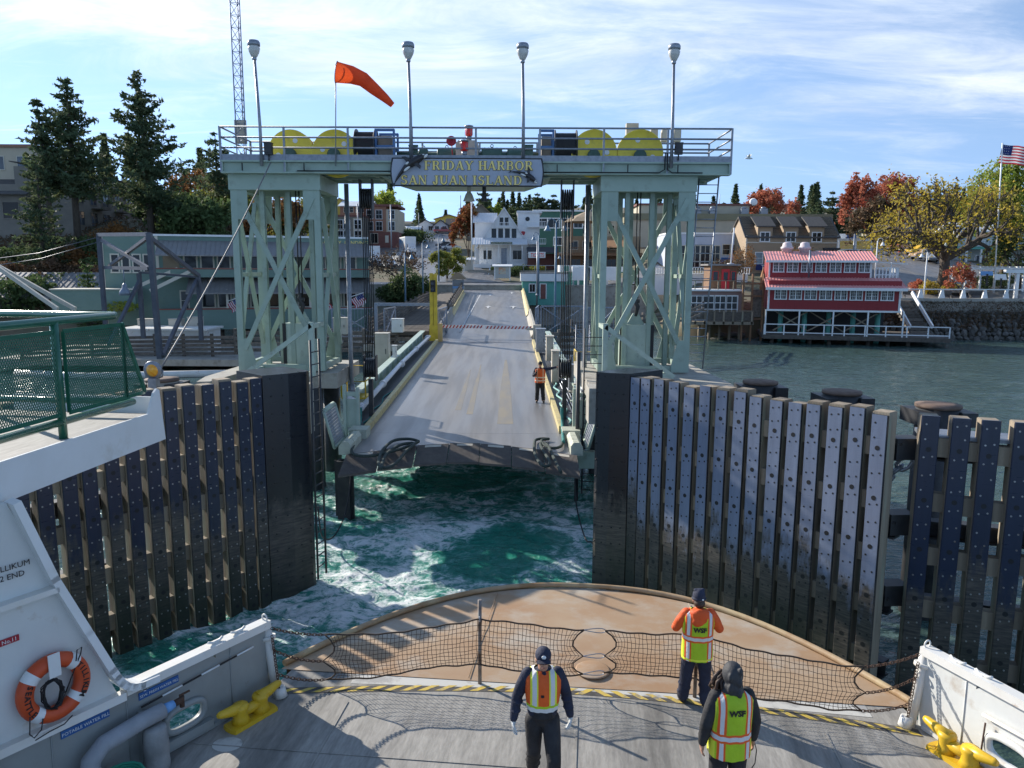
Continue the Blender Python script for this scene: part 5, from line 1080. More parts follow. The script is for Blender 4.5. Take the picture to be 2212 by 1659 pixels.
for u,lb,xr in((791,'left',-1.6-RW-1.05),(1226,'right',-1.7+RW+.75)):
 c=aty(u,402,GY+1.2);t=thing('hoist_tackle',f'black wire rope tackle hanging at the {lb} of the ramp','tackle',(c.x,c.y,3.0));zt_=CAPZ+.5;zb_=4.4
 mb=MB()
 for k in range(6):mb.tube([(c.x-.16+.065*k,c.y+.03*(k%2),zt_-.9),(c.x-.16+.065*k,c.y+.03*(k%2),zb_+.3)],.018,6)
 build(mb,'wire_rope',MT['black_cable'],t,kind='stuff')
 for z0,z1 in((zt_-1.35,zt_),(zb_-.55,zb_+.4)):
  mb=MB()
  for k in range(5):mb.lathe([(.10,0),(.36,.01),(.36,.05),(.10,.06)],18,(c.x-.19+.08*k,c.y,(z0+z1)/2),(1,0,0))
  mb.box(c.x-.24,c.x-.2,c.y-.2,c.y+.2,z0,z1);mb.box(c.x+.2,c.x+.24,c.y-.2,c.y+.2,z0,z1);build(mb,'sheave_block',MT['dark_steel'],t)
 mb=MB();mb.bar((c.x,c.y,zb_-.5),(c.x,c.y,2.2),.16,.16);mb.bar((c.x,c.y,2.25),(xr,c.y,2.25),.3,.3);build(mb,'hanger',MT['dark_steel'],t)
for u,lb in((748,'left'),(1270,'right')):
 a=aty(u,405,GY+1.8);mb=MB();mb.tube([(a.x,a.y,CAPZ+.4),(a.x,a.y,-.6)],.085,10);mb.cyl((a.x,a.y,3.2),(a.x,a.y,3.6),.13);solo(mb,'guide_pole',MT['galv'],f'vertical grey guide pole at the {lb} of the ramp opening','pole')
def rail_cage(x0,x1,y0,y1,z0,z1,name,label,m='yellow'):
 t=thing(name,label,'guard rail',((x0+x1)/2,(y0+y1)/2,z0));mb=MB()
 for x in(x0,x1):
  for y in(y0,y1):mb.tube([(x,y,z0),(x,y,z1)],.032,8)
 build(mb,'post',MT[m],t);mb=MB()
 for z in(z1,(z0+z1)/2):mb.tube([(x0,y1,z),(x0,y0,z),(x1,y0,z),(x1,y1,z)],.028,8)
 build(mb,'rail',MT[m],t);mb=MB();mb.box(x0,x1,y0,y1,z0-.08,z0);build(mb,'platform',MT[m],t)
a=atz(738,858,3.0);b=atz(790,858,3.0);rail_cage(a.x,b.x,a.y,a.y+1.0,3.0,4.25,'access_platform','yellow railed access platform beside the left tower')
def cabinet(u0,u1,vt,vb,y,label,m='beige_box',dpt=.7):
 a=aty(u0,vb,y);b=aty(u1,vt,y);t=thing('control_cabinet',label,'cabinet',((a.x+b.x)/2,y+dpt/2,a.z));mb=MB();mb.box(a.x,b.x,y,y+dpt,a.z,b.z);mb.box(a.x-.03,b.x+.03,y-.04,y+dpt+.03,b.z,b.z+.05);build(mb,'case',MT[m],t)
 mb=MB();w_=b.x-a.x;h_=b.z-a.z;mb.box(a.x+.06*w_,b.x-.06*w_,y-.02,y-.001,a.z+.06*h_,b.z-.06*h_);o=build(mb,'door',MT[m],t);mb=MB();mb.box(a.x+.8*w_,a.x+.84*w_,y-.05,y-.021,a.z+.45*h_,a.z+.6*h_);build(mb,'handle',MT['dark_steel'],o)
cabinet(810,838,722,800,40.5,'tall beige control cabinet behind the left ramp girder');cabinet(720,748,688,722,52,'tan roofed cabinet by the left rope tackle')
cabinet(846,870,690,718,55,'white box on the timber fence left of the yellow column','white_worn')
cabinet(848,856,748,772,38.5,'small white box on a post by the left ramp girder','white_worn',.2)
cabinet(1158,1178,712,760,47,'first grey cabinet along the right ramp girder','galv');cabinet(1180,1196,728,780,42,'second grey cabinet along the right ramp girder');cabinet(1192,1208,760,830,36,'third tan cabinet along the right ramp girder');cabinet(1228,1240,790,850,32,'slim grey cabinet beside the coiled green line','galv',.3)
for k,q in enumerate((4,9,15,21)):
 pass
t=thing('pipe_rail','bundle of grey conduits along the right ramp girder','pipes',RP(2,RW+.9,0));
for k in range(4):
 mb=MB();mb.tube([RP(2.5,RW+.72+.07*k,.16+.10*k),RP(SL-1,RW+.72+.07*k,.16+.10*k)],.03,7);build(mb,'conduit',MT['galv'],t)
mb=MB();
for q in np.arange(3,SL-1,2.4):mb.box(RP(q,RW+.8).x-.2,RP(q,RW+.8).x+.2,RP(q,0).y-.03,RP(q,0).y+.03,RP(q,0,.08).z,RP(q,0,.13).z);mb.tube([RP(q,RW+1.05,.0),RP(q,RW+1.05,1.0)],.03,6)
build(mb,'bracket',MT['galv'],t)
hp=[RP(1.0+k*.42,RW+.45+.1*math.sin(k*1.3),.14)for k in range(22)];mb=MB();mb.tube(hp,.045,8);solo(mb,'suction_hose',MT['teal_hose']if 'teal_hose' in MT else mk('teal_hose',(.25,.48,.44),ro=.4),'pale teal hose snaking along the right kerb of the ramp','hose')
mb=MB();hp=[RP(1.0+k*.5,-RW-.35+.08*math.sin(k*1.1),.14)for k in range(14)];mb.tube(hp,.03,8);solo(mb,'suction_hose',MT['rope_teal'],'green hose lying beside the white pipe on the left','hose')
c=RP(6.5,RW+1.3,1.3);mb=MB();random.seed(2)
for k in range(7):mb.tube([c+V((.1*math.cos(a)+random.uniform(-.03,.03),-.1+.05*k*.3,.62*math.sin(a)-.2))for a in np.linspace(0,2*math.pi,14,endpoint=False)],.025,6,closed=True)
solo(mb,'rope_coil',MT['coil_green']if 'coil_green' in MT else mk('coil_green',(.045,.06,.03),(.07,.08,.05),s=8,ro=.9),'coil of dark green line hung by the right ramp girder','rope')
rail_cage(RP(11,RW+1.6).x,RP(11,RW+2.5).x,RP(11,0).y,RP(11,0).y+1.2,2.6,4.0,'access_platform','yellow railed access platform right of the ramp')
for k in range(5):
 q=3.2+k*2.1;c=RP(q,RW+.95+.12*(k%2),.2);mb=MB();mb.box(c.x-.12,c.x+.14,c.y-.1,c.y+.12,c.z,c.z+.5+.18*(k%3));mb.cyl(c+V((0,0,.3)),c+V((-.3,.05,.35)),.04);mb.tube([c+V((.05,-.12,.5)),c+V((.2,-.2,.2)),c+V((.1,-.1,-.2))],.025,6);mb.box(c.x-.06,c.x+.06,c.y-.16,c.y-.1,c.z+.3,c.z+.42)
 solo(mb,'hydraulic_unit',MT[('pale_green','beige_box','dark_steel','galv','beige_dark')[k]],['pale green','tan','black','grey','brown'][k]+' hydraulic valve unit on the right side of the ramp','valve unit')
for u,v0,v1,lb in((1250,760,1060,'nearest the right nose plate'),):
 c=aty(u,v0,25.5);mb=MB();mb.tube([(c.x,25.5,c.z),(c.x,25.5,-.5)],.07,9);solo(mb,'guide_post',MT['dark_steel'],'thin dark post standing in the water '+lb,'post')
ladder('ladder',(aty(1283,900,26).x,26,-.3),(aty(1283,900,26).x,26,6.0),(1,0,0),.75,'dark ladder in the gap right of the ramp','ladder','dark_steel')
ladder('ladder',(aty(1258,760,50).x,50,-.3),(aty(1258,760,50).x,50,4.4),(1,0,0),.9,'distant dark ladder behind the right rope tackle','ladder','galv')
for x,y,k in((-5.35,23.6,0),):
 mb=MB();mb.box(x-.2,x+.2,y-.2,y+.2,-1,1.95);mb.box(x-.3,x+.3,y-.03,y+.03,-1,1.95);solo(mb,'fender_pile',MT['dark_steel'],('dark steel pile under the left end of the ramp lip','dark steel pile behind the left nose plate','dark steel pile under the right end of the ramp lip')[k],'pile')
mb=MB();mb.box(1.75,3.3,24.2,24.5,1.55,2.1);solo(mb,'cross_beam',MT['gantry_green'],'dark green beam behind the right nose plate','beam')
for pts,lb in(([(-4.95,22.9,2.0),(-5.0,22.6,1.1),(-5.05,22.0,.55),(-5.2,21.2,.25),(-5.3,20.4,.6),(-5.25,19.9,1.6)],'left'),([(2.0,23.2,2.0),(2.0,23.0,1.0),(2.05,22.2,.55),(2.15,21.0,.3),(2.2,20.0,.6),(2.2,19.4,.7)],'right')):
 rope_thing(pts,.022,MT['black_cable'],f'thin black line drooping below the {lb} end of the ramp lip')
# ------------------------------------------------------------------ signal column, barrier arms, hinge pier
c=aty(937,738,54.5);t=thing('signal_column','tall yellow steel column with a traffic light beside the barrier','column',(c.x,54.5,2.6));zt_=aty(937,590,54.5).z
mb=MB();mb.box(c.x-.26,c.x-.02,54.5,54.8,2.6,zt_);mb.box(c.x+.02,c.x+.26,54.5,54.8,2.6,zt_-.05);mb.box(c.x-.02,c.x+.02,54.6,54.7,2.6,zt_-.1);mb.box(c.x-.3,c.x+.3,54.46,54.84,2.6,4.0);build(mb,'shaft',MT['yellow'],t)
mb=MB();mb.box(c.x+.3,c.x+.62,54.5,54.8,2.7,4.1);build(mb,'arm_drive',MT['pale_orange']if 'pale_orange' in MT else mk('pale_orange',(.62,.40,.14),ro=.5),t)
zl=aty(937,618,54.4).z;mb=MB();mb.box(c.x-.17,c.x+.17,54.2,54.45,zl-.42,zl+.42);o=build(mb,'traffic_light',MT['black'],t)
for dz in(-.2,.2):mb=MB();mb.lathe([(.12,0),(.13,.1),(.12,.1),(.1,.02)],14,(c.x,54.2,zl+dz),(0,-1,0));build(mb,'light_hood',MT['grey_steel'],o)
mk('barrier_white',(.72,.70,.68),ro=.6);mk('barrier_red',(.42,.03,.03),ro=.6)
def barrier(u0,u1,v,label,y=56.5):
 a=aty(u0,v,y);b=aty(u1,v+1,y);t=thing('boom_barrier',label,'barrier',a);n=13
 mb=MB();mb.bar(a,b,.05,.22);build(mb,'arm',MT['barrier_white'],t)
 for k in range(n):
  p=a.lerp(b,(k+.2)/n);q=a.lerp(b,(k+.62)/n);mb=MB();mb.add([p+V((0,-.028,-.11)),q+V((0,-.028,-.11)),q+V((.13,-.028,.11)),p+V((.13,-.028,.11))],[(0,1,2,3)]);build(mb,'red_stripe',MT['barrier_red'],t)
barrier(946,1042,705,'left red and white striped barrier arm');barrier(1048,1148,707,'right red and white striped barrier arm')
c=aty(1160,720,56.5);mb=MB();mb.box(c.x-.3,c.x+.3,56.3,56.9,2.7,3.9);mb.box(c.x-.8,c.x-.2,56.45,56.6,3.5,3.68);solo(mb,'barrier_post',MT['beige_box'],'grey barrier post right of the ramp','post')
def gate(xa,ya,xb,yb,z0,z1,label,bars=10):
 a=V((xa,ya,z0));b=V((xb,yb,z0));up=V((0,0,z1-z0));t=thing('steel_gate',label,'gate',a);mb=MB()
 for p,q in((a,b),(a+up,b+up),(a,a+up),(b,b+up)):mb.bar(p,q,.09,.09)
 mb.bar(a,b+up,.07,.07);mb.bar(b,a+up,.07,.07);build(mb,'frame',MT['galv_blue'],t);mb=MB();mb.bar((0,0,0),up,.03,.03);bm=shared(mb,'bar',MT['galv_blue'])
 for k in range(1,bars):piece('bar',bm,t,a.lerp(b,k/bars),None,True)
mk('galv_blue',(.24,.28,.34),(.19,.22,.27),s=4,ro=.45,me=.4)
gate(-5.45,56.2,-5.2,60.5,2.9,5.0,'steel gate leaf swung open at the left of the road');gate(1.75,57,2.1,61,2.9,5.1,'steel gate leaf swung open at the right of the road');gate(2.2,58.5,5.6,58.5,2.9,5.2,'wide barred steel gate right of the road',16);gate(5.8,58.5,8.0,58.9,2.9,5.1,'narrow barred steel gate beside the right tower',12)
gate(-13.5,57,-10.2,57.5,2.9,5.0,'barred steel gate on the timber walkway',14);gate(-9.6,57,-9.2,60,2.9,5.0,'small steel gate leaf swung open on the walkway',8)
mb=MB();mb.bar((-10.3,57,5.35),(-5.7,57,5.35),.2,.22);mb.bar((-10.2,57,2.8),(-10.2,57,5.3),.22,.22);solo(mb,'overhead_beam',MT['galv_blue'],'grey overhead beam across the walkway gate','beam')
def road_strip(name,pl,pr,m,n=40,dz=0.,kind='structure',uvw=None):
 mb=MB();P=[]
 for k in range(n+1):
  f=k/n*(len(pl)-1);i=min(int(f),len(pl)-2);g=f-i;a=V(pl[i]).lerp(V(pl[i+1]),g);b=V(pr[i]).lerp(V(pr[i+1]),g);P.append([a+V((0,0,dz)),a.lerp(b,.5)+V((0,0,dz+.04)),b+V((0,0,dz))])
 mb.grid(P);return struct(mb,name,m,kind)
RL=[(-5.35,54.2,2.8),(-5.6,75,3.6),(-6.3,100,4.6),(-8.0,128,5.7)];RR=[(1.5,54.2,2.8),(1.4,75,3.6),(1.2,100,4.6),(1.3,128,5.7)]
road_strip('approach_road',RL,RR,MT['asphalt'])
def along(pts,d):
 q=[V(p)for p in pts]
 for a,b in zip(q,q[1:]):
  l_=(b-a).length
  if d<=l_:return a+(b-a)*(d/l_),(b-a).normalized()
  d-=l_
 return q[-1],(q[-1]-q[-2]).normalized()
def plen(pts):return sum((V(b)-V(a)).length for a,b in zip(pts,pts[1:]))
def plank_fence(pts,h,rows,label,m='old_wood',pw=.2,step=2.4,posth=.15):
 t=thing('plank_fence',label,'fence',pts[0]);Ln=plen(pts);n=max(1,int(round(Ln/step)));st=Ln/n
 pm=MB();pm.box(-.1,.1,-.1,.1,-.1,h+posth);pm_=shared(pm,'post',MT[m])
 for k in range(n+1):
  p,e=along(pts,k*st);piece('post',pm_,t,p,math.atan2(e.y,e.x),True)
 for k in range(n):
  a,_=along(pts,k*st);b,_=along(pts,(k+1)*st)
  for r in range(rows):
   z=h*(r+.6)/rows;mb=MB();o=(b-a).normalized().cross(V((0,0,1)))*.12;mb.bar(a+V((0,0,z))+o,b+V((0,0,z+random.uniform(-.03,.03)))+o,.05,pw);build(mb,'plank',MT[m],t)
 return t
random.seed(5)
plank_fence([(-11.3,60,3.0),(-10.6,75,3.5),(-9.9,92,4.2)],1.15,4,'weathered plank fence on the left side of the walkway',step=2.6,pw=.2)
plank_fence([(-6.1,72,3.5),(-6.9,104,4.8)],1.2,4,'weathered plank fence between walkway and road',step=2.8)
plank_fence([(-21,57.5,1.6),(-13.8,56.5,1.7),(-6.0,55.6,1.8)],1.7,4,'timber plank bulkhead left of the ramp hinge',pw=.26,step=2.6)
plank_fence([(-37,57,1.0),(-30,60.5,1.0),(-21.5,60,1.1)],1.6,5,'curving plank fence on the dock at far left',pw=.22,step=2.4)
plank_fence([(2.2,55.2,1.7),(4.6,55.4,1.7)],1.8,4,'plank bulkhead right of the ramp hinge',pw=.26,step=1.2)
plank_fence([(4.8,62,2.6),(16,70,3.2),(20,80,3.4)],1.2,3,'dark plank fence right of the road behind the tower',step=2.8)
def jersey(pts,h,label,m='concrete'):
 mb=MB();P=[]
 for p in pts:
  p=V(p);P.append([p+V((-.3,0,0)),p+V((-.12,0,.35*h)),p+V((-.08,0,h)),p+V((.08,0,h)),p+V((.12,0,.35*h)),p+V((.3,0,0))])
 mb.grid(P,False);return solo(mb,'road_barrier',MT[m],label,'barrier',base=pts[0])
jersey([(-5.5,57,2.9),(-5.75,72,3.5)],.95,'pale concrete barrier on the left of the approach road');jersey([(-5.85,73,3.55),(-6.6,103,4.75)],.5,'yellow painted kerb on the left of the approach road','pale_yellow');jersey([(1.7,57,2.95),(1.65,72,3.5)],.8,'pale concrete barrier on the right of the approach road');jersey([(1.6,73,3.55),(1.5,112,5.0)],.5,'yellow painted kerb on the right of the approach road','pale_yellow')
mb=MB();rows=[[V((-10.9,58,2.95)),V((-6.1,58,2.95))],[V((-10.4,75,3.45)),V((-6.3,75,3.5))],[V((-9.8,105,4.75)),V((-7.2,105,4.8))]];mb.grid(rows,False);struct(mb,'walkway',MT['old_wood'])
mb=MB();wb=MB();wb.box(-2.3,2.3,-.07,.07,0,.05);wm=shared(wb,'walkway_board',MT['old_wood'])
wk=[o for o in COL.objects if o.name=='walkway'][0]
for k in range(110):y=58.1+k*.155*1.3;piece('walkway_board',wm,wk,(-8.5+.02*(y-58),y,2.965+.0305*(y-58)),None)
for k,y in enumerate((55.2,63,72,82,93,104)):
 mb=MB();z=2.6+.038*(y-54)
 for x in(-10,-7,-4,-1,1.3):mb.cyl((x,y,-1),(x,y,z-.3),.22,n=10)
 mb.box(-10.8,2.0,y-.2,y+.2,z-.6,z-.15);solo(mb,'trestle_bent',MT['old_wood' if k else 'concrete'],['concrete hinge pier under the shore end of the ramp','first','second','third','fourth','fifth'][k]+('' if k==0 else ' timber trestle bent under the approach road counted from the ramp'),'trestle')
mk('road_white',(.62,.62,.60),(.4,.4,.4),s=2,ro=.7)
def arrow(x,y,k):
 z=2.86+.0385*(y-54)+.05;mb=MB();mb.prism([(x-.1,y-1.4),(x+.1,y-1.4),(x+.1,y+.3),(x+.4,y+.3),(x,y+1.6),(x-.4,y+.3),(x-.1,y+.3)],0,.004,lambda a,b,h:(a,b,2.865+.0385*(b-54)+h));o=build(mb,'painted_arrow',MT['road_white'],None,True);o['kind']='structure'
arrow(-2.6,82,0);arrow(.1,82,1);arrow(-2.9,100,2);arrow(-.1,104,3)
mb=MB();mb.prism([(-4.2,60),(-4.08,60),(-4.2,118),(-4.32,118)],0,.004,lambda a,b,h:(a,b,2.85+.0385*(b-54)+h));o=struct(mb,'lane_line',MT['road_white'])
mb=MB();mb.tube([(-37,56.2,.15),(-31,54.6,.15),(-25,55.6,.18),(-19,56.6,.2)],.28,10);solo(mb,'floating_boom',MT['white_worn'],'long pale floating boom in front of the plank dock','boom')
mb=MB();mb.box(-40,-20,58,70,.5,1.0);solo(mb,'dock',MT['concrete'],'low concrete dock below the green building','dock')
mb=MB();mb.prism([(-31.5,60.8),(-24.6,61.2),(-24.6,64),(-31.5,64)],1.0,3.0,lambda a,b,h:(a,b,h));mb.box(-31.7,-24.4,60.7,64.2,3.0,3.15);solo(mb,'tank_box',MT['white_worn'],'long white topped tank on the dock behind the steel frame','tank')
for u0,u1,vt,vb,lb in((300,337,690,728,'square beige cabinet on the dock leftmost of three'),(368,395,690,716,'square beige cabinet with orange lamp on the dock'),(410,437,686,716,'white cabinet on the dock rightmost of three')):cabinet(u0*.97+8,u1*.97+8,vt,vb,63.5,lb)
t=thing('passenger_gantry','tall dark grey steel passenger ramp frame at the left','frame',(-24,46,0));FY,FB=50.0,57.0
f1,f2=aty(213,510,FB),aty(322,505,FY);f3=aty(435,620,FB);f2l=aty(342,620,FB)
mb=MB();g=.42
for p in(V((f1.x,FB,0)),V((f2.x,FY,0))):pass
def fbar(a,b,w_=.36):mb=MB();mb.bar(a,b,w_*.75,w_*.75);build(mb,'member',MT['grey_steel'],t)
A_=lambda u,v,y:aty(u,v,y)
fbar(A_(213,505,FB),A_(228,700,FB));fbar(A_(322,503,FY),A_(346,775,FY),.42);fbar(A_(213,507,FB),A_(322,506,FY),.34);fbar(A_(228,578,FB),A_(322,580,FY),.3);fbar(A_(218,518,FB),A_(330,585,FY),.28);fbar(A_(318,514,FY),A_(236,575,FB),.28)
fbar(A_(322,512,FY),A_(428,595,FB),.34);fbar(A_(428,592,FB),A_(435,735,FB),.36);fbar(A_(425,605,FB),A_(352,770,FY),.30);fbar(A_(300,590,FB),A_(310,730,FB),.36);fbar(A_(302,605,FB),A_(235,745,FY+3),.28);fbar(A_(300,588,FB),A_(425,598,FB),.22)
mb=MB();a,b=A_(213,512,FB),A_(-20,560,70);mb.tube([a,a.lerp(b,.5)-V((0,0,.3)),b],.035,6);solo(mb,'stay_wire',MT['grey_steel'],'upper stay wire running left from the steel frame','wire');mb=MB();a,b=A_(222,520,FB),A_(-20,575,70);mb.tube([a,a.lerp(b,.5)-V((0,0,.3)),b],.03,6);solo(mb,'stay_wire',MT['grey_steel'],'lower stay wire running left from the steel frame','wire')
c=A_(270,632,FB-1);mb=MB();mb.lathe([(.42,-.2),(.36,.1),(.2,.3),(.16,.55),(.05,.7)],16,c);mb.tube([c+V((0,0,.6)),c+V((0,0,1.8))],.04,6);solo(mb,'hanging_lamp',MT['galv_blue'],'bell shaped blue grey lamp hanging in the steel frame','lamp')
# ------------------------------------------------------------------ terrain
def sst(a,b,x):t=np.clip((x-a)/(b-a),0,1);return t*t*(3-2*t)
def zg(x,y):
 x=np.asarray(x,float);y=np.asarray(y,float)
 Lh=np.where(y<78,2.5-.9*(78-y),np.where(y<122,2.5+.29*(y-78),15.26+.06*(y-122)))
 C=np.where(y<111,-3.+0*y,np.where(y<113.5,-3+8.4*(y-111)/2.5,np.where(y<128,5.4+.02*(y-113.5),np.where(y<230,5.69+.125*(y-128),18.4+.03*(y-230)))))
 Rr=np.where(y<89,-3+.0*y,np.where(y<93.5,-3+7.2*(y-89)/4.5,np.where(y<97,4.2+.12*(y-93.5),np.where(y<130,4.62+.155*(y-97),9.73+.085*(y-130)))))
 wl=1-sst(-46,-34,x);wr=sst(14,27,x)
 z=C*(1-wl)*(1-wr)+Lh*wl+Rr*wr
 return np.maximum(z,-3)
def zgs(x,y):return float(zg(x,y))
def make_ground():
 xs=np.concatenate([np.linspace(-900,-125,12),np.linspace(-120,130,126),np.linspace(140,900,12)]);ys=np.concatenate([np.linspace(60,150,100),np.linspace(152,260,36),np.linspace(280,1500,12)])
 X,Yy=np.meshgrid(xs,ys,indexing='ij');Z=zg(X,Yy)+(fbm(X*.15,Yy*.15,3,2)-.5)*np.where(X<-40,1.2,.1);idx=np.arange(X.size).reshape(X.shape)
 me=np_mesh('ground',np.stack([X,Yy,Z],-1).reshape(-1,3),np.stack([idx[:-1,:-1],idx[1:,:-1],idx[1:,1:],idx[:-1,1:]],-1).reshape(-1,4),[mk('soil',(.15,.125,.08),(.085,.095,.05),s=.35,ro=.95,dirt=(.14,.10,.06),ds=.6,dlo=.5,dhi=.65,bump=.6,bs=3)],True)
 o=bpy.data.objects.new('ground',me);COL.objects.link(o);o['kind']='structure'
make_ground()
def drape(name,pl,pr,m,dz=.06,nu=8,nv=40,kind='structure'):
 mb=MB();P=[]
 for k in range(nv+1):
  f=k/nv*(len(pl)-1);i=min(int(f),len(pl)-2);g=f-i;row=[]
  for j in range(nu+1):
   x=(pl[i][0]*(1-g)+pl[i+1][0]*g)*(1-j/nu)+(pr[i][0]*(1-g)+pr[i+1][0]*g)*j/nu;y=(pl[i][1]*(1-g)+pl[i+1][1]*g)*(1-j/nu)+(pr[i][1]*(1-g)+pr[i+1][1]*g)*j/nu
   row.append((x,y,zgs(x,y)+dz))
  P.append(row)
 mb.grid(P);return struct(mb,name,m,kind)
drape('street',[(-30,113.7),(-30,127)],[(24,113.7),(24,127)],MT['asphalt'],.10,24,10)
drape('street',[(-14,126.5),(-24,170),(-34,235)],[(-1,126.5),(-12,170),(-20,235)],MT['asphalt'],.16,6,40)
drape('street',[(40,95.2),(44,112),(58,140),(66,200)],[(95,95.2),(76,112),(76,140),(80,200)],MT['asphalt'],.12,14,40)
drape('parking_lot',[(-36,150),(-30,195)],[(-22,150),(-24,195)],MT['asphalt'],.10,6,20)
mb=MB();mb.box(-24,24,110.6,111.4,-1,5.55);mb.box(-24,24,110.5,111.6,5.55,5.75);solo(mb,'sea_wall',MT['concrete'],'grey concrete sea wall at the head of the harbour','wall')
# ------------------------------------------------------------------ building kit (local frame: x along facade, -y outwards, z up)
mk('trim_white',(.80,.81,.80),(.75,.76,.75),s=1,ro=.55)
mk('trim_cream',(.60,.56,.46),ro=.6)
def siding(nm,c,c2,per=.16,**k):
 m=mat(nm,c,c2,s=.6,ro=.7,dirt=tuple(x*.7 for x in c),ds=.5,dlo=.55,dhi=.8,**k);t=m.node_tree;n=t.nodes;l=t.links;tcn=n.new('ShaderNodeTexCoord');wv=n.new('ShaderNodeTexWave');wv.wave_type='BANDS';wv.bands_direction='Z';wv.wave_profile='SAW'
 l.new(tcn.outputs['Object'],wv.inputs['Vector']);wv.inputs['Scale'].default_value=2*math.pi/per/20*1.0;bp=n.new('ShaderNodeBump');bp.inputs['Strength'].default_value=.5;bp.inputs['Distance'].default_value=.03;l.new(wv.outputs['Fac'],bp.inputs['Height']);l.new(bp.outputs[0],n['Principled BSDF'].inputs['Normal']);MT[nm]=m
siding('siding_teal',(.15,.235,.20),(.17,.255,.22),.3);siding('siding_white',(.76,.78,.79),(.70,.72,.73),.25);siding('siding_brown',(.38,.28,.185),(.35,.26,.17),.3);siding('siding_green',(.05,.15,.11),(.06,.165,.12),.3)
siding('shingle_grey',(.24,.215,.18),(.20,.18,.15),.35);siding('siding_pale',(.50,.52,.50),(.46,.48,.46),.3)
mk('red_board',(.30,.03,.035),(.26,.027,.03),s=1.5,ro=.65,stretch=(5,1,.2),dirt=(.13,.02,.02),dlo=.55,dhi=.8)
mk('brick',(.34,.175,.115),(.30,.15,.10),s=2,ro=.85);mk('brick_dark',(.22,.09,.075),(.18,.075,.06),s=2,ro=.85);mk('stucco_tan',(.55,.47,.35),(.50,.43,.32),s=.5,ro=.85);mk('stucco_olive',(.27,.245,.15),(.24,.22,.14),s=.5,ro=.85);mk('stucco_beige',(.52,.47,.36),(.48,.43,.33),s=.5,ro=.85)
mk('roof_metal',(.25,.24,.23),(.21,.20,.195),s=1,ro=.5,me=.2,dirt=(.20,.17,.14),dlo=.6,dhi=.8);mk('roof_shingle',(.11,.10,.09),(.08,.075,.07),s=3,ro=.9,bump=.4,bs=8);mk('roof_red',(.74,.34,.31),(.70,.31,.28),s=.7,ro=.45,dirt=(.36,.10,.09),dlo=.6,dhi=.85);mk('roof_white',(.70,.71,.72),(.62,.63,.64),s=1,ro=.5,dirt=(.42,.28,.2),dlo=.64,dhi=.75);mk('roof_tan',(.33,.25,.16),(.28,.21,.14),s=2,ro=.85)
WC={}
def window(root,x,z,w,h,y=0.,nx=2,ny=2,fr='trim_white',pane='glass',tr=.10,mun=.04,face='f',xoff=None):
 0
 k=(round(w,2),round(h,2),nx,ny,fr,pane,tr,mun)
 if k not in WC:
  mb=MB();mb.box(-w/2-tr,w/2+tr,-.07,0,h/2,h/2+tr);mb.box(-w/2-tr-.03,w/2+tr+.03,-.10,0,-h/2-tr,-h/2);mb.box(-w/2-tr,-w/2,-.07,0,-h/2,h/2);mb.box(w/2,w/2+tr,-.07,0,-h/2,h/2)
  for i in range(1,nx):q=-w/2+w*i/nx;mb.box(q-mun/2,q+mun/2,-.05,-.022,-h/2,h/2)
  for i in range(1,ny):q=-h/2+h*i/ny;mb.box(-w/2,w/2,-.045,-.023,q-mun/2,q+mun/2)
  f=shared(mb,'window',MT[fr]);mb=MB();mb.box(-w/2,w/2,-.02,0,-h/2,h/2);WC[k]=(f,shared(mb,'pane',MT[pane]))
 f,p=WC[k]
 if face=='f':o=piece('window',f,root,(x,y,z))
 elif face=='r':o=piece('window',f,root,(y,x,z),math.pi/2)
 else:o=piece('window',f,root,(y,x,z),-math.pi/2)
 piece('pane',p,o);return o
def lb_(root,mb,name,m,**k):return build(mb,name,m,root,True,**k)
def bbox(root,x0,x1,y0,y1,z0,z1,name,m,**k):mb=MB();mb.box(x0,x1,y0,y1,z0,z1);return lb_(root,mb,name,MT[m],**k)
def gable_y(root,x0,x1,y0,y1,z,rise,m,over=.3,t=.18,name='roof'):
 0
 mb=MB();xm=(x0+x1)/2
 s=rise/((x1-x0)/2);a=(x0-over,z-over*s);b=(xm,z+rise);c=(x1+over,z-over*s)
 mb.prism([a,b,c,(c[0],c[1]-t),(b[0],b[1]-t*1.2),(a[0],a[1]-t)],y0-over,y1+over,lambda p,q,h:(p,h,q));return lb_(root,mb,name,MT[m])
def gable_x(root,x0,x1,y0,y1,z,rise,m,over=.3,t=.18,name='roof',f=.5):
 mb=MB();ym=y0+(y1-y0)*f;s=rise/(ym-y0);s2=rise/max(.01,y1-ym);a=(y0-over,z-over*s);b=(ym,z+rise);c=(y1+over,z-over*s2)
 mb.prism([a,b,c,(c[0],c[1]-t),(b[0],b[1]-t*1.2),(a[0],a[1]-t)],x0-over,x1+over,lambda p,q,h:(h,p,q));return lb_(root,mb,name,MT[m])
def gable_wall(root,x0,x1,z,rise,y0,y1,m,name='gable'):
 mb=MB();mb.prism([(x0,z),(x1,z),((x0+x1)/2,z+rise)],y0,y1,lambda p,q,h:(p,h,q));return lb_(root,mb,name,MT[m])
def shed(root,x0,x1,y0,z0,y1,z1,m,t=.12,name='awning',seams=0,sm=None,parent=None):
 0
 mb=MB();mb.prism([(y0,z0),(y1,z1),(y1,z1-t),(y0,z0-t)],x0,x1,lambda p,q,h:(h,p,q));o=lb_(root,mb,name,MT[m])
 if seams:
  mb=MB();L_=math.hypot(y1-y0,z1-z0)
  for k in range(seams+1):
   x=x0+.03+(x1-x0-.06)*k/seams;mb.bar((x,y0,z0+.02),(x,y1,z1+.02),.05,.06)
  build(mb,'roof_seam',MT[sm or m],o,True,kind='stuff')
 return o
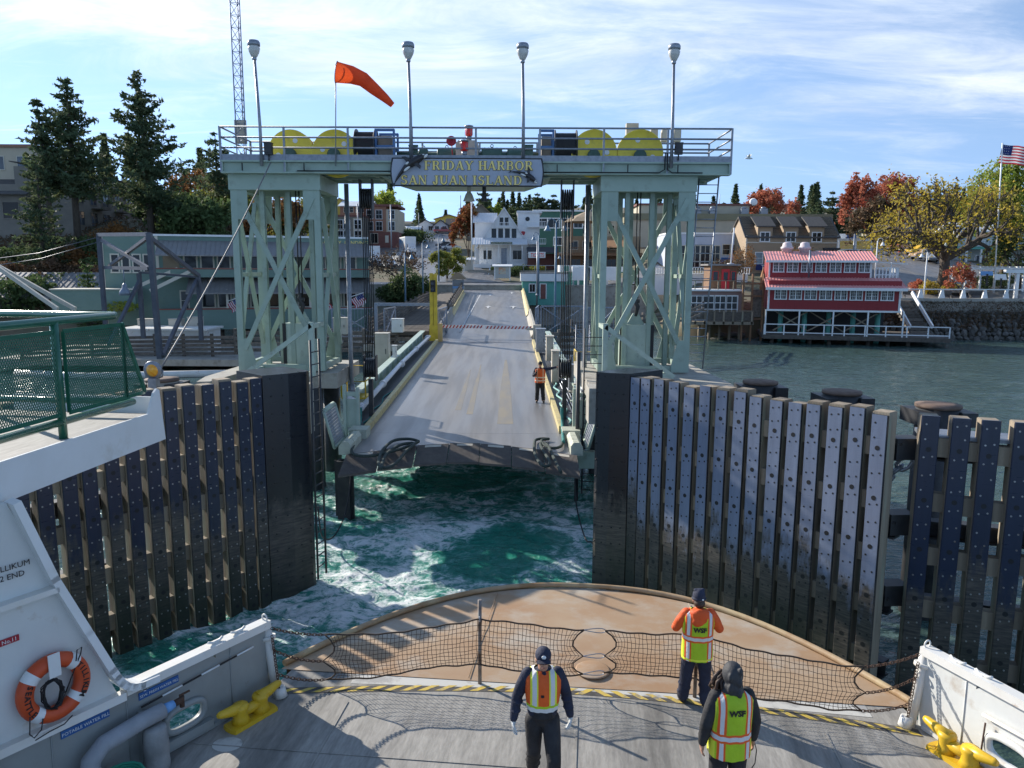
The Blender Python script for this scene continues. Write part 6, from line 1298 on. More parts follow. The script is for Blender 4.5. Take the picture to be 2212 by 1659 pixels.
def railing(root,x0,x1,y,z,h,m='trim_white',n=None,name='balcony_rail',pitch=.3):
 mb=MB();mb.box(x0,x1,y-.05,y+.05,z+h-.08,z+h);mb.box(x0,x1,y-.03,y+.03,z+.08,z+.14)
 n=n or int((x1-x0)/pitch)
 for k in range(n+1):q=x0+(x1-x0)*k/n;mb.box(q-.03,q+.03,y-.025,y+.025,z,z+h-.08)
 return lb_(root,mb,name,MT[m],kind='stuff')if n>14 else lb_(root,mb,name,MT[m])
def bld(name,label,u0,u1,vb,y,rz=0.,cat='building',zb=None):
 a=aty(u0,vb,y);b=aty(u1,vb,y);t=thing(name,label,cat,(a.x,y,a.z if zb is None else zb),rz);return t,(b.x-a.x),a.z if zb is None else zb
def hz(v,u,y,zb):return aty(u,v,y).z-zb
CA=math.atan2(5,17.9);ca=V((-37.8,70.8,0))
cb=thing('waterfront_building','long dark green two storey waterfront building with grey metal awnings','building',ca,CA)
Wc=24.2
bbox(cb,0,Wc,0,11,2.6,10.9,'wall','siding_teal');bbox(cb,-.1,Wc+.1,-.12,11.1,10.9,11.08,'parapet_cap','trim_white');bbox(cb,4.8,Wc,-2.6,-.02,2.3,4.15,'deck_skirt','siding_teal');bbox(cb,4.8,Wc,-1.5,-.02,7.1,7.85,'balcony_skirt','siding_teal')
bbox(cb,4.75,Wc,-2.65,-2.55,4.15,4.25,'hand_rail','brown_red')if 'brown_red' in MT else(mk('brown_red',(.25,.07,.05),ro=.6),bbox(cb,4.75,Wc,-2.65,-2.55,4.15,4.25,'hand_rail','brown_red'));bbox(cb,4.75,Wc,-1.55,-1.45,7.85,7.95,'hand_rail','brown_red')
bbox(cb,-.05,.2,-.06,.0,2.6,10.9,'corner_board','trim_cream');bbox(cb,4.6,4.85,-.06,.0,7.9,10.9,'corner_board','trim_cream')
shed(cb,4.9,Wc,-2.3,9.15,0,10.5,'roof_metal',seams=46);shed(cb,7.4,Wc,-3.0,5.7,-.05,7.1,'roof_metal',seams=42)
for k in range(4):window(cb,1.1+k*.92,8.35,.55,1.55,0,1,1,'trim_cream','glass',.12)
window(cb,6.9,4.9,.6,1.7,0,1,2,'trim_cream','glass',.12)
for k in range(11):window(cb,7.6+k*1.48,8.55,1.0,1.15,0,1,1,'trim_cream','glass',.14)
for k in range(10):window(cb,9.0+k*1.48,4.95,1.05,1.35,0,1,1,'trim_cream','glass',.16)
for k in range(7):bbox(cb,8.3+k*2.5,8.5+k*2.5,-2.4,-2.2,4.2,6.0,'porch_post','trim_cream')
o=bbox(cb,5.2,6.6,-.08,0,7.9,9.3,'door','roof_tan')
mb=MB()
for k in range(11):mb.cyl((1+k*2.3,-1.2,-1.5),(1+k*2.3,-1.2,2.4),.2,n=8)
buildS(mb,'pile',MT['old_wood'],cb,True)
bbox(cb,-3.5,3.2,-3.2,-.3,4.2,6.0,'terrace','siding_teal');bbox(cb,-3.6,3.3,-3.3,-.2,6.0,6.1,'terrace_cap','trim_cream')
mb=MB();mb.bar((3.0,-2.6,6.1),(6.6,-1.2,7.9),.12,.3);mb.bar((4.4,-2.9,5.9),(8.0,-1.6,7.8),.12,.3);buildS(mb,'stair_rail',MT['trim_cream'],cb,True)
tx=text_mb('CANNERY  LANDING',.52,.02,'CENTER');tx.v=[(a+21.7,b-.13,c+10.32)for a,b,c in tx.v];tx.v=[(a if True else 0,b,c)for a,b,c in tx.v];lb_(cb,tx,'building_lettering',MT['letter_gold'])
bbox(cb,20.0,Wc+.02,-.1,0,10.1,10.9,'sign_fascia','siding_teal')
def us_flag(name,p,w_,h_,tilt,label,pole=None,wave=.08,dirx=1,cat='flag',drop=0.):
 t=thing(name,label,cat,p if pole is None else pole);M_=Matrix.Translation(V(p))@Matrix.Rotation(tilt,4,'Y');nx=14
 for r in range(13):
  mb=MB(M_);mb.grid([[(dirx*w_*i/nx,wave*math.sin(i*.75)*i/nx-.0,h_*(1-(r+q)/13)-drop*(i/nx)**2-.05*h_*math.sin(i*.5)*i/nx)for q in(0,1)]for i in range(nx+1)]);build(mb,'stripe',MT['flag_red' if r%2==0 else 'flag_white'],t)
 mb=MB(M_);mb.grid([[(dirx*w_*.4*i/6,wave*math.sin(i*.4*14/6*.75)*i*.4/6-.012,h_*(1-q*7/13)-drop*(.4*i/6)**2-.05*h_*math.sin(i*.4/6*nx*.5)*i*.4/6)for q in(0,1)]for i in range(7)]);c=build(mb,'canton',MT['flag_blue'],t)
 mb=MB(M_)
 for a in range(5):
  for b in range(4):x=dirx*w_*.4*(a+.5)/5;z=h_*(1-(b+.5)*7/13/4);mb.box(x-.012*w_,x+.012*w_,-.02-.0,-.015,z-.02*h_,z+.02*h_)
 build(mb,'star',MT['flag_white'],c,kind='stuff')
 if pole is not None:mb=MB();q=V(M_@V((0,0,h_*1.08)));mb.tube([pole,q],.035 if h_<1.5 else.09,8);build(mb,'flagpole',MT['trim_white'],t)
 return t
mk('flag_red',(.45,.03,.05),ro=.8,trans=.3);mk('flag_white',(.70,.70,.70),ro=.8,trans=.3);mk('flag_blue',(.03,.05,.20),ro=.8,trans=.3)
for u,v,lb in((490,632,'small flag hanging on the green building near the steel frame'),(682,636,'small flag seen between the left tower legs'),(757,623,'small flag on the green building right of the left tower')):
 p=aty(u,v,68.5);us_flag('small_flag',p+V((0,0,-1.0)),.9,1.2,R_(62),lb,p+V((-.2,.6,-.8)),.05)
ap=thing('apartment_block','three storey grey shingled apartment block on the wooded hillside','building',(-63.4,112,15.0),math.pi/2)
bbox(ap,0,30,0,8,-3,5.0,'wall','shingle_grey');bbox(ap,0,30,1.8,8,5.0,7.2,'upper_wall','shingle_grey');shed(ap,-.4,30.4,-.8,4.7,1.9,6.1,'roof_shingle',name='lower_roof');shed(ap,-.5,30.5,1.2,7.1,8.3,7.9,'roof_shingle',name='roof')
for r in range(2):
 for k in range(8):window(ap,2.0+k*3.6,3.2-3.1*r,1.7,1.9,0,2,1,'shingle_grey','glass_pale',.08,.08)
for k in range(9):window(ap,1.4+k*2.9,6.35,2.1,.8,1.8,3,1,'trim_white','glass_pale',.06,.06)
for k in range(4):bbox(ap,5+k*6.5,8+k*6.5,-1.4,-.0,1.6,1.75,'balcony','old_wood');railing(ap,5+k*6.5,8+k*6.5,-1.4,1.75,1.0,'old_wood',8)
tb=thing('hill_house','tan flat roofed house at the far left edge of the hill','building',(-82,114,15.5));bbox(tb,0,12.6,0,8,5,9.6,'upper_wall','stucco_tan');bbox(tb,-.2,12.9,-.3,8,9.6,10.0,'roof_edge','brick');bbox(tb,-2,13.5,-4,7,-4,4,'wall','shingle_grey');shed(tb,-2.3,14,-5,2.6,.2,5.2,'roof_shingle',name='roof')
for x in(7.2,10.8):window(tb,x,7.4,1.6,1.8,0,2,1,'trim_cream','glass_pale')
for x in(8,11):window(tb,x,.4,2.2,2.2,-4,1,1,'shingle_grey','glass')
lo=thing('boat_shed','low shed with grey metal roof on the left shore','building',(-56.5,80,1.8),R_(6));bbox(lo,0,13,0,5,0,3.3,'wall','shingle_grey');shed(lo,-.4,13.3,-1.2,3.0,5,5.6,'roof_metal',name='roof',seams=24);bbox(lo,3,6,-.05,0,.2,2.6,'doorway','black');bbox(lo,8,11,-.05,0,.4,2.6,'doorway','black')
pr_=thing('passenger_ramp','sloping pale metal passenger ramp behind the green ferry rail','ramp',(-30,42,1));
for dy in(0,1.6):mb=MB();mb.bar(aty(-30,560,44+dy),aty(125+dy*24,668,40+dy),.12,.22);build(mb,'side_beam',MT['beige_box'],pr_)
bk,W,zb=bld('brick_building','three storey red brick corner building on the hill',787,860,524,185)
H=hz(446,820,185,zb);bbox(bk,0,W,0,12,-4,H*.30,'base_wall','brick_dark');bbox(bk,0,W*.66,.1,12,H*.30,H,'wall','brick');bbox(bk,W*.66,W,.05,12,H*.30,H*.92,'bay_wall','stucco_tan');bbox(bk,-.2,W+.2,-.3,12,H,H+.5,'cornice','brick_dark')
for r in range(2):
 for x in(W*.18,W*.45,W*.82):window(bk,x,H*(.46+.32*r),1.4,2.0,0,2,2,'trim_white','glass')
window(bk,W*.3,H*.12,1.6,2.2,0,2,1,'trim_cream','glass');bbox(bk,W*.62,W*.72,-.06,0,0,H*.2,'door','trim_cream')
b2,W,zb=bld('tan_block','tan and grey two storey block left of the brick building',727,786,524,178);H=hz(468,757,178,zb);bbox(b2,0,W,0,12,-4,H,'wall','shingle_grey');bbox(b2,-.1,W+.1,-.2,12,H,H+.4,'cornice','brick_dark');bbox(b2,W*.62,W*.97,-.15,0,H*.05,H*.95,'pale_bay','stucco_tan')
for r in range(2):
 for x in(W*.15,W*.38,W*.8):window(b2,x,H*(.28+.42*r),1.5,2.0,-.15 if x>W*.6 else 0,2,2,'trim_white','glass')
b3,W,zb=bld('yellow_house','yellow gabled house peeking behind the left tower',712,756,470,215);mk('wall_yellow',(.62,.48,.10),ro=.8);bbox(b3,0,W,0,10,-8,3,'wall','wall_yellow');gable_wall(b3,0,W,3,2.4,0,.1,'wall_yellow');gable_y(b3,0,W,0,10,3,2.4,'roof_tan')
b4,W,zb=bld('brick_building','brown brick block with pale hipped roof behind the left tower leg',735,800,470,210);H=hz(432,765,210,zb);bbox(b4,0,W,0,10,-8,H*.7,'wall','brick');gable_x(b4,0,W,0,10,H*.7,H*.32,'roof_white',.5)
for k in range(5):window(b4,1.5+k*1.6,H*.45,.9,1.3,0,1,2,'trim_cream','glass')
def cottage(u0,u1,vb,ve,vr,y,wall,roof,label,gy=True,wins=2):
 t,W,zb=bld('cottage',label,u0,u1,vb,y);he=hz(ve,(u0+u1)/2,y,zb);hr=hz(vr,(u0+u1)/2,y,zb);bbox(t,0,W,0,8,-4,he,'wall',wall)
 if gy:gable_wall(t,0,W,he,hr-he,0,.1,wall);gable_y(t,0,W,0,8,he,hr-he,roof,.5)
 else:gable_x(t,0,W,0,8,he,hr-he,roof,.5)
 for k in range(wins):window(t,W*(k+.5)/wins,he*.5,1.1,1.3,0,2,1)
mk('roof_black',(.05,.05,.055),ro=.9)
cottage(940,1000,490,472,463,250,'wall_yellow','roof_tan','yellow gabled house high on the hill street',True);cottage(900,940,500,486,474,235,'siding_white','roof_black','white cottage with dark steep roof left of the hill street');cottage(936,968,500,487,474,228,'siding_white','roof_black','small white cottage with dark gable beside the red pickup');cottage(965,1012,498,484,470,232,'stucco_beige','roof_black','beige cottage with dark roof right of the red pickup',False);cottage(862,905,506,494,487,225,'siding_pale','roof_white','pale low house left of the hill street',False)
cottage(1008,1070,505,470,440,205,'shingle_grey','roof_tan','dark steep roofed house behind the autumn maple')
wh,W,zb=bld('white_house','white three storey gabled house with porch above the street',1032,1165,572,150)
he=hz(512,1100,150,zb);hr=hz(450,1090,150,zb);gx0,gx1=W*.02,W*.83;hm=hr*.36/.72
mb=MB();mb.prism([(gx0,0),(gx1,0),(gx1,hm*.72),((gx0+gx1)/2,hr),(gx0,hm*.72)],0,9,lambda a,b,h:(a,h,b));lb_(wh,mb,'wall',MT['siding_white']);mb=MB();a,b,c=(gx0-.5,hm*.72-.62),((gx0+gx1)/2,hr+.25),(gx1+.5,hm*.72-.62);mb.prism([a,b,c,(c[0],c[1]-.1),(b[0],b[1]-.35),(a[0],a[1]-.1)],-.5,9.4,lambda p,q,h:(p,h,q));lb_(wh,mb,'roof',MT['roof_white'])
bbox(wh,gx1-2.2,W*1.0,1.0,9,0,hr*.93,'side_wing','siding_white');bbox(wh,gx1-2.4,W*1.04,.7,9.3,hr*.93,hr*.965,'wing_roof','roof_white');bbox(wh,-.8,gx0+3,5,9,0,hr*.80,'left_wing','siding_white');shed(wh,-1.2,gx0+3.4,4.6,hr*.78,8,hr*.97,'roof_white',name='left_roof',seams=10)
xm=(gx0+gx1)/2
for k in range(4):window(wh,xm-1.95+k*1.3,hr*.56,.95,hr*.17,0,1,1,'trim_white','glass',.1)
for k in range(2):window(wh,xm-.5+k*1.0,hr*.77,.72,hr*.14,0,1,1,'trim_white','glass',.1)
railing(wh,xm-1.6,xm+1.6,-.5,hr*.67,.9,n=10);bbox(wh,xm-1.6,xm+1.6,-.5,0,hr*.66,hr*.67,'balcony_floor','trim_white')
mb=MB();mb.prism([(.45*math.cos(R_(22.5+45*k)),.45*math.sin(R_(22.5+45*k)))for k in range(8)],-.06,0,lambda a,b,h:(gx1-.3+.0+a,1.0+h-.02,hr*.82+b));lb_(wh,mb,'octagon_window',MT['glass'])
pz=hr*.36;bbox(wh,-.6,W*.78,-2.6,0,-.6,.15,'porch_floor','trim_white');mb=MB();mb.prism([(-1.0,pz),(W*.80,pz),(W*.72,pz+1.25),(.4,pz+1.25)],-.1,.1,lambda a,b,h:(a,-1.5 if False else h*0,b))
shed(wh,-1.0,W*.80,-3.0,pz,-.02,pz+1.3,'roof_white',name='porch_roof',seams=22)
for k in range(5):bbox(wh,-.5+k*(W*.78)/4.15,-.3+k*(W*.78)/4.15,-2.6,-2.4,.15,pz,'porch_post','trim_white')
railing(wh,-.5,W*.28,-2.5,.15,.9,n=12);railing(wh,W*.52,W*.76,-2.5,.15,.9,n=10)
window(wh,W*.16,pz*.5,1.6,1.7,0,2,1,'trim_white','glass');window(wh,W*.64,pz*.5,1.7,1.7,0,2,1,'trim_white','glass');bbox(wh,W*.38,W*.47,-.08,0,.15,pz*.82,'door','galv_blue');bbox(wh,W*.22,W*.56,-3.15,-3.05,pz+.02,pz+.42,'name_board','dark_green')
tx=text_mb('SALTY FOX COFFEE',.42,.01,'CENTER');tx.v=[(a+W*.39,b-3.17,c+pz+.1)for a,b,c in tx.v];lb_(wh,tx,'shop_lettering',MT['trim_cream'])
for z in(hr*.38,hr*.68):bbox(wh,W*.80,W*1.10,-.6,1.0,z-.12,z,'side_balcony','trim_white');railing(wh,W*.80,W*1.10,-.6,z,1.0,n=11)
mb=MB();mb.prism([(0,.55),(.28,.4),(.5,.5),(.45,-.1),(0,-.55),(-.45,-.1),(-.5,.5),(-.28,.4)],-.08,0,lambda a,b,h:(gx1-1.2+a*.9,h,hr*.56+b*.85));lb_(wh,mb,'shield_sign',MT['red_sign'])
for k in range(8):bbox(wh,W*.36,W*.52,-2.9-.35*k,-2.6-.35*k,-3.5,-.0-.2*k,'entrance_step','concrete')
st_,W2,zb2=bld('garden_stairs','wide concrete steps rising to the white house',1008,1052,607,137,0,'stairs')
hh=hz(583,1030,137,zb2)
for k in range(9):bbox(st_,0,W2,.5*k,7,-1 if k==0 else hh*k/9+.002,hh*(k+1)/9,'step','concrete')
mb=MB();mb.bar((W2+.2,0,.9),(W2+.5,4.6,hh+.9),.12,.12);mb.bar((W2+.2,0,.3),(W2+.5,4.6,hh+.3),.1,.1)
for k in range(6):mb.box(W2+.2+.05*k,W2+.3+.05*k,.8*k,.8*k+.1,0,hh*k/5.5+.95)
lb_(st_,mb,'hand_rail',MT['trim_white'])
a=aty(1052,600,138);mb=MB();mb.box(a.x,a.x+17,138,138.8,5,7.6);mb.box(a.x,a.x+17,137.9,138.9,7.6,7.75);solo(mb,'retaining_wall',MT['concrete'],'low grey retaining wall right of the garden steps','wall')
mb=MB();mb.box(a.x+.5,a.x+17,138.3,138.4,8.6,8.7)
for k in range(9):mb.box(a.x+.5+k*2,a.x+.58+k*2,138.3,138.4,7.75,8.6)
solo(mb,'street_railing',MT['galv'],'grey pipe railing on the retaining wall','railing')
nb,W3,z3=bld('notice_board','white framed notice board with map posters at the street',1066,1104,607,131,0,'notice board');h3=hz(573,1085,131,z3)
bbox(nb,.1,.3,0,.2,-.5,h3,'post','trim_white');bbox(nb,W3-.3,W3-.1,0,.2,-.5,h3,'post','trim_white');bbox(nb,.1,W3-.1,.02,.18,h3*.18,h3*.92,'panel','siding_pale');shed(nb,-.2,W3+.2,-.5,h3*.96,.7,h3*1.06,'trim_white',name='roof');bbox(nb,W3*.3,W3*.7,-.03,.0,h3*.45,h3*.85,'map_poster','poster_orange')if 'poster_orange' in MT else(mk('poster_orange',(.60,.33,.20),(.55,.52,.42),s=1.6,lo=.45,hi=.5,ro=.7),bbox(nb,W3*.3,W3*.7,-.03,.0,h3*.45,h3*.85,'map_poster','poster_orange'))
gs,W,zb=bld('green_shop','dark green flat roofed shop block behind the white house',1152,1258,560,172);H=hz(457,1200,172,zb);bbox(gs,0,W,0,10,-3,H,'wall','siding_green');bbox(gs,-.2,W+.2,-.3,10,H,H+.35,'cornice','trim_white')
for x,w_ in((W*.16,2.4),(W*.40,2.4),(W*.68,2.4),(W*.9,1.8)):window(gs,x,H*.76,w_,1.9,0,2,1,'trim_white','glass',.22)
window(gs,W*.5,H*.38,1.8,1.6,0,2,1,'trim_white','glass',.2);window(gs,W*.8,H*.38,1.8,1.6,0,2,1,'trim_white','glass',.2)
tk,W,zb=bld('ticket_stand','small stand with white TICKETS sign and dark awning',1140,1200,582,146,0,'stand');H=hz(548,1170,146,zb);bbox(tk,0,W,.5,3.5,-2,H,'wall','brick_dark');shed(tk,-.2,W+.5,-1.6,H+.2,2,H+1.3,'roof_black',name='awning');bbox(tk,.05,W*.62,-1.75,-1.65,H*.72,H*1.10,'sign_panel','trim_white')
tx=text_mb('TICKETS',1.05,.01,'CENTER',.012);tx.v=[(a*.62+W*.33,b-1.77,c+H*.78)for a,b,c in tx.v];lb_(tk,tx,'ticket_lettering',MT['red_lamp'])
pb,W,zb=bld('timber_pub','brown timber pub with terraces and tan roofs behind the right tower',1205,1390,585,140);H=hz(512,1300,140,zb)
bbox(pb,0,W,2,9,-3,H*.55,'lower_wall','brown_wood');bbox(pb,0,W,0,2,H*.45,H*.52,'terrace_floor','brown_wood');railing(pb,0,W,0,H*.52,1.1,'brown_wood',30);bbox(pb,W*.1,W,4,9,H*.55,H*1.05,'upper_wall','roof_tan');shed(pb,W*.40,W*.85,-.5,H*.70,4.5,H*1.02,'roof_orange',name='roof')if 'roof_orange' in MT else(mk('roof_orange',(.42,.22,.10),(.36,.19,.09),s=2,ro=.85),shed(pb,W*.40,W*.85,-.5,H*.70,4.5,H*1.02,'roof_orange',name='roof'))
for k in range(7):window(pb,W*(.08+.14*k),H*.2,1.6,1.8,2,2,1,'brown_wood','glass',.12)
for k in range(5):window(pb,W*(.2+.16*k),H*.78,1.5,1.4,4,2,1,'trim_cream','glass',.12)
gz_=thing('gazebo','tan roofed timber gazebo on the pub terrace','gazebo',aty(1270,512,139));mb=MB();mb.lathe([(4.4,2.6),(3.2,3.4),(.2,4.6)],8,(0,0,0),None,False);build(mb,'roof',MT['roof_tan'],gz_,True)
for k in range(6):a=R_(30+60*k);mb=MB();mb.box(3.4*math.cos(a)-.12,3.4*math.cos(a)+.12,3.4*math.sin(a)-.12,3.4*math.sin(a)+.12,-1,2.7);build(mb,'post',MT['brown_wood'],gz_,True)
bg_,W,zb=bld('beige_block','large beige block with arched parapet on the hill behind the right tower',1240,1372,540,195);H=hz(452,1300,195,zb);mk('trim_navy',(.06,.08,.13),ro=.7);bbox(bg_,0,W,0,12,-3,H*.82,'wall','stucco_beige');n_=12
mb=MB();mb.prism([(W*.25,0),(W*.68,0)]+[(W*.465+W*.215*math.cos(R_(180*k/n_)),H*.85+2.6*math.sin(R_(180*k/n_)))for k in range(n_+1)],-.4,4,lambda a,b,h:(a,h,b));lb_(bg_,mb,'arched_bay',MT['stucco_beige']);mb=MB();mb.tube([(W*.465+W*.22*math.cos(R_(180*k/n_)),-.4,H*.85+2.65*math.sin(R_(180*k/n_)))for k in range(n_+1)],.2,6);lb_(bg_,mb,'arch_trim',MT['trim_navy']);bbox(bg_,-.2,W*.25,-.2,12,H*.82,H*.82+.7,'parapet','stucco_olive');bbox(bg_,W*.68,W+.2,-.2,12,H*.82,H*.82+.9,'parapet','stucco_olive')
for x in(W*.12,W*.35,W*.47,W*.6,W*.8):window(bg_,x,H*.5,1.3,2.0,-.4 if W*.25<x<W*.68 else 0,1,2,'trim_cream','glass',.15)
bbox(bg_,W*.36,W*.58,-.5,-.41,H*.72,H*.88,'awning_panel','stucco_olive')
lt_,W,zb=bld('long_tan_block','long tan flat roofed block high behind the dormered building',1365,1790,560,165);H=hz(462,1600,165,zb);bbox(lt_,0,W,0,14,-3,H*.86,'wall','stucco_tan');bbox(lt_,-.2,W+.2,-.35,14,H*.86,H*1.0,'parapet','stucco_olive');bbox(lt_,2,W*.62,5,13,H,H*1.22,'upper_storey','stucco_beige');bbox(lt_,1.6,W*.63,4.7,13.2,H*1.22,H*1.26,'upper_cornice','brick_dark')
for k,x in enumerate((W*.32,W*.40,W*.56,W*.66)):
 mb=MB();mb.box(x,x+1.5,2.2,3.6,H,H+1.3);mb.lathe([(.5,H+1.3),(.55,H+1.6),(.3,H+1.7)],12,(x+.75,2.9,0));lb_(lt_,mb,'roof_fan',MT['galv'])
mb=MB();mb.cyl((W*.47,6,H*1.22),(W*.47,6,H*1.22+2.5),.08);mb.lathe([(.9,0),(.7,.2),(.1,.35)],16,(W*.64,5,H*1.3),(0,-1,.3));lb_(lt_,mb,'antenna',MT['trim_white'])
wb,W,zb=bld('white_shop','white shop block with tall cream framed windows',1440,1606,592,122);H=hz(506,1550,122,zb);bbox(wb,0,W,0,9,-3,H,'wall','siding_bluewhite')if 'siding_bluewhite' in MT else(siding('siding_bluewhite',(.50,.54,.62),(.46,.50,.58),.3),bbox(wb,0,W,0,9,-3,H,'wall','siding_bluewhite'));bbox(wb,-.1,W+.1,-.15,9,H,H+.25,'parapet_cap','trim_white')
for k in range(5):window(wb,W*(.1+.13*k),H*.42,1.35,3.6,0,2,3,'trim_cream','glass',.12,.08)
for k in range(2):window(wb,W*(.76+.11*k),H*.62,1.1,1.5,0,1,2,'trim_cream','glass',.12)
bbox(wb,W*.70,W*.88,-.1,0,H*.02,H*.42,'poster_board','blue_sign');bbox(wb,W*.735,W*.845,-.13,-.1,H*.06,H*.36,'poster','poster_teal')if 'poster_teal' in MT else(mk('poster_teal',(.55,.62,.62),(.12,.36,.36),s=.8,lo=.5,hi=.56,ro=.6),bbox(wb,W*.735,W*.845,-.13,-.1,H*.06,H*.36,'poster','poster_teal'))
mb=MB();a=aty(1400,600,108);mb.box(a.x,a.x+14,108,109,4.5,7.4);mb.box(a.x-.1,a.x+14.1,107.9,109.1,7.4,7.55);solo(mb,'terrace_wall',MT['trim_white'],'long white terrace wall below the white shop','wall')
mb=MB()
for k in range(40):mb.box(a.x+k*.36,a.x+k*.36+.08,107.5,107.58,7.4,8.3)
mb.box(a.x,a.x+14.2,107.48,107.6,8.3,8.4);solo(mb,'terrace_railing',MT['trim_white'],'white picket railing above the terrace wall','railing')
db,W,zb=bld('dormer_building','brown clapboard building with three dormers in a dark roof',1608,1806,590,116);he=hz(509,1700,116,zb);hr=hz(464,1700,116,zb)
bbox(db,0,W,0,9,-3,he,'wall','siding_brown');gable_x(db,0,W,0,9,he,hr-he,'roof_shingle',.25,f=.42);mb=MB();mb.prism([(0,he),(9,he),(9*.42,hr)],0,W,lambda a,b,h:(h,a,b));lb_(db,mb,'gable_fill',MT['siding_brown'])
bbox(db,-.02,W+.02,-.08,0,he*.80,he*.83,'belt_board','trim_cream');bbox(db,-.02,.18,-.07,0,-1,he,'corner_board','trim_cream');bbox(db,W-.18,W+.02,-.07,0,-1,he,'corner_board','trim_white')
for x in(W*.20,W*.48,W*.76):
 d=bbox(db,x-1.1,x+1.1,-.12,3,he*.83,he+(hr-he)*.50,'dormer','siding_brown');mb=MB();mb.prism([(-.5,he+(hr-he)*.46),(2.6,he+(hr-he)*.98),(2.6,he+(hr-he)*.92),(-.5,he+(hr-he)*.40)],x-1.45,x+1.45,lambda a,b,h:(h,a,b));build(mb,'dormer_roof',MT['roof_shingle'],d,True)
 window(db,x,he*.83+.75,1.25,1.25,-.12,2,2,'trim_white','glass',.14,.09)
window(db,W*.15,he*.40,1.0,1.6,0,1,2,'trim_white','glass_pale',.12);window(db,W*.88,he*.42,2.9,1.8,0,2,1,'trim_white','glass_pale',.14)
bbox(db,W*.84,W+.1,-.7,0,he*.62,he*.68,'shop_awning','roof_black');bbox(db,W*.10,W*.34,-1.0,-.9,he*.08,he*.24,'tour_sign','flag_blue')
tx=text_mb('TOURS',.95,.01,'CENTER',.01);tx.v=[(a*.75+W*.24,b-1.02,c+he*.105)for a,b,c in tx.v];lb_(db,tx,'tour_lettering',MT['trim_white'])
ts,W,zb=bld('ticket_shed','teal shed with white fascia beside the head of the road',1128,1222,636,108);H=hz(590,1170,108,zb);siding('siding_aqua',(.11,.36,.30),(.12,.38,.32),.25);bbox(ts,0,W,0,5,-1.5,H*.62,'wall','siding_aqua');bbox(ts,-.25,W+.25,-.35,5.2,H*.62,H*.98,'fascia','trim_white');bbox(ts,-.3,W+.3,-.4,5.3,H*.98,H*1.03,'roof_edge','roof_metal');window(ts,W*.23,H*.30,.75,1.05,0,2,1,'trim_white','glass',.12);bbox(ts,W*.40,W*.56,-.07,0,-.6,H*.52,'door_frame','trim_white');bbox(ts,W*.42,W*.54,-.1,-.07,-.6,H*.48,'door','brick_dark')
for k,(u0,u1,vb,vt,y)in enumerate(((1212,1262,605,573,120),(1240,1345,600,576,118))):
 t,W,zb=bld('toll_booth',['teal toll booth nearest the lamp posts','long teal and white toll canopy behind the right tower'][k],u0,u1,vb,y,0,'booth');H=hz(vt,(u0+u1)/2,y,zb);bbox(t,0,W,0,4,-2.2 if k==0 else H*.45,H*.75,'wall','siding_aqua');bbox(t,-.3,W+.3,-.4,4.3,H*.55,H*1.0,'fascia','trim_white');bbox(t,W*.1,W*.3,-.45,-.4,H*.6,H*.95,'teal_panel','siding_aqua')
 if k:
  for q in(.1,.4,.7,.95):bbox(t,W*q-.15,W*q+.15,1,1.3,-2.5,H*.5,'post','trim_white')
for k in range(3):
 a=aty(1255+k*33,600,113);t=thing('info_sign',('white information panel left','white information panel middle','white information panel right')[k]+' of three behind the right tower','sign',(a.x,113,5.3));bbox(t,-1.3,1.3,0,.1,1.1,3.0,'panel','trim_white');bbox(t,-1.2,-1.0,.1,.25,-.2,1.1,'leg','galv');bbox(t,1.0,1.2,.1,.25,-.2,1.1,'leg','galv')
kk,W,zb=bld('toll_kiosk','small toll kiosk with brown hipped roof beside the road',976,1003,640,104,0,'kiosk');H=hz(598,990,104,zb);bbox(kk,.1,W-.1,0,1.8,-.3,H*.5,'lower_wall','siding_pale');bbox(kk,.15,W-.15,.05,1.75,H*.5,H*.85,'glazing','glass_pale')
for x in(.1,W-.22):bbox(kk,x,x+.12,-.02,.1,-.3,H*.88,'corner_post','galv_blue')
mb=MB();mb.prism([(-.3,H*.88),(W+.3,H*.88),(W*.62,H*1.22),(W*.38,H*1.22)],-.4,2.2,lambda a,b,h:(a,h,b));lb_(kk,mb,'roof',MT['roof_tan']);bbox(kk,.12,W-.12,-.05,-.01,H*.40,H*.52,'blue_panel','light_blue')
sh_,W,zb=bld('bus_shelter','white posted shelter with metal roof left of the white house',1000,1024,588,141,0,'shelter');H=hz(556,1012,141,zb);shed(sh_,-.3,W+.3,-.5,H*.85,1.8,H*1.0,'roof_white',name='roof',seams=6)
for x in(.05,W-.2):bbox(sh_,x,x+.16,0,.16,-1,H*.86,'post','trim_white')
bbox(sh_,.2,W-.2,1.4,1.5,-1,H*.8,'back_panel','siding_pale')
RY=85.0;rb=thing('red_restaurant','red two storey waterfront building with pink metal roofs and white windows','building',(aty(1648,720,RY).x,RY,1.0),R_(-13));rx=lambda u:(aty(u,640,RY).x-aty(1648,640,RY).x)*.945;zz=lambda v:aty(1790,v,RY).z-1.0
W=rx(1936);Wu=rx(1888)
bbox(rb,.35,W-.1,0,8,zz(668),zz(606),'lower_wall','red_board');bbox(rb,.5,Wu-.3,2.6,8,zz(606),zz(560),'upper_wall','red_board');bbox(rb,.25,W,-.04,0,zz(668)-.2,zz(668),'sill_board','trim_white')
shed(rb,0,W+.25,-.9,zz(621),2.6,zz(600),'roof_red',name='lower_roof',seams=44);bbox(rb,-.02,W+.27,-.98,-.9,zz(624)-.12,zz(621)+.03,'fascia','trim_white');shed(rb,.1,Wu+.1,1.8,zz(563),5.6,zz(541),'roof_red',name='upper_roof',seams=36);bbox(rb,.08,Wu+.12,1.72,1.8,zz(565)-.1,zz(563)+.03,'fascia','trim_white')
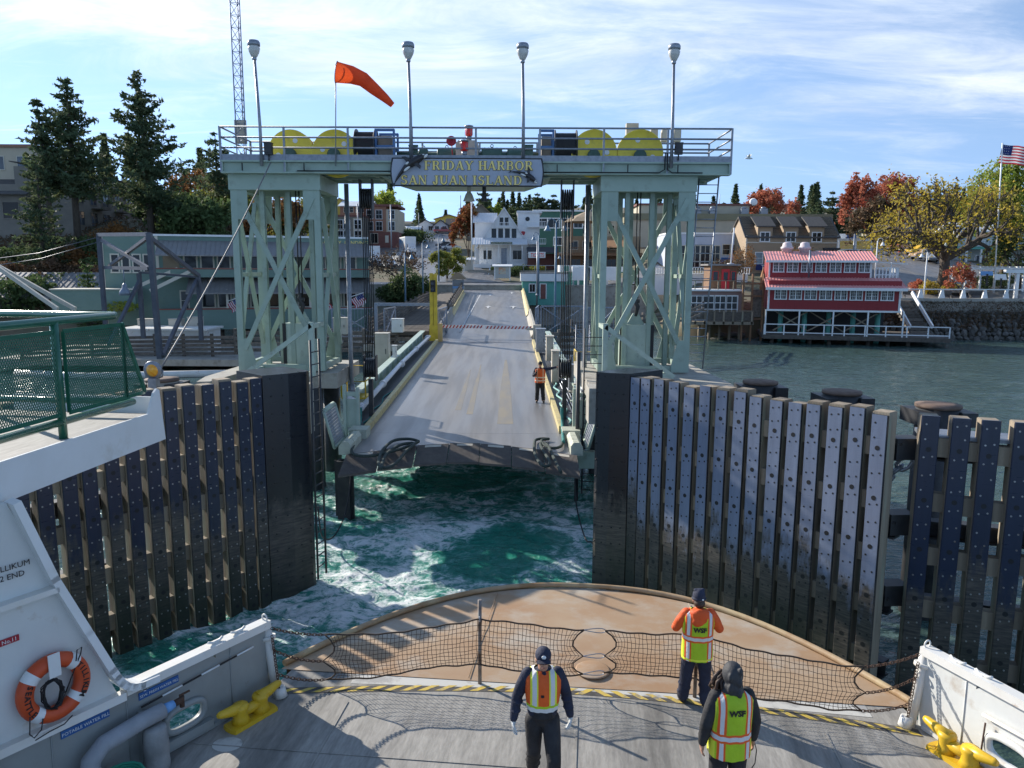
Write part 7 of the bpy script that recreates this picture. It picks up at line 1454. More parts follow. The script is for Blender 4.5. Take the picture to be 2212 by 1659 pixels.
for x,y0 in((.35,-.05),(W-.25,-.05)):bbox(rb,x-.05,x+.15,y0,0,zz(668),zz(624),'corner_board','trim_white')
for x in(.5,Wu-.45):bbox(rb,x-.02,x+.15,2.54,2.6,zz(603),zz(566),'corner_board','trim_white')
for k in range(7):window(rb,rx(1680)+k*(rx(1866)-rx(1680))/6,zz(578)+.05,1.02,1.02,2.6,2,1,'trim_white','glass',.11,.13)
for k in range(8):window(rb,rx(1682)+k*(rx(1906)-rx(1682))/7,zz(635),1.10,1.06,0,2,1,'trim_white','glass',.11,.13)
wm=MB()
for sx in(-1,1):
 for i in(1,2):q=sx*.28-.22+.44*i/3;wm.box(q-.014,q+.014,-.06,-.024,-.51,.51)
 for i in(1,2):q=-.51+1.02*i/3;wm.box(sx*.28-.22,sx*.28+.22,-.058,-.025,q-.014,q+.014)
wmm=shared(wm,'muntin_grid',MT['trim_white'])
for o in[c for c in rb.children if c.name.startswith('window')]:piece('muntin_grid',wmm,o)
mb=MB();mb.cyl((rx(1744),1.5,zz(600)),(rx(1744),1.5,zz(540)),.1);lb_(rb,mb,'flue',MT['galv'])
for u,k in((1703,0),(1743,1)):
 mb=MB();mb.lathe([(.55,0),(.55,.5),(.7,.55),(.7,.8),(.55,.85),(.5,1.2),(.3,1.35)],16,(rx(u),5.5,zz(543)-.2));lb_(rb,mb,'roof_vent',MT['vent_pink']if 'vent_pink' in MT else mk('vent_pink',(.62,.52,.52),ro=.5))
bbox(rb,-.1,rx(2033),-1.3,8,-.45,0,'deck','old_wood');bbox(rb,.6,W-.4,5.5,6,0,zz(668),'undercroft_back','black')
for k in range(5):
 x=rx(1690)+k*(rx(1900)-rx(1690))/4;mb=MB();mb.cyl((x,2.2,-2.5),(x,2.2,zz(668)),.28,n=10);lb_(rb,mb,'teal_pile',MT['siding_aqua'])
for k in range(3):
 x0=rx(1672)+k*(rx(1900)-rx(1672))/3;x1=x0+(rx(1900)-rx(1672))/3
 for a,b in((x0,x1),(x1,x0)):mb=MB();mb.bar((a,1.2,.3),(b,1.3,zz(672)),.28,.12);lb_(rb,mb,'cross_brace',MT['timber'])
for k in range(5):x=.1+k*(W-.1)/4;bbox(rb,x-.07,x+.07,-1.25,-1.1,-.3,zz(668)if k<5 else 1.2,'deck_post','trim_white')
def white_rail(root,pts,h=1.15,step=1.9):
 Ln=plen(pts);n=int(Ln/step)
 for k in range(n+1):p,e=along(pts,k*Ln/n);bbox(root,p.x-.06,p.x+.06,p.y-.06,p.y+.06,p.z-.4,p.z+h,'rail_post','trim_white')
 for a,b in zip(pts,pts[1:]):
  for z in(h,.25):mb=MB();mb.bar(V(a)+V((0,0,z)),V(b)+V((0,0,z)),.1,.1);lb_(root,mb,'rail',MT['trim_white'])
white_rail(rb,[(0,-1.2,0),(W,-1.2,0),(rx(2030),-1.2,0)]);white_rail(rb,[(Wu+.1,2.6,zz(598)),(W+.1,2.6,zz(598)),(W+.1,6,zz(598))],1.0,.35)
bbox(rb,Wu,W+.2,2.6,7,zz(600)-.05,zz(600)+.02,'balcony_floor','old_wood');mb=MB();mb.bar((Wu,2.4,zz(563)-.15),(W+.9,2.4,zz(566)-.2),.25,.08);mb.box(Wu+1.6,Wu+1.7,2.6,2.7,zz(598),zz(566));lb_(rb,mb,'pergola_beam',MT['trim_white'])
for k in range(8):mb=MB();mb.cyl((1.0+k*2.0,.2,-3.5),(1.0+k*2.0,.2,-.4),.22,n=8);lb_(rb,mb,'pile',MT['old_wood'])
ss=thing('shore_stairs','dark shore stairs with white sloping handrails beside the red building','stairs',(aty(1965,720,86.5).x,86.5,1.0));x1=aty(1998,720,86.5).x-ss.location.x
for k in range(11):bbox(ss,0,x1+.6,.45*k,.45*k+.5,.33*k-.05,.33*(k+1)-.12,'step','old_wood')
for x in(-.1,x1+.7):mb=MB();mb.bar((x,-.2,.7),(x,4.9,4.5),.16,.45);lb_(ss,mb,'hand_rail',MT['trim_white'])
gl_,W,zb=bld('glazed_shop','low glazed shop on timber piles left of the red building',1490,1600,690,88,0,'building',2.2);
bbox(gl_,0,W,0,5,0,3.4,'wall','shingle_rose')if 'shingle_rose' in MT else(siding('shingle_rose',(.30,.20,.18),(.26,.17,.15),.3),bbox(gl_,0,W,0,5,0,3.4,'wall','shingle_rose'));bbox(gl_,-.2,W+.2,-.4,5,3.4,3.6,'roof_deck','trim_white');
for k in range(4):window(gl_,W*(.12+.23*k),1.7,1.15,2.2,0,2,3,'trim_white','glass',.14,.08)
bbox(gl_,-1,W+1,-1.6,0,-.35,0,'deck','timber');
for k in range(8):bbox(gl_,-.9+k*(W+1.6)/7,-.7+k*(W+1.6)/7,-1.6,-1.4,-.3,1.15,'rail_post','timber')
bbox(gl_,-1,W+1,-1.6,-1.45,1.15,1.27,'rail','timber');bbox(gl_,-1,W+1,-1.53,-1.5,.1,1.1,'mesh_panel','old_wood')
for k in range(6):mb=MB();mb.cyl((.2+k*W/5,1.0,-4),(.2+k*W/5,1.0,-.3),.16,n=8);lb_(gl_,mb,'pile',MT['timber'])
ht,W,zb=bld('red_door_hut','shingled hut with bright red double door on the roof deck',1532,1590,640,90,0,'hut',5.8);mk('door_red',(.52,.02,.025),ro=.5);bbox(ht,0,W,0,3,0,2.7,'wall','brown_wood');bbox(ht,-.4,W+.3,-.5,3.2,2.7,2.9,'roof','roof_metal');bbox(ht,W*.42,W*.72,-.08,0,0,2.3,'door','door_red');window(ht,W*.57,1.5,.5,.9,-.08,1,1,'door_red','glass',.05);window(ht,W*.2,1.5,.55,1.0,0,1,1,'door_red','glass',.06);window(ht,W*.86,1.5,.45,1.0,0,1,1,'door_red','glass',.06)
mb=MB();mb.box(-3.2,W+.4,-2.4,-2.3,.95,1.05)
for k in range(8):mb.box(-3.2+k*.88,-3.1+k*.88,-2.4,-2.3,0,1)
lb_(ht,mb,'deck_rail',MT['timber'])
for k,(u,v)in enumerate(((1612,640),(1620,640))):pass
sr=thing('timber_stairs','brown timber stair tower between the red door hut and the red building','stairs',(aty(1603,690,87).x,87,1.2));x1=aty(1646,690,87).x-sr.location.x
for x in(0,x1*.45,x1):bbox(sr,x-.1,x+.1,0,.2,-3,6.4,'post','brown_wood');
for k in range(10):bbox(sr,.1,x1*.45,.25*k,.25*k+.35,.35*k+.6,.35*k+.68,'step','brown_wood')
for z in(1.2,3.8,5.2):bbox(sr,0,x1,-.05,.05,z,z+.18,'beam','brown_wood')
bbox(sr,x1*.5,x1,.3,.36,1.5,4.6,'mesh_panel','old_wood')
c=aty(1655-55,560,89);
pz_=aty(1506,545,89)
mb=MB();a=aty(1503,598,95);mb.lathe([(.5,0),(.5,.9),(.62,1.0),(.62,1.3),(.42,1.4),(.42,2.2)],14,(aty(1587-10,600,92).x,92,6.6));mb.cyl((aty(1577,600,92).x,92,8.6),(aty(1581,600,92).x,92,aty(1580,492,92).z),.09);solo(mb,'chimney_flue',MT['trim_white'],'white chimney flue with thin mast above the red door hut','flue')
c=aty(1648-2,640,90);mb=MB();mb.tube([(c.x,90,4),(c.x,90,8.4)],.05,6);mb.lathe([(.1,5.2),(.35,5.6),(.3,7.2),(.05,8.3)],10,(c.x,90,0));solo(mb,'patio_umbrella',MT['roof_orange'],'folded rust coloured patio umbrella beside the timber stairs','umbrella')
mk('rock',(.09,.085,.075),(.14,.13,.115),s=1.5,ro=.9,bump=.5,bs=3,rand=.35)
random.seed(21);rk=[]
for v_ in range(4):
 mb=MB();rs=random.Random(v_);me_=bmesh.new();bmesh.ops.create_icosphere(me_,subdivisions=1,radius=.5)
 for q in me_.verts:q.co*=rs.uniform(.75,1.2);q.co.z*=.75
 m_=bpy.data.meshes.new('rock');me_.to_mesh(m_);me_.free();m_.materials.append(MT['rock']);rk.append(m_)
rv=thing('rock_revetment','dark boulder revetment below the promenade at right','revetment',(60,90,0));cnt=0
for row in range(8):
 x=42.5+.3*(row%2)
 while x<63.5:
  s=random.uniform(.55,1.0);f=row/7.0;o=piece('rock',random.choice(rk),rv,(x,88.6+f*3.4+random.uniform(-.2,.2),-.3+f*3.3),None,True);o.scale=(s*1.25,s,s);o.rotation_euler=(random.uniform(0,6),random.uniform(0,6),random.uniform(0,6));x+=s*.92
x=23.0
while x<30:s=random.uniform(.6,1.5);o=piece('rock',random.choice(rk),rv,(x,90+random.uniform(-1,1.2),random.uniform(-.3,.5)),None,True);o.scale=(s*1.3,s,s*.9);x+=s*.7
mb=MB();mb.box(42,70,92.6,93.3,3.0,4.35);mb.box(42,70,92.4,93.4,4.35,4.75);solo(mb,'promenade_wall',MT['concrete'],'pale concrete wall with dark cap above the boulders','wall')
mb=MB();pz2=5.75
for k in range(9):x=47+k*2.6;mb.prism([(x-.35,4.75),(x+.35,4.75),(x+.12,pz2),(x-.12,pz2)],92.9,93.1,lambda a,b,h:(a,h,b))
mb.box(46.5,70,92.9,93.1,pz2,pz2+.12);solo(mb,'promenade_railing',MT['trim_white'],'white promenade railing with tapered posts at right','railing')
pg=thing('pergola','white pergola frame beside the big autumn tree','pergola',(aty(2090,605,101).x,101,zgs(60,101)))
for k in range(5):bbox(pg,k*1.9-.3,k*1.9-.1,0,.2,-.3,3.0,'post','trim_white');bbox(pg,k*1.9-.3,k*1.9-.1,3,3.2,-.3,3.0,'post','trim_white')
bbox(pg,-1.2,8.4,-.05,.25,3.0,3.25,'beam','trim_white');bbox(pg,-1.2,8.4,2.95,3.25,3.0,3.25,'beam','trim_white')
for k in range(10):bbox(pg,-1+k*1.0,-.85+k*1.0,-.6,3.8,3.25,3.4,'rafter','trim_white')
pg2=thing('gate_arch','white timber arch at the far right edge of the promenade','arch',(aty(2195,640,94).x,94,4.6));bbox(pg2,-.2,.2,0,.3,0,3.2,'post','trim_white');bbox(pg2,-1.6,4,-.1,.4,3.2,3.6,'beam','trim_white')
c=aty(2030,612,101.5);mb=MB();mb.lathe([(4.3,-.1),(4.3,.35),(4.0,.38),(3.9,.3)],30,(c.x+.8,101.8,zgs(c.x,101)+.1));solo(mb,'kerb_ring',MT['concrete'],'round kerbed planting bed under the big autumn tree','planter')
rg,W,zb=bld('green_terrace_house','pale green terrace building with white posts behind the right trees',2085,2260,585,128);H=hz(500,2150,128,zb);bbox(rg,0,W,2.5,10,-2,H*.55,'wall','siding_pale');bbox(rg,-.5,W,0,10,H*.55,H*.62,'terrace','siding_aqua');railing(rg,-.4,W,0,H*.62,1.0,n=26);bbox(rg,.5,W,3,10,H*.62,H*1.05,'upper_wall','siding_pale');gable_x(rg,0,W,2.5,10,H*1.05,1.5,'roof_white')
for k in range(6):bbox(rg,k*2.4-.1,k*2.4+.15,0,.25,-1,H*.55,'post','trim_white');window(rg,1.2+k*2.4,H*.25,1.4,1.9,2.5,2,1,'trim_white','glass_pale')
bbox(rg,4.2,5.2,2.4,2.5,0,2.2,'door','roof_orange')
for k,(u,v,y,w_,hh_,m_)in enumerate(((2135,612,99,1.6,.9,'light_blue'),(2165,622,97,1.5,1.2,'trim_white'))):
 a=aty(u,v,y);t=thing('info_stand',['blue tilted information stand on the promenade','white information stand on the promenade'][k],'sign',a);mb=MB();mb.prism([(-w_/2,1.0),(w_/2,1.0),(w_/2,1.0+hh_*.6),(-w_/2,1.0+hh_*.6)],0,.08,lambda p,q,h:(p,h+q*.4,q));build(mb,'panel',MT[m_],t,True);mb=MB();mb.box(-.08,.08,.3,.45,-.3,1.2);build(mb,'leg',MT['dark_steel'],t,True)
hr_,W,zb=bld('grey_roof_block','long grey roofed block behind the autumn trees',1900,2080,520,190);H=hz(478,1980,190,zb);bbox(hr_,0,W,0,10,-4,H*.6,'wall','stucco_beige');gable_x(hr_,0,W,0,10,H*.6,H*.5,'roof_metal')
bw_,W,zb=bld('blue_van_shop','white shop front with blue mural at the top of the right street',1808,1850,545,150);H=hz(505,1830,150,zb);bbox(bw_,0,W*.45,0,6,-2,H,'wall','trim_white');bbox(bw_,W*.5,W,.5,6,-1,H*.95,'mural_wall','blue_sign')
mk('lamp_blue',(.13,.22,.30),(.10,.18,.25),s=3,ro=.45)
def street_lamp(u,vb,vt,y,label,arm=1,double=False,white=False):
 b=aty(u,vb,y);zt_=aty(u,vt,y).z;t=thing('street_lamp',label,'street lamp',b,0,'harbour street lamps');m=MT['trim_white' if white else 'lamp_blue'];h=zt_-b.z
 mb=MB();mb.tube([(0,0,-.5),(0,0,h)],[.10,.07],8);build(mb,'pole',m,t,True)
 for s in((1,-1)if double else(arm,)):
  mb=MB();mb.tube([(0,0,h-.2),(s*.08,0,h+.2),(s*.35,0,h+.36),(s*.62,0,h+.2),(s*.66,0,h-.2)],.035,7);build(mb,'arm',m,t,True)
  mb=MB();mb.lathe([(.30,0),(.26,.08),(.15,.2),(.13,.36),(.05,.42)],14,(s*.66,0,h-.6));build(mb,'lamp_shade',m,t,True)
street_lamp(786,640,540,78,'blue grey street lamp just right of the left rope tackle',-1);street_lamp(876,655,546,76,'blue grey street lamp left of the yellow column',1);street_lamp(924-10,640,525,90,'blue grey street lamp beside the bare tree',1);street_lamp(948,600,512,105,'blue grey street lamp left of the olive tree',1)
street_lamp(1198,735,482,60,'tall blue grey double street lamp left of the right rope tackle',1,True);street_lamp(1163,630,508,96,'blue grey street lamp in front of the white house',-1);street_lamp(1218,590,575-25,112,'short blue grey street lamp by the teal booth',-1)
street_lamp(1995,645,545,94,'white street lamp on the promenade beside the big autumn tree',-1,False,True);street_lamp(1890,600,520,96,'white street lamp behind the red building',1,False,True)
def pole(u,vb,vt,y,r,label,m='galv'):
 b=aty(u,vb,y);mb=MB();mb.tube([(b.x,y,b.z-1),(b.x,y,aty(u,vt,y).z)],r,8);mb.lathe([(r*1.6,0),(r*1.6,.2),(r,.3)],8,(b.x,y,b.z));solo(mb,'utility_pole',MT[m],label,'pole')
pole(1019,560,430,130,.10,'white pole in front of the autumn maple','trim_white');pole(995,470,422,240,.12,'thin blue mast on the hill','lamp_blue');pole(846,560,442,120,.10,'grey pole in front of the brick building');pole(774,520,440,150,.12,'grey pole beside the tan block');pole(1160,640,520,88,.09,'thin pole right of the white house');pole(905,500,460,200,.10,'curved lamp pole on the hill street','lamp_blue');pole(1840,600,505,120,.12,'grey pole behind the food trailer')
b=aty(2140,500,100);us_flag('large_flag',aty(2157,352,100),3.4,2.3,R_(6),'large flag flying on a white pole at the right edge',V((aty(2150,600,100).x,100,5)),.25)
g=aty(1617,343,45);t=thing('gull','white gull gliding in the sky right of the bridge','bird',g);mb=MB();mb.tube([(-.22,0,.0),(-.12,0,.03),(.05,0,.03),(.17,0,.02),(.24,0,.0)],[.01,.05,.06,.04,.012],8);mb.add([(-.08,.02,.05),(.06,.02,.05),(.1,.30,.25),(.0,.55,.22),(-.06,.3,.24)],[(0,1,2,3,4)]);mb.add([(-.08,-.02,.05),(.06,-.02,.05),(.1,-.30,.25),(.0,-.55,.12),(-.06,-.3,.24)],[(0,1,2,3,4)]);build(mb,'body',MT['white_paint'],t,True)
# ------------------------------------------------------------------ trees and shrubs
def leafmat(nm,c,c2,c3,tr=.35):return mk(nm,c,c2,s=.9,lo=.40,hi=.60,ro=.75,dirt=c3,ds=.5,dlo=.46,dhi=.62,trans=tr,rand=.1,spec=.2)
leafmat('leaf_fir',(.065,.10,.055),(.085,.125,.06),(.12,.135,.065),.35);leafmat('leaf_dark',(.065,.105,.04),(.09,.135,.05),(.12,.155,.06),.35);leafmat('leaf_red',(.46,.12,.08),(.42,.17,.09),(.52,.20,.12),.45);leafmat('leaf_redgreen',(.22,.045,.03),(.09,.085,.03),(.30,.12,.04));leafmat('leaf_yellow',(.58,.42,.045),(.46,.36,.07),(.30,.26,.07),.45);leafmat('leaf_olive',(.20,.22,.045),(.26,.25,.05),(.13,.16,.04));leafmat('leaf_lime',(.30,.38,.06),(.40,.42,.08),(.20,.27,.06),.45);leafmat('leaf_orange',(.30,.14,.04),(.24,.13,.06),(.18,.11,.05));leafmat('leaf_brown',(.13,.08,.05),(.17,.10,.055),(.09,.075,.04),.2)
mk('bark',(.075,.06,.048),(.11,.09,.07),s=6,ro=.95,stretch=(1,1,.3),bump=.6,bs=14)
def leaf_cloud(C,size,rng,flat=.0,asp=.55,droop=0.):
 0
 n=len(C);a=rng.normal(size=(n,3));a[:,2]*=(1-flat);a[:,2]-=droop;a/=np.linalg.norm(a,axis=1)[:,None];b=rng.normal(size=(n,3));b-=a*(a*b).sum(1)[:,None];b/=np.linalg.norm(b,axis=1)[:,None]
 s=size*rng.uniform(.6,1.3,(n,1));v=np.stack([C-a*s,C-b*s*asp+a*s*.1,C+a*s,C+b*s*asp+a*s*.1],1).reshape(-1,3);f=np.arange(4*n).reshape(n,4);return v,f
def add_tree(name,label,base,trunk,crown_v,crown_f,lm,grp,cat='tree'):
 t=thing(name,label,cat,base,0,grp);build(trunk,'trunk',MT['bark'],t,True)
 o=bpy.data.objects.new('crown',np_mesh('crown',crown_v,crown_f,[MT[lm]]));COL.objects.link(o);o.parent=t;return t
def fir(label,base,h,r,seed,lm='leaf_fir',clear=.14,dens=1.,ls=.30,grp=None,ragged=.35,lean=0.):
 rng=np.random.default_rng(seed);tr=MB();tr.tube([(0,0,-.5),(lean*.3,0,h*.4),(lean*.8,0,h*.8),(lean,0,h)],[h*.022,h*.016,h*.008,.02],9);C=[];n=int(h*1.35*dens)
 for k in range(n):
  f=clear+(1-clear)*(k+rng.uniform(0,1))/n;z=f*h;nb=3 if f>.85 else 5
  for j in range(nb):
   L_=r*((1-f)**.72)*rng.uniform(1-ragged*1.2,1+ragged*.9)*(1.25 if rng.uniform()<.12 else 1)+.25;a=rng.uniform(0,2*np.pi);m=max(3,int(L_/.24));s=np.linspace(.12,1,m);q=np.stack([np.cos(a)*L_*s+lean*f,np.sin(a)*L_*s,z-.34*L_*s+.36*L_*s**2.4],1)
   if L_>1 and j<3:tr.tube([tuple(q[0]-np.array([np.cos(a),np.sin(a),0])*L_*.12),tuple(q[len(q)//2]),tuple(q[-1])],[.05,.03,.012],4)
   w=(1.05-s)*L_*.26+.10;rep=4;qq=np.repeat(q,rep,0)+rng.normal(size=(m*rep,3))*np.repeat(w,rep)[:,None]*np.array([.8,.8,.35])-np.array([0,0,.08]);C.append(qq)
 C=np.concatenate(C);v,f_=leaf_cloud(C,ls,rng,.3,.38,.25);return add_tree('fir_tree',label,base,tr,v,f_,lm,grp)
def broad(label,base,h,r,seed,lm,n_leaf=6000,ls=.25,trunk_f=.3,grp=None,name='tree',limbs=5,flat=1.0,tr_r=None,sub=4,cat='tree',spread=.9):
 rng=np.random.default_rng(seed);rs=random.Random(seed);tr=MB();tips=[];R0=tr_r or h*.03;tz=h*trunk_f
 tr.tube([(0,0,-.4),(rs.uniform(-.1,.1)*R0*4,0,tz*.5),(0,0,tz)],[R0*1.35,R0,R0*.85],9)
 def grow(p,d,L_,rad,dep):
  q=[p];dd=V(d)
  for k in range(3):dd=(dd+V((rs.uniform(-.25,.25),rs.uniform(-.25,.25),rs.uniform(-.1,.18)))).normalized();q.append(q[-1]+dd*(L_/3))
  tr.tube(q,[rad,rad*.85,rad*.7,rad*.5],5 if dep<2 else 4,True,False)
  if dep>=3:tips.extend([q[2],q[3]]);return
  if dep>=1:tips.append(q[3])
  for j in range(sub if dep==0 else 3):
   a=rs.uniform(0,2*math.pi);s=dd.orthogonal().normalized();s.rotate(Matrix.Rotation(a,3,dd));grow(q[rs.choice((2,3,3))],(dd*.8+s*spread+V((0,0,.12))).normalized(),L_*rs.uniform(.55,.75),rad*.55,dep+1)
 for k in range(limbs):
  a=2*math.pi*(k+rs.uniform(-.3,.3))/limbs;grow(V((0,0,tz*rs.uniform(.75,1.0))),V((math.cos(a)*flat,math.sin(a)*flat,rs.uniform(.5,1.1))).normalized(),(h-tz)*.42,R0*.55,0)
 P=np.array([tuple(p)for p in tips]);sc_=np.array([r/np.percentile(np.abs(P[:,0]),97),r/np.percentile(np.abs(P[:,1]),97),(h-tz*.8)/max(.1,np.percentile(P[:,2],99)-tz*.8)])
 P[:,0]*=sc_[0];P[:,1]*=sc_[1];P[:,2]=tz*.8+(P[:,2]-tz*.8)*sc_[2]
 tr.v=[(x*(sc_[0]if z>tz else 1+(sc_[0]-1)*max(0,z/tz)**4*.6),y*(sc_[1]if z>tz else 1+(sc_[1]-1)*max(0,z/tz)**4*.6),tz*.8+(z-tz*.8)*sc_[2]if z>tz*.8 else z)for x,y,z in tr.v]
 idx=rng.integers(0,len(P),n_leaf);C=P[idx]+rng.normal(size=(n_leaf,3))*np.array([.11,.11,.09])*r*rng.uniform(.3,1.2,(n_leaf,1));v,f=leaf_cloud(C,ls,rng,.1,.6,.1);return add_tree(name,label,base,tr,v,f,lm,grp,cat)
def shrub(label,base,r,h,seed,lm,n=1800,ls=.16,grp=None,name='shrub'):
 rng=np.random.default_rng(seed);d=rng.normal(size=(n,3));d/=np.linalg.norm(d,axis=1)[:,None];rad=rng.uniform(.45,1.05,(n,1))**.6;lump=1+.35*np.sin(d[:,:1]*5+seed)*np.cos(d[:,1:2]*4+seed*2);C=d*rad*lump*np.array([r,r,h*.55])+np.array([0,0,h*.5]);C=C[C[:,2]>-.2]
 v,f=leaf_cloud(C,ls,rng,.1,.6);tr=MB()
 for k in range(5):a=k*1.3+seed;tr.tube([(0,0,-.3),(math.cos(a)*r*.3,math.sin(a)*r*.3,h*.35),(math.cos(a)*r*.6,math.sin(a)*r*.6,h*.75)],[.06,.04,.015],5)
 t=thing(name,label,'shrub',base,0,grp);build(tr,'stem',MT['bark'],t,True);o=bpy.data.objects.new('foliage',np_mesh('foliage',v,f,[MT[lm]]));COL.objects.link(o);o.parent=t;return t
def hit(u,v,y0=80,y1=320):
 0
 y=y0
 while y<y1:
  p=aty(u,v,y)
  if p.z<=zgs(p.x,y)+.05:return V((p.x,y,zgs(p.x,y)))
  y+=.5
 p=aty(u,v,y1);return V((p.x,y1,zgs(p.x,y1)))
def tb(u,y):p=aty(u,560,y);return V((p.x,y,zgs(p.x,y)))
def th(u,v,y,b):return aty(u,v,y).z-b.z
b=tb(172,99);fir('tall ragged fir leftmost on the bank with a broken double top',b,th(181,166,99,b),6.2,1,clear=.38,dens=1.15,ls=.36,grp='firs on the left bank',ragged=.7)
b=tb(118,97);fir('shorter fir in front of the ragged fir with long left branches',b,th(115,210,97,b),3.6,2,clear=.48,dens=1.0,ls=.34,grp='firs on the left bank',ragged=.7,lean=-.6)
b=tb(332,104);fir('tall full fir standing second from the left',b,th(318,152,104,b),7.0,3,clear=.27,dens=1.3,ls=.36,grp='firs on the left bank',ragged=.5,lean=-.6)
b=tb(95,92);fir('small fir at the foot of the leftmost firs',b,th(80,345,92,b),3.2,14,clear=.05,dens=1.3,ls=.28,grp='firs on the left bank',ragged=.4)
b=tb(478,118);fir('thin fir behind the left end of the bridge',b,th(482,285,118,b),5.2,4,clear=.30,dens=.8,ls=.34,grp='firs on the left bank',ragged=.8)
for k,(u,v,y,r,lm,lb,n)in enumerate(((380,425,110,5.0,'leaf_dark','dense dark green tree left of the left tower',9000),(440,440,108,5.2,'leaf_dark','dense dark green tree beside the left tower',9000),(500,420,120,5.0,'leaf_olive','olive green tree right behind the left tower',6500),(430,375,128,5.0,'leaf_orange','thin orange brown tree above the dark trees',3200),(590,430,128,5.5,'leaf_orange','amber tree seen through the left tower',5000),(660,440,132,5.0,'leaf_olive','yellow green tree seen through the left tower',5000))):
 b=tb(u,y);broad(lb,b,max(5,th(u,v,y,b)),r,30+k,lm,n,.30,.2,'trees behind the left tower')
random.seed(8)
for k,(u,v,y,r,h,lm)in enumerate(((60,560,84,2.6,2.6,'leaf_brown'),(110,520,90,2.8,2.6,'leaf_brown'),(30,500,96,3.0,2.6,'leaf_dark'),(160,500,96,2.6,2.4,'leaf_orange'),(215,490,99,3.0,3.0,'leaf_dark'),(255,478,104,2.6,3.4,'leaf_orange'),(290,500,98,3.0,2.8,'leaf_brown'),(190,545,88,2.8,2.4,'leaf_brown'),(20,620,80,3.4,3.6,'leaf_dark'),(70,600,82,2.6,3.0,'leaf_dark'),(330,485,100,3.0,3.2,'leaf_dark'),(235,520,93,2.6,2.4,'leaf_dark'),(140,560,86,2.8,2.2,'leaf_dark'),(375,500,99,3.0,3.4,'leaf_dark'),(20,545,90,3.0,2.4,'leaf_brown'),(95,470,104,2.4,2.2,'leaf_brown'))):
 b=tb(u,y);shrub(['russet','brown','dark green','amber','bushy green','tall amber','dull brown','faded brown','big dark','rounded dark','deep green','mossy','low dark','spreading dark','dry brown','small brown'][k]+' shrub on the left hillside '+['near the shed roof','above the shed','by the far left house','below the ragged fir','below the apartment block','in front of the apartment windows','left of the dark trees','under the firs','at the lower left shore','beside the passenger ramp','at the foot of the full fir','in the middle of the slope','left of the slope','right of the full fir','at the far left edge','under the left house'][k],b,r,h,50+k,lm,2600,.22,'hillside shrubs','hillside_shrub')
b=V((aty(192,640,78).x,78,2.0));fir('slim dark cypress in front of the shed roof',b,th(198,568,78,b),1.2,44,'leaf_dark',.05,2.4,.2)
b=tb(440,66)if False else V((aty(287,684,70).x,68.6,4.1));shrub('low yellow green shrub on the green building terrace',b,1.3,.9,61,'leaf_lime',1500,.10)
b=hit(1012,548);b=tb(1012,160);broad('red and green autumn maple left of the white house',b,th(1012,447,160,b),3.1,71,'leaf_redgreen',9000,.24,.12,None,'maple_tree',6,.45)
b=tb(966,132);broad('rounded olive green tree in front of the hill street',b,th(966,540,132,b),2.6,72,'leaf_olive',8000,.18,.3,None,'garden_tree',6,1.0)
b=V((aty(850,640,108).x,113,5.4));broad('nearly bare tree with sparse reddish leaves by the parked trucks',b,th(850,538,113,b),4.2,73,'leaf_brown',1500,.14,.2,None,'bare_tree',7,.9)
for k,(u,y,r,h)in enumerate(((878,108,2.6,4.2),(905,110,2.0,3.6),(850,109,2.0,2.6))):shrub(['large','tall','low'][k]+' dark green shrub below the bare tree',V((aty(u,600,y).x,y,3.2)),r,h,80+k,'leaf_dark',2600,.18,'shrubs below the bare tree')
for k,(u,v,y,r)in enumerate(((1046,405,215,5),(1135,428,235,5.5),(1160,415,240,6.5),(1195,420,238,6.5),(1228,428,240,6.0),(1110,445,245,5.0))):
 b=tb(u,y);fir(['lone dark fir above the dark steep roof','leftmost fir of the row behind the white house','tallest fir of the row behind the white house','wide fir of the row behind the green shop','rightmost fir of the row beside the right rope tackle','low fir left of the row behind the white house'][k],b,th(u,v,y,b),r,90+k,'leaf_fir',.1,.8,.55,'firs on the hill',.4)
b=tb(830,230);broad('pale green round tree above the brick building',b,th(830,418,230,b),5,99,'leaf_lime',3500,.4,.3,None,'hill_tree');b=tb(1065,240);broad('yellow green poplar behind the white house',b,th(1068,440,240,b),2.4,98,'leaf_lime',2500,.4,.2,None,'hill_tree')
for k,(u,v,y)in enumerate(((890,497,200),(870,505,195),(1078,572,141),(1125,575,140),(1160,577,140),(1105,588,137))):
 b=tb(u,y);shrub(['dark hedge left of the hill street','low hedge by the pale low house','small shrub at the white house steps','round shrub right of the white house steps','shrub below the ticket stand','shrub on the retaining wall'][k],b,4.5 if k<2 else 1.6,3.2 if k<2 else 1.4,110+k,'leaf_dark' if k!=4 else 'leaf_olive',2000,.3 if k<2 else.12)
for k,(u,v,y,r,lm,n,lb)in enumerate(((1843,388,152,3.6,'leaf_red',4200,'tall red maple left of the right hand street'),(1928,383,158,4.2,'leaf_red',5000,'broad red maple behind the big yellow tree'),(1642,412,200,4.6,'leaf_red',4500,'red tree behind the long tan block'),(1705,432,205,2.0,'leaf_red',900,'tiny red tree top above the long tan block'),(1890,430,138,4.2,'leaf_brown',3500,'brownish tree in front of the red maples'),(2010,400,165,5.0,'leaf_brown',3000,'bare brownish tree between the maples and the flag'))):
 b=tb(u,y);broad(lb,b,th(u,v,y,b),r,120+k,lm,n,.32,.2,'autumn trees on the right','maple_tree',6,.7)
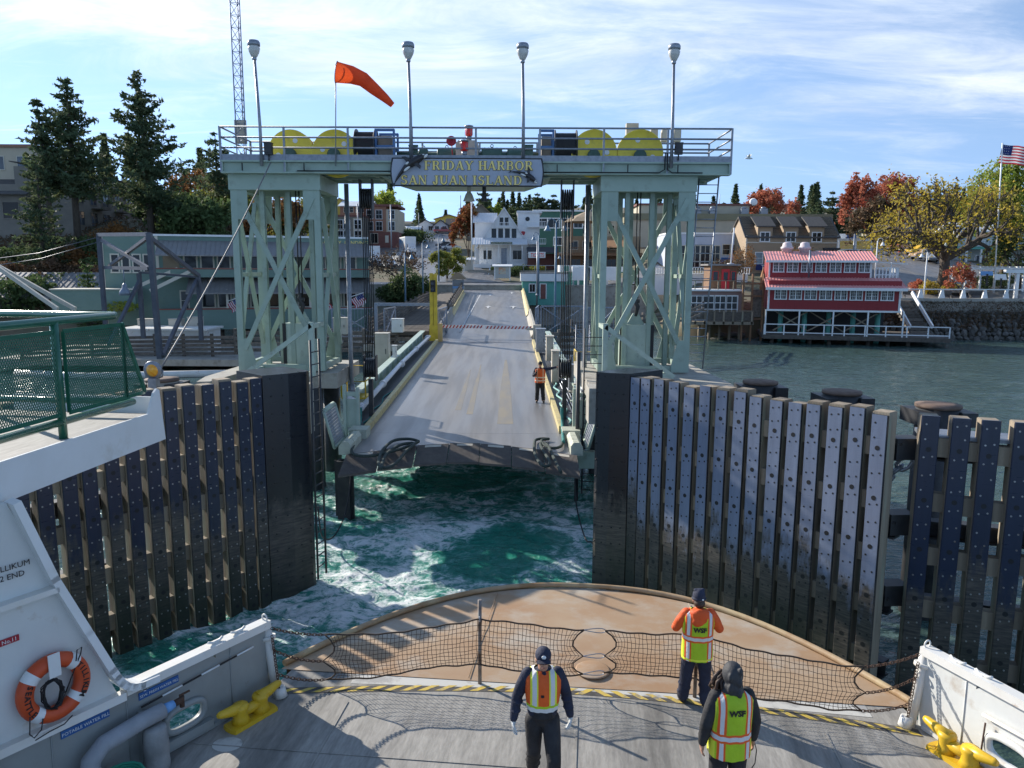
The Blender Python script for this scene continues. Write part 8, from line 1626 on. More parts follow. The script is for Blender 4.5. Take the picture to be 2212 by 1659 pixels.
for k,(u,v,y,r)in enumerate(((1790,410,200,4.2),(1880,398,190,4.6),(1762,435,215,4.5),(1815,440,215,4.5),(2030,405,215,6))):
 b=tb(u,y);fir(['pointed fir left of the tall red maple','dark fir between the two red maples','low fir behind the long tan block','dark low fir behind the red maple','dark fir behind the bare brownish tree'][k],b,th(u,v,y,b),r,140+k,'leaf_fir',.05,1.0,.45,'firs on the right',.4)
b=V((aty(2036,600,102).x,102,zgs(60,102)));broad('big gnarled tree with sparse yellow leaves on the promenade',b,th(2036,395,102,b),8.2,150,'leaf_yellow',5200,.21,.36,None,'promenade_tree',8,1.5,.62,5)
b=V((aty(2165,600,108).x,108,zgs(70,108)));broad('tall yellow green birch at the right edge',b,th(2155,352,108,b),5.2,151,'leaf_lime',11000,.22,.2,None,'birch_tree',7,.6)
b=V((aty(2205,600,103).x,103,zgs(68,103)));broad('dark green bushy tree cut by the right edge',b,th(2200,470,103,b),3.6,152,'leaf_dark',6000,.2,.15,None,'bushy_tree')
b=V((aty(2076,622,96).x,96,4.7));broad('small red leaved tree on the promenade',b,th(2076,572,96,b),1.6,153,'leaf_red',2500,.13,.25,None,'small_red_tree')
for k,(u,y,r,h,lm)in enumerate(((2008,99,1.1,1.5,'leaf_yellow'),(2055,99.5,.9,1.2,'leaf_yellow'),(1985,101,1.0,1.3,'leaf_red'),(2130,103,1.6,1.6,'leaf_dark'),(2165,104,1.8,1.9,'leaf_dark'))):b=V((aty(u,600,y).x,y,zgs(60,y)+.2));shrub(['bright yellow shrub at the foot of the big tree','small yellow shrub right of the big tree trunk','russet shrub left of the big tree trunk','dark hedge behind the information stands','dark hedge at the right end of the promenade'][k],b,r,h,160+k,lm,1500,.11)
for k,(u,v,y,r,h,lm)in enumerate(((1606,590,112,1.9,3.6,'leaf_orange'),(1575,590,106,2.2,1.8,'leaf_brown'),(1725,590,112,2.2,3.8,'leaf_orange'),(1548,596,105,1.6,1.4,'leaf_brown'))):
 b=aty(u,v,y);shrub(['thin orange shrub left of the dormered building','brown shrub above the red door hut','orange shrub behind the roof vents','low brown shrub by the white terrace wall'][k],b,r,h,170+k,lm,1300,.12)
rng=np.random.default_rng(77);n=9000;x=rng.uniform(42.5,64,n);y=rng.uniform(89.6,92.6,n);C=np.stack([x,y,(y-89)*1.25-.1+rng.uniform(0,.35,n)],1);C=C[C[:,2]>1.2];v,f=leaf_cloud(C,.12,rng,0,.3);o=bpy.data.objects.new('bank_grass',np_mesh('bank_grass',v,f,[MT['leaf_brown']]));COL.objects.link(o);o['kind']='stuff';tag(o,'dry grass growing on the boulder bank','grass')
rng=np.random.default_rng(5);n=22000;x=rng.uniform(-110,-38,n);y=rng.uniform(79,124,n);C=np.stack([x,y,zg(x,y)+rng.uniform(0,.8,n)],1);v,f=leaf_cloud(C,.28,rng,0,.35);o=bpy.data.objects.new('hillside_undergrowth',np_mesh('hillside_undergrowth',v,f,[MT['leaf_brown']]));COL.objects.link(o);o['kind']='stuff';tag(o,'brown undergrowth covering the left hillside','undergrowth')
def wood(nm,x0,x1,y0,y1,n,lb,seed):
 rng=np.random.default_rng(seed);Vs,Fs,off=[],[],0
 for k in range(n):
  x=rng.uniform(x0,x1);y=rng.uniform(y0,y1);h=rng.uniform(9,16);m=700;t=rng.uniform(0,1,m)**.8;a=rng.uniform(0,6.28,m);rr=(1-t)*h*.26*rng.uniform(.3,1,m);C=np.stack([x+rr*np.cos(a),y+rr*np.sin(a),zg(x,y)+t*h],1);v,f=leaf_cloud(C,.7,rng,.3,.4,.2);Vs.append(v);Fs.append(f+off);off+=len(v)
 o=bpy.data.objects.new(nm,np_mesh(nm,np.concatenate(Vs),np.concatenate(Fs),[MT['leaf_fir']]));COL.objects.link(o);o['kind']='stuff';tag(o,lb,'wood')
wood('far_wood',-160,-60,140,190,45,'dark wood on the ridge behind the left hill',1);wood('far_wood',95,200,215,250,40,'dark wood on the ridge at the right',2);wood('far_wood',-50,30,265,300,25,'dark wood on the ridge behind the town',3);wood('far_wood',40,100,235,260,20,'dark wood on the ridge behind the tan block',4)
# ------------------------------------------------------------------ vehicles (local: x forward, wheels on z=0)
mk('tyre',(.015,.015,.016),ro=.85);mk('rim',(.35,.36,.37),ro=.35,me=.7);mk('lamp_red',(.35,.01,.01),ro=.2);mk('lamp_clear',(.65,.65,.62),ro=.1)
def paint(nm,c):return MT.get(nm)or mk(nm,c,ro=.3,coat=.6)
paint('car_white',(.70,.71,.72));paint('car_silver',(.42,.44,.46));paint('car_dark',(.05,.06,.075));paint('car_red',(.38,.02,.02));paint('car_orange',(.50,.12,.02));paint('car_yellow',(.70,.42,.02));paint('car_tan',(.38,.24,.13));paint('car_grey',(.15,.17,.19))
def vehicle(name,label,pos,rz,kind,col,grp):
 t=thing(name,label,name.split('_')[-1],pos,rz,grp);W=.88
 P={'sedan':(4.5,[(0,.35),(0,.72),(.25,.85),(1.05,.92),(1.65,1.38),(2.9,1.40),(3.6,.95),(4.4,.80),(4.5,.55),(4.5,.35)],[(1.15,.93),(1.72,1.34),(2.86,1.36),(3.45,.96)]),'suv':(4.7,[(0,.4),(0,.95),(.1,1.1),(.45,1.70),(2.7,1.74),(3.4,1.12),(4.5,.98),(4.7,.7),(4.7,.4)],[(.3,1.13),(.6,1.64),(2.62,1.68),(3.25,1.15)]),'pickup':(5.6,[(0,.5),(0,1.08),(2.1,1.08),(2.12,1.75),(3.5,1.78),(4.15,1.18),(5.4,1.05),(5.6,.75),(5.6,.5)],[(2.25,1.2),(2.28,1.68),(3.45,1.72),(3.98,1.22)]),'truck':(6.5,[(4.6,.5),(4.6,2.3),(5.7,2.35),(6.1,1.5),(6.5,1.35),(6.5,.5)],[(4.8,1.5),(4.8,2.2),(5.65,2.25),(6.0,1.5)])}[kind]
 Ln,prof,win=P;mb=MB();n=len(prof)
 def ins(z):return W-.10*max(0,(z-.95))
 vs=[(x-Ln/2,-ins(z),z)for x,z in prof]+[(x-Ln/2,ins(z),z)for x,z in prof];mb.add(vs,[tuple(range(n))[::-1],tuple(range(n,2*n))]+[(i,(i+1)%n,n+(i+1)%n,n+i)for i in range(n)]);body=build(mb,'body',MT[col],t,True)
 for s in(-1,1):mb=MB();mb.add([(x-Ln/2,s*(ins(z)+.008),z)for x,z in win],[tuple(range(len(win)))if s<0 else tuple(range(len(win)))[::-1]]);build(mb,'side_window',MT['glass'],body,True)
 for(x0,z0),(x1,z1),nm in((win[0],win[1],'rear_window'),(win[3],win[2],'windscreen')):
  d=-.09 if nm=='rear_window' else.10;mb=MB();mb.add([(x0-Ln/2+d,-ins(z0)+.1,z0),(x0-Ln/2+d,ins(z0)-.1,z0),(x1-Ln/2+d*.8,ins(z1)-.1,z1),(x1-Ln/2+d*.8,-ins(z1)+.1,z1)],[(0,1,2,3)]);build(mb,nm,MT['glass'],body,True)
 wx=(.9,Ln-.95)if kind!='truck' else(1.3,Ln-1.0)
 for x in wx:
  for s in(-1,1):
   mb=MB();mb.lathe([(.20,0),(.33,.02),(.34,.10),(.33,.20),(.2,.22)],16,(x-Ln/2,s*(W-.12),.34),(0,s,0));wo=build(mb,'wheel',MT['tyre'],t,True);mb=MB();mb.lathe([(.21,0),(.18,.025),(.05,.03)],12,(x-Ln/2,s*(W+.085),.34),(0,s,0));build(mb,'rim',MT['rim'],wo,True)
 for s in(-1,1):mb=MB();mb.cb((Ln/2+.005,s*.6,.82 if kind!='suv' else.92),(.04,.3,.14));build(mb,'headlight',MT['lamp_clear'],t,True);mb=MB();mb.cb((-Ln/2-.005,s*.72,.85),(.04,.18,.2));build(mb,'tail_light',MT['lamp_red'],t,True)
 for x in(Ln/2+.03,-Ln/2-.03 if kind!='truck' else-Ln/2+4.6):mb=MB();mb.cb((x,0,.5),(.12,1.66,.18));build(mb,'bumper',MT['grey_steel'],t,True)
 return t,Ln
G1='vehicles on the hill street';G2='vehicles on the right street'
def at_ground(u,v):p=hit(u,v);return p+V((0,0,.18))
vehicle('red_pickup','red pickup parked at the top of the hill street',at_ground(958,505),R_(10),'pickup','car_red',G1);vehicle('silver_car','silver car parked left of the red pickup',at_ground(933,503),R_(80),'sedan','car_silver',G1);vehicle('dark_car','dark car parked behind the white car on the hill street',at_ground(962,536),R_(15),'sedan','car_dark',G1);vehicle('white_car','white car parked on the hill street right of the dark car',at_ground(974,541),R_(12),'sedan','car_white',G1);vehicle('white_car','white car in front of the white box truck',at_ground(840,580),R_(-60),'sedan','car_white',G1);vehicle('silver_car','silver hatchback behind the bare tree',at_ground(862,566),R_(-60),'suv','car_silver',G1)
def box_truck(label,pos,rz,m,Lb,hb,grp,mural=None):
 t,Ln=vehicle('box_truck',label,pos,rz,'truck','car_white',grp);mb=MB();mb.box(-Ln/2-Lb+4.5,-Ln/2+4.5,-1.2,1.2,.75,hb);o=build(mb,'cargo_box',MT[m],t,True);
 if mural:
  for s in(-1,1):mb=MB();mb.box(-Ln/2-Lb+4.7,-Ln/2+4.3,s*1.2,s*1.21,1.0,hb-.25)if s>0 else mb.box(-Ln/2-Lb+4.7,-Ln/2+4.3,-1.21,-1.2,1.0,hb-.25);build(mb,'mural_panel',MT[mural],o,True)
  mb=MB();mb.box(-Ln/2-Lb+4.49,-Ln/2-Lb+4.5,-1.1,1.1,.9,hb-.2);build(mb,'mural_panel',MT[mural],o,True)
mk('mural',(.42,.50,.55),(.45,.30,.22),s=.55,ro=.5,dirt=(.12,.26,.42),ds=.7,dlo=.52,dhi=.6)
box_truck('white box truck parked left of the bare tree',at_ground(806,572),R_(-70),'trim_white',7.0,3.5,G1);box_truck('box truck with painted mural on the hill street',at_ground(885,552),R_(-72),'trim_white',7.5,3.9,G1,'mural')
vehicle('grey_suv','dark grey suv at the top of the right street',at_ground(1915,536),R_(200),'suv','car_grey',G2);vehicle('orange_pickup','orange pickup parked on the right street',at_ground(1947,543),R_(190),'pickup','car_orange',G2);vehicle('yellow_truck','yellow utility truck parked behind the tan pickup',at_ground(1986,553),R_(200),'pickup','car_yellow',G2);vehicle('tan_pickup','tan and silver pickup parked left of the big tree trunk',at_ground(1999,563),R_(195),'pickup','car_tan',G2);vehicle('grey_car','grey car parked right of the tan pickup',at_ground(2014,568),R_(250),'sedan','car_silver',G2)
p=hit(1846,548);p.z=aty(1846,548,p.y).z;t=thing('food_trailer','yellow panelled food trailer behind the red building','trailer',p);mb=MB();mb.box(-3.2,3.2,0,2.2,.7,2.7);mb.box(-3.3,3.3,-.15,2.3,2.7,2.85);build(mb,'trailer_body',MT['trim_white'],t,True)
for x0,x1 in((-2.9,-.2),(.3,2.9)):mb=MB();mb.box(x0,x1,-.05,0,.9,2.4);build(mb,'yellow_panel',MT['car_yellow'],t,True)
for x in(-1.2,1.2):mb=MB();mb.lathe([(.2,0),(.35,.02),(.35,.2),(.2,.22)],14,(x,.15,.35),(0,-1,0));build(mb,'wheel',MT['tyre'],t,True)
for k,(u,v)in enumerate(((1894,531),(1943,546),(1957,550))):cone(at_ground(u,v)-V((0,0,.05)),.95,['orange cone beside the dark grey suv','orange cone below the orange pickup','orange cone right below the orange pickup'][k],True,'cones on the right street')
for k,u in enumerate((1967,2045,2110)):
 a=V((aty(u,645,94.2).x,94.2,4.62));t=thing('park_bench',['dark bench nearest the shore stairs','dark bench by the small red tree','dark bench under the white railing at right'][k],'bench',a);mb=MB();mb.box(-.8,.8,0,.45,.42,.48);build(mb,'seat',MT['dark_steel'],t,True);mb=MB();mb.box(-.8,.8,.43,.5,.5,.95);build(mb,'backrest',MT['dark_steel'],t,True)
 for x in(-.7,.62):mb=MB();mb.box(x,x+.08,.05,.4,0,.42);build(mb,'leg',MT['dark_steel'],t,True)
# ------------------------------------------------------------------ people (local: facing -y, z up, feet on z=0)
def remesh(mb,voxel=.012,it=4):
 me=mesh_of(mb,'tmp');ob=bpy.data.objects.new('tmp',me);COL.objects.link(ob)
 m=ob.modifiers.new('r','REMESH');m.mode='VOXEL';m.voxel_size=voxel;m.use_smooth_shade=True;s=ob.modifiers.new('s','SMOOTH');s.iterations=it;s.factor=.5
 out_=bpy.data.meshes.new_from_object(ob.evaluated_get(bpy.context.evaluated_depsgraph_get()));bpy.data.objects.remove(ob);bpy.data.meshes.remove(me);return out_
def limb(mb,pts,rad,n=12):
 mb.tube(pts,rad,n)
 for p,r in zip(pts,rad):mb.ell(p,(r,r,r),10,7)
def hand(mb,wrist,d,palm_n,side,curl=.5,sc_=1.):
 0
 w_=V(wrist);d=V(d).normalized();pn=V(palm_n);pn=(pn-d*pn.dot(d)).normalized();s=d.cross(pn)*side
 c=w_+d*.05*sc_;Rm=Matrix((s,d,pn)).transposed();mb.ell(c,(.044*sc_,.055*sc_,.020*sc_),12,8,Rm);limb(mb,[w_-d*.02,w_+d*.03],[.028*sc_,.03*sc_])
 for k,ln in enumerate((.068,.078,.072,.056)):
  b=w_+d*.092*sc_+s*(.031-.021*k)*sc_;p=[b];a=curl*.5
  for q in range(3):dd=d*math.cos(a)+pn*math.sin(a);p.append(p[-1]+dd*ln*sc_*(.42,.32,.26)[q]);a+=curl*.75
  limb(mb,p,[.0105*sc_,.010*sc_,.0092*sc_,.008*sc_],8)
 b=w_+d*.035*sc_+s*.035*sc_;e=(d*.6+s*.65+pn*.4).normalized();e2=(d*.85+s*.15+pn*.5).normalized();limb(mb,[b,b+e*.038*sc_,b+e*.038*sc_+e2*.03*sc_,b+e*.038*sc_+e2*.055*sc_],[.014*sc_,.012*sc_,.011*sc_,.009*sc_],8)
mk('skin',(.50,.27,.18),(.46,.235,.155),s=14,ro=.55);mk('cloth_black',(.014,.014,.016),(.03,.03,.034),s=5,ro=.8,bump=1.,bs=8);mk('cloth_navy',(.012,.016,.036),(.024,.03,.06),s=5,ro=.8,bump=1.,bs=8);mk('cloth_orange',(.75,.10,.012),(.62,.075,.01),s=5,ro=.7,bump=1.,bs=8);mk('hair',(.035,.02,.014),(.07,.035,.02),s=30,ro=.6);mk('glove_white',(.55,.57,.57),ro=.8);mk('glove_green',(.02,.14,.10),ro=.5);mk('boot',(.015,.014,.013),ro=.6);mk('eye_white',(.7,.68,.65),ro=.3);mk('lip',(.38,.15,.12),ro=.5)
def vest_mat(nm,base,edge,bands,hb,silver=(.62,.63,.62),tr=0):
 0
 m=mat(nm,base,tuple(c*.85 for c in base),s=4,ro=.65,bump=.9,bs=7);t=m.node_tree;n=t.nodes;l=t.links;b=n['Principled BSDF'];src=b.inputs['Base Color'].links[0].from_socket;tcn=n.new('ShaderNodeTexCoord');sp_=n.new('ShaderNodeSeparateXYZ');l.new(tcn.outputs['Object'],sp_.inputs[0])
 def mth(op,a,bb=None):
  q=n.new('ShaderNodeMath');q.operation=op
  for i,x in enumerate((a,bb)):
   if x is None:continue
   if isinstance(x,(int,float)):q.inputs[i].default_value=x
   else:l.new(x,q.inputs[i])
  return q.outputs[0]
 ax=mth('ABSOLUTE',sp_.outputs[0])
 for src_v,lst in((ax,bands),(sp_.outputs[2],hb)):
  for a,bb,c in lst:
   f=mth('MULTIPLY',mth('GREATER_THAN',src_v,a),mth('LESS_THAN',src_v,bb));q=n.new('ShaderNodeMix');q.data_type='RGBA';l.new(f,q.inputs[0]);l.new(src,q.inputs[6]);q.inputs[7].default_value=(*c,1);src=q.outputs[2]
 l.new(src,b.inputs['Base Color']);return m
LIME=(.42,.62,.015);ORG=(.80,.12,.012);SIL=(.66,.67,.66);YEL=(.75,.80,.05)
def loft(secs,n=44,open_bottom=True):
 0
 mb=MB();rows=[[(rx*math.copysign(abs(math.cos(2*math.pi*k/n))**.85,math.cos(2*math.pi*k/n)),cy+ry*math.copysign(abs(math.sin(2*math.pi*k/n))**.85,math.sin(2*math.pi*k/n))+.006*math.sin(k*1.9+z*9)+.004*math.sin(k*.7+z*40),z)for k in range(n+1)]for z,rx,ry,cy in secs];mb.grid(rows[::-1]);return mb
def person(label,pos,rz,H,J,top_m,trouser_m,vest,head,hands='skin',facing=0.,gl=None,vest_secs=None,bulk=1.,hood=False):
 k=H/1.75;S=lambda p:V(p)*k
 body=MB();b=bulk
 hp=S((0,0,.93));ch=S(J.get('chest',(0,0,1.27)));nk=S(J.get('neck',(0,.01,1.47)));hc=S(J['head']);fd=V(J.get('look',(0,-1,0))).normalized()
 limb(body,[S((0,0,.9)),S((0,0,1.1)),ch,nk],[.085*k,.09*k,.11*k,.055*k]);limb(body,[nk,hc],[.055*k,.06*k])
 up=(V((0,0,1))-fd*fd.z).normalized();sd=fd.cross(up);Rh=Matrix((sd,fd,up)).transposed()
 body.ell(hc+up*.025*k,(.076*k,.095*k,.105*k),18,12,Rh);body.ell(hc+fd*.028*k-up*.055*k,(.056*k,.062*k,.062*k),14,9,Rh)
 body.ell(hc+fd*.098*k-up*.012*k,(.013*k,.020*k,.024*k),10,7,Rh);body.ell(hc+fd*.083*k+up*.03*k,(.05*k,.014*k,.012*k),10,7,Rh);body.ell(hc+fd*.082*k-up*.055*k,(.026*k,.012*k,.014*k),10,7,Rh)
 for s in(-1,1):body.ell(hc+sd*s*.079*k-up*.005*k,(.012*k,.022*k,.034*k),8,7,Rh)
 arms={}
 for s,nm in((-1,'R'),(1,'L')):
  sh,el,wr=(S(J[nm+'sh'])if nm+'sh' in J else S((s*.185,.01,1.42))),S(J[nm+'el']),S(J[nm+'wr']);arms[nm]=(sh,el,wr);limb(body,[sh,el,wr],[.05*k,.04*k,.028*k])
  d=(wr-el).normalized();h_=MB();hand(h_ if gl else body,wr,V(J.get(nm+'hd',d)),V(J.get(nm+'pn',(-s,0,0))),J.get(nm+'side',s),J.get(nm+'curl',.5),k*1.03)
  arms[nm]+=(h_,);hi,kn,an=S((s*.095,0,.90)),S(J[nm+'kn']),S(J[nm+'an']);limb(body,[hi,kn,an],[.08*k,.055*k,.04*k]);ft=V(J.get(nm+'ft',(s*.15,-1,0))).normalized();limb(body,[an,an+ft*.12*k-V((0,0,an.z-.05*k))],[.04*k,.04*k]);arms[nm]+=(hi,kn,an,ft)
 me=remesh(body,.010*k,3);me.name='person';me.materials.append(MT['skin']);root=bpy.data.objects.new('person',me);COL.objects.link(root);root.location=pos;root.rotation_euler=(0,0,rz);tag(root,label,'person')
 def part(mb,name,m,vox=.011,it=4,raw=False,lab=None):
  if raw:return build(mb,name,m,root,True,lab)
  q=remesh(mb,vox*k,it);q.name=name;q.materials.append(m);o=bpy.data.objects.new(name,q);COL.objects.link(o);o.parent=root;return o
 tm=MB();tm.ell(S((0,.0,.93)),(.165*k*b,.125*k*b,.12*k),16,10);tm.tube([S((0,0,.95)),S((0,0,1.06))],[.155*k*b,.14*k*b],16)
 for nm,s in(('R',-1),('L',1)):
  hi,kn,an,ft=arms[nm][4:8];lowa=an+(kn-an).normalized()*.03*k;m1=hi.lerp(kn,.5);m2=kn.lerp(lowa,.55);limb(tm,[hi+V((0,0,-.02)),m1,kn,m2,lowa],[.105*k*b,.097*k*b,.082*k*b,.08*k*b,.078*k*b])
  for q in range(4):w_=lowa.lerp(kn,.18+.2*q);tm.ell(w_+V((.012*(-1)**q,-.01,0)),(.084*k*b,.084*k*b,.03*k),12,7)
 part(tm,'trousers',trouser_m)
 jm=MB();limb(jm,[S((0,0,1.0)),S((0,0,1.12)),ch+V((0,0,.0)),ch+V((0,.005,.12*k))],[.125*k*b,.13*k*b,.14*k*b,.12*k*b]);jm.ell(S((0,0,1.0)),(.175*k*b,.135*k*b,.13*k),16,10);jm.ell(ch+V((0,0,.03*k)),(.195*k*b,.135*k*b,.20*k),18,12);jm.ell(ch+V((0,.01,.15*k)),(.185*k*b,.10*k*b,.07*k),16,10);limb(jm,[nk-V((0,0,.04*k)),nk+V((0,.012,.005*k))],[.085*k,.07*k])
 for nm,s in(('R',-1),('L',1)):
  sh,el,wr=arms[nm][:3];cf=wr-(wr-el).normalized()*.015*k;m1=sh.lerp(el,.5);m2=el.lerp(cf,.5);limb(jm,[sh-V((s*.02*k,0,0)),m1,el,m2,cf],[.078*k*b,.070*k*b,.062*k*b,.056*k*b,.046*k*b])
  for q in range(3):w_=m1.lerp(cf,.2+.28*q);jm.ell(w_,(.066*k*b,.066*k*b,.022*k),10,7)
 part(jm,'jacket',top_m,.011,3)
 for nm in 'RL':
  hi,kn,an,ft=arms[nm][4:8];bm=MB();fl_=V((an.x,an.y,0));limb(bm,[an+V((0,0,.03*k)),V((an.x,an.y,.06*k))],[.052*k,.055*k]);bm.ell(fl_+ft*.075*k+V((0,0,.045*k)),(.052*k,.14*k,.05*k),14,8,Matrix((ft.cross(V((0,0,1))),ft,V((0,0,1)))).transposed());part(bm,'boot',MT['boot'],.012,2)
  if gl:part(arms[nm][3],'glove',MT[gl],.006,1)
 if vest:
  mb=loft([(z*k,rx*k*b,ry*k*b,cy*k)for z,rx,ry,cy in vest_secs]);part(mb,'vest',vest,raw=True)
 return root,k,hc,up,fd,sd,Rh,part,S
VS=[(1.04,.178,.150,0),(1.10,.184,.155,0),(1.20,.196,.160,0),(1.30,.205,.160,0),(1.38,.205,.150,.005),(1.43,.195,.130,.01),(1.465,.16,.10,.015),(1.485,.10,.085,.02)]
VL=[(.78,.205,.172,0),(.90,.205,.170,0),(1.02,.200,.165,0),(1.12,.200,.162,0),(1.22,.205,.165,0),(1.32,.212,.162,0),(1.40,.210,.148,.005),(1.445,.195,.125,.01),(1.475,.15,.095,.015),(1.49,.10,.085,.02)]
pm_=vest_mat('vest_orange_panel',ORG,ORG,[(.062,.078,YEL),(.078,.128,SIL),(.128,.150,YEL)],[(1.03,1.055,LIME),(1.055,1.115,SIL),(1.115,1.145,LIME)])
J=dict(head=(.0,-.035,1.61),neck=(0,-.005,1.47),look=(-.03,-1,-.02),Rel=(-.285,.02,1.14),Rwr=(-.325,-.03,.90),Lel=(.275,.05,1.14),Lwr=(.315,.0,.91),Rhd=(.02,-.15,-1),Lhd=(-.05,-.1,-1),Rpn=(1,-.2,0),Lpn=(-1,-.1,0),Rside=1,Lside=-1,Rkn=(-.09,.02,.49),Ran=(-.08,.30,.10),Lkn=(.11,-.24,.52),Lan=(.10,-.30,.09),Rcurl=.45,Lcurl=.75)
x_=aty(1172,1500,8.05).x
root,k,hc,up,fd,sd,Rh,part,S=person('man in navy cap and orange vest walking towards the camera looking down',(x_,8.05,2.0),R_(3),1.79,J,MT['cloth_navy'],MT['cloth_black'],pm_,None,gl='glove_white',vest_secs=VS)
def cap_on(hc,up,fd,sd,Rh,k,part,m,badge=True):
 mb=MB();mb.ell(hc+up*.055*k-fd*.006*k,(.090*k,.107*k,.088*k),20,12,Rh);cut=MB();part(mb,'cap',m,raw=True);mb=MB();n=10;rows=[]
 for j in range(4):rows.append([hc+up*(.035+.012*(1-(q/n*2-1)**2)-.018*j/3)*k+fd*(.085+.06*j/3*math.cos((q/n-.5)*2.2))*k+sd*((q/n-.5)*.155*k)for q in range(n+1)])
 mb.grid(rows);mb.grid([[p-up*.008*k for p in r]for r in rows]);part(mb,'visor',m,raw=True)
 if badge:mb=MB();mb.ell(hc+up*.075*k+fd*.095*k,(.026*k,.010*k,.022*k),12,8,Rh);part(mb,'cap_badge',MT['white_paint'],raw=True)
cap_on(hc,up,fd,sd,Rh,k,part,MT['cloth_navy'])
for s in(-1,1):
 mb=MB();mb.ell(hc+fd*.082*k+sd*s*.030*k+up*.008*k,(.013*k,.008*k,.007*k),8,6,Rh);part(mb,'eye',MT['eye_white'],raw=True)
mb=MB();mb.ell(hc+fd*.092*k-up*.055*k,(.022*k,.006*k,.006*k),10,6,Rh);part(mb,'mouth',MT['lip'],raw=True);mb=MB();mb.ell(hc-fd*.03*k-up*.0*k,(.083*k,.085*k,.06*k),14,9,Rh);part(mb,'hair',MT['hair'],raw=True)
mb=MB();c_=S((0,-.02,1.455))
for s in(-1,1):mb.add([c_+V((s*.015,-.10,-.10))*k,c_+V((s*.10,-.09,-.03))*k,c_+V((s*.115,.02,.05))*k,c_+V((s*.07,.0,.07))*k,c_+V((s*.03,-.085,-.01))*k],[(0,1,2,3,4)])
mb.v=[(x,y+.02,z-.03)for x,y,z in mb.v];part(mb,'collar',MT['cloth_navy'],raw=True);mb=MB();mb.cb(S((-.015,-.165,1.245)),(.035,.012,.028));part(mb,'vest_clip',MT['cloth_black'],raw=True)
V2=vest_mat('vest_lime_crew',LIME,ORG,[(.105,.127,ORG),(.127,.166,SIL),(.166,.188,ORG),(.203,.3,YEL)],[(.77,.795,YEL),(1.0,1.025,ORG),(1.025,1.075,SIL),(1.075,1.10,ORG)])
J=dict(head=(0,-.01,1.63),look=(-.1,-1,-.05),Rel=(-.265,.02,1.13),Rwr=(-.285,-.05,.88),Lel=(.27,.03,1.13),Lwr=(.285,-.02,.88),Rhd=(0,-.1,-1),Lhd=(.02,-.08,-1),Rpn=(1,0,0),Lpn=(-1,0,0),Rside=1,Lside=-1,Rkn=(-.11,-.02,.49),Ran=(-.12,.02,.09),Lkn=(.11,-.02,.49),Lan=(.12,.02,.09),Rcurl=.6,Lcurl=.5)
x_=aty(1578,1540,7.62).x
root,k,hc,up,fd,sd,Rh,part,S=person('crew member in black hood and lime WSF vest seen from behind',(x_,7.62,2.0),R_(186),1.80,J,MT['cloth_black'],MT['cloth_black'],V2,None,vest_secs=VL,bulk=1.08)
mb=MB();mb.ell(hc+up*.03*k-fd*.02*k,(.108*k,.125*k,.135*k),18,12,Rh);mb.ell(hc-up*.09*k-fd*.03*k,(.11*k,.105*k,.08*k),16,10,Rh);mb.ell(hc-up*.14*k-fd*.03*k,(.125*k,.10*k,.05*k),16,10,Rh)
for q in range(5):mb.ell(hc-fd*.12*k+up*(.10-.06*q)*k+sd*(.05*(-1)**q)*k,(.03*k,.03*k,.05*k),8,6)
mk('hood_black',(.030,.031,.034),(.045,.046,.05),s=5,ro=.7,bump=.7,bs=9);part(mb,'hood',MT['hood_black'],.010,4)
mb=MB();random.seed(3);
for q in range(16):a=V((random.uniform(-.03,.05),random.uniform(-.05,.05),random.uniform(-.04,.04)))*k;p0=hc-sd*.085*k+fd*.03*k+a;mb.tube([p0,p0-sd*.05*k-up*.05*k,p0-sd*.055*k-up*.11*k+a*.5,p0-sd*.03*k-up*.17*k],[.016*k,.018*k,.016*k,.006*k],6)
part(mb,'hair',MT['hair'],raw=True)
def vest_text(part,S,k,y,z,hide=0.,size=.088,x=0.):
 tx=text_mb('WSF',size,.002,'CENTER',.004);M_=frame_M(S((x,y,z)),(-1,0,0),(0,0,1));tx.v=[tuple(M_@V(p))for p in tx.v];part(tx,'vest_lettering',MT['black'],raw=True)
vest_text(part,S,k,.180,1.285,x=.0)
mb=MB();mb.tube([S((-.2,-.05,.88)),S((-.29,-.03,.87)),S((-.32,-.02,.75)),S((-.31,-.02,.6)),S((-.25,-.02,.5))],.006,6);part(mb,'radio_lead',MT['black'],raw=True)
J=dict(head=(0,-.01,1.62),look=(.08,-1,-.1),Rel=(-.30,-.02,1.20),Rwr=(-.17,-.22,1.26),Lel=(.30,-.02,1.20),Lwr=(.17,-.22,1.26),Rhd=(.8,-.5,.1),Lhd=(-.8,-.5,.1),Rpn=(0,1,0),Lpn=(0,1,0),Rside=-1,Lside=1,Rkn=(-.13,-.02,.49),Ran=(-.15,.0,.09),Lkn=(.13,-.03,.49),Lan=(.15,-.12,.09))
p_=atz(1500,1528,2.0)
V3=vest_mat('vest_lime_net',LIME,ORG,[(.105,.127,ORG),(.127,.166,SIL),(.166,.188,ORG),(.203,.3,YEL)],[(.77,.795,YEL),(1.03,1.055,ORG),(1.055,1.10,SIL),(1.10,1.125,ORG)])
root,k,hc,up,fd,sd,Rh,part,S=person('crew member in orange jacket, lime WSF vest and navy beanie at the net',(p_.x,p_.y,2.0),R_(176),1.70,J,MT['cloth_orange'],MT['cloth_navy'],V3,None,vest_secs=VL,bulk=1.06)
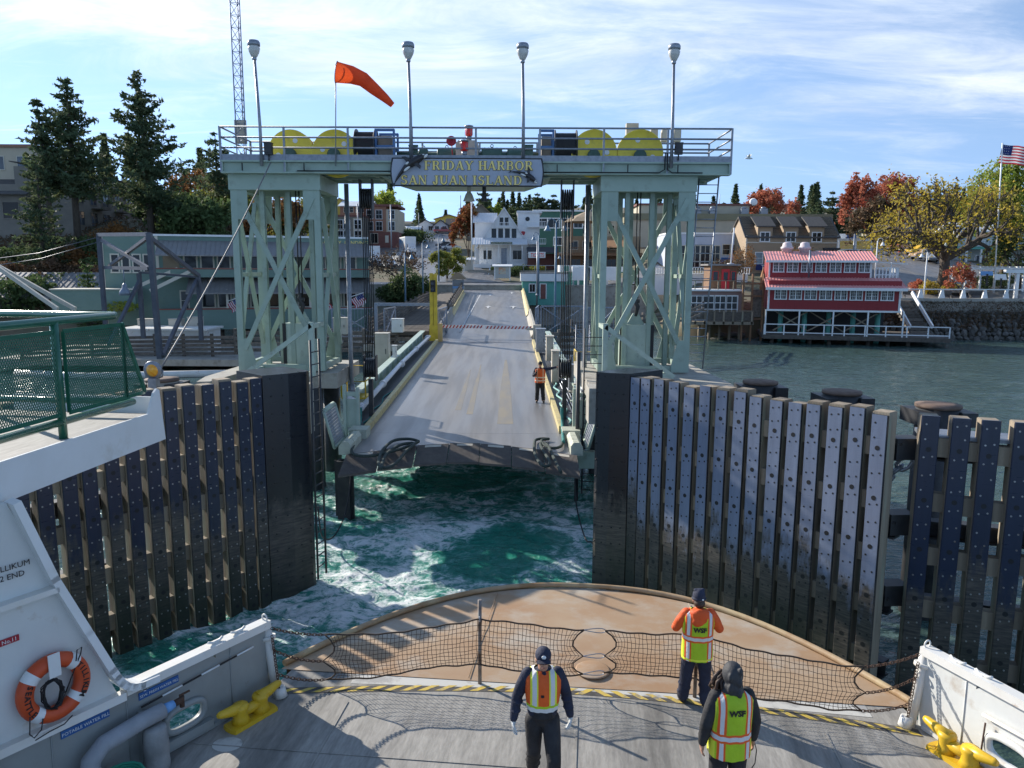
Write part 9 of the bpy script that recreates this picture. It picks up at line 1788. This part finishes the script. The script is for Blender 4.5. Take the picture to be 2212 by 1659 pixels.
mb=MB();mb.ell(hc+up*.06*k,(.088*k,.102*k,.10*k),18,12,Rh);mb.ell(hc+up*.14*k+sd*.05*k,(.035*k,.03*k,.025*k),10,7);mb.ell(hc+up*.14*k-sd*.045*k,(.035*k,.03*k,.02*k),10,7);mb.ring(hc+up*.02*k,up,.088*k,.016*k,18,8);part(mb,'beanie',MT['cloth_navy'],.009,3);mb=MB();mb.ell(hc-up*.04*k-fd*.03*k,(.08*k,.08*k,.07*k),14,9,Rh);part(mb,'hair',MT['hair'],raw=True)
mb=MB();mb.ell(hc+up*.03*k-fd*.102*k+sd*.03*k,(.014*k,.008*k,.014*k),8,6,Rh);part(mb,'beanie_badge',MT['white_paint'],raw=True)
mb=MB();mb.ell(S((0,.12,1.42)),(.125*k,.065*k,.12*k),16,10);mb.ell(S((0,.08,1.47)),(.14*k,.10*k,.06*k),16,10);mb.ell(S((.03,.15,1.36)),(.09*k,.045*k,.07*k),12,8);part(mb,'folded_hood',MT['cloth_orange'],.010,3);vest_text(part,S,k,.182,1.225)
V4=vest_mat('vest_orange_ramp',ORG,ORG,[(.10,.15,(.85,.42,.22))],[(.93,.975,(.85,.60,.42)),(1.06,1.11,(.85,.62,.45))])
VR=[(.86,.205,.165,0),(.95,.205,.165,0),(1.08,.200,.162,0),(1.2,.205,.165,0),(1.32,.212,.162,0),(1.40,.205,.148,.005),(1.445,.185,.12,.01),(1.47,.13,.09,.015)]
J=dict(head=(0,-.02,1.63),look=(-.05,-1,-.06),Rel=(-.27,-.02,1.16),Rwr=(-.19,-.22,1.27),Rhd=(.2,-.3,1),Rpn=(.5,-.6,0),Rside=-1,Lsh=(.185,.01,1.43),Lel=(.43,-.02,1.46),Lwr=(.68,-.06,1.53),Lhd=(1,-.05,.1),Lpn=(0,-.2,-1),Lside=-1,Rkn=(-.11,-.01,.49),Ran=(-.13,.02,.09),Lkn=(.12,-.01,.49),Lan=(.15,.02,.09),Lcurl=.15,Rcurl=.9)
p_=atz(1166,869,2.41);root,k,hc,up,fd,sd,Rh,part,S=person('attendant in orange vest on the ramp with one arm stretched out',(p_.x,p_.y,2.3+.018*(p_.y-26.1)+.005),R_(0),1.74,J,MT['cloth_navy'],MT['cloth_black'],V4,None,vest_secs=VR,bulk=1.08)
cap_on(hc,up,fd,sd,Rh,k,part,MT['cloth_black'],False)
for s in(-1,1):mb=MB();mb.ell(hc+fd*.086*k+sd*s*.032*k+up*.012*k,(.024*k,.010*k,.015*k),8,6,Rh);part(mb,'sunglass_lens',MT['black'],raw=True)
mb=MB();mb.ell(hc+fd*.092*k-up*.055*k,(.022*k,.006*k,.006*k),10,6,Rh);part(mb,'mouth',MT['lip'],raw=True)
mb=MB();mb.cb(S((-.16,-.27,1.36)),(.05,.04,.12));mb.tube([S((-.15,-.27,1.42)),S((-.15,-.27,1.52))],.006,5);mb.tube([S((-.16,-.25,1.3)),S((-.12,-.24,1.1)),S((.02,-.2,.98)),S((.05,-.18,1.05))],.008,6);part(mb,'radio',MT['black'],raw=True)
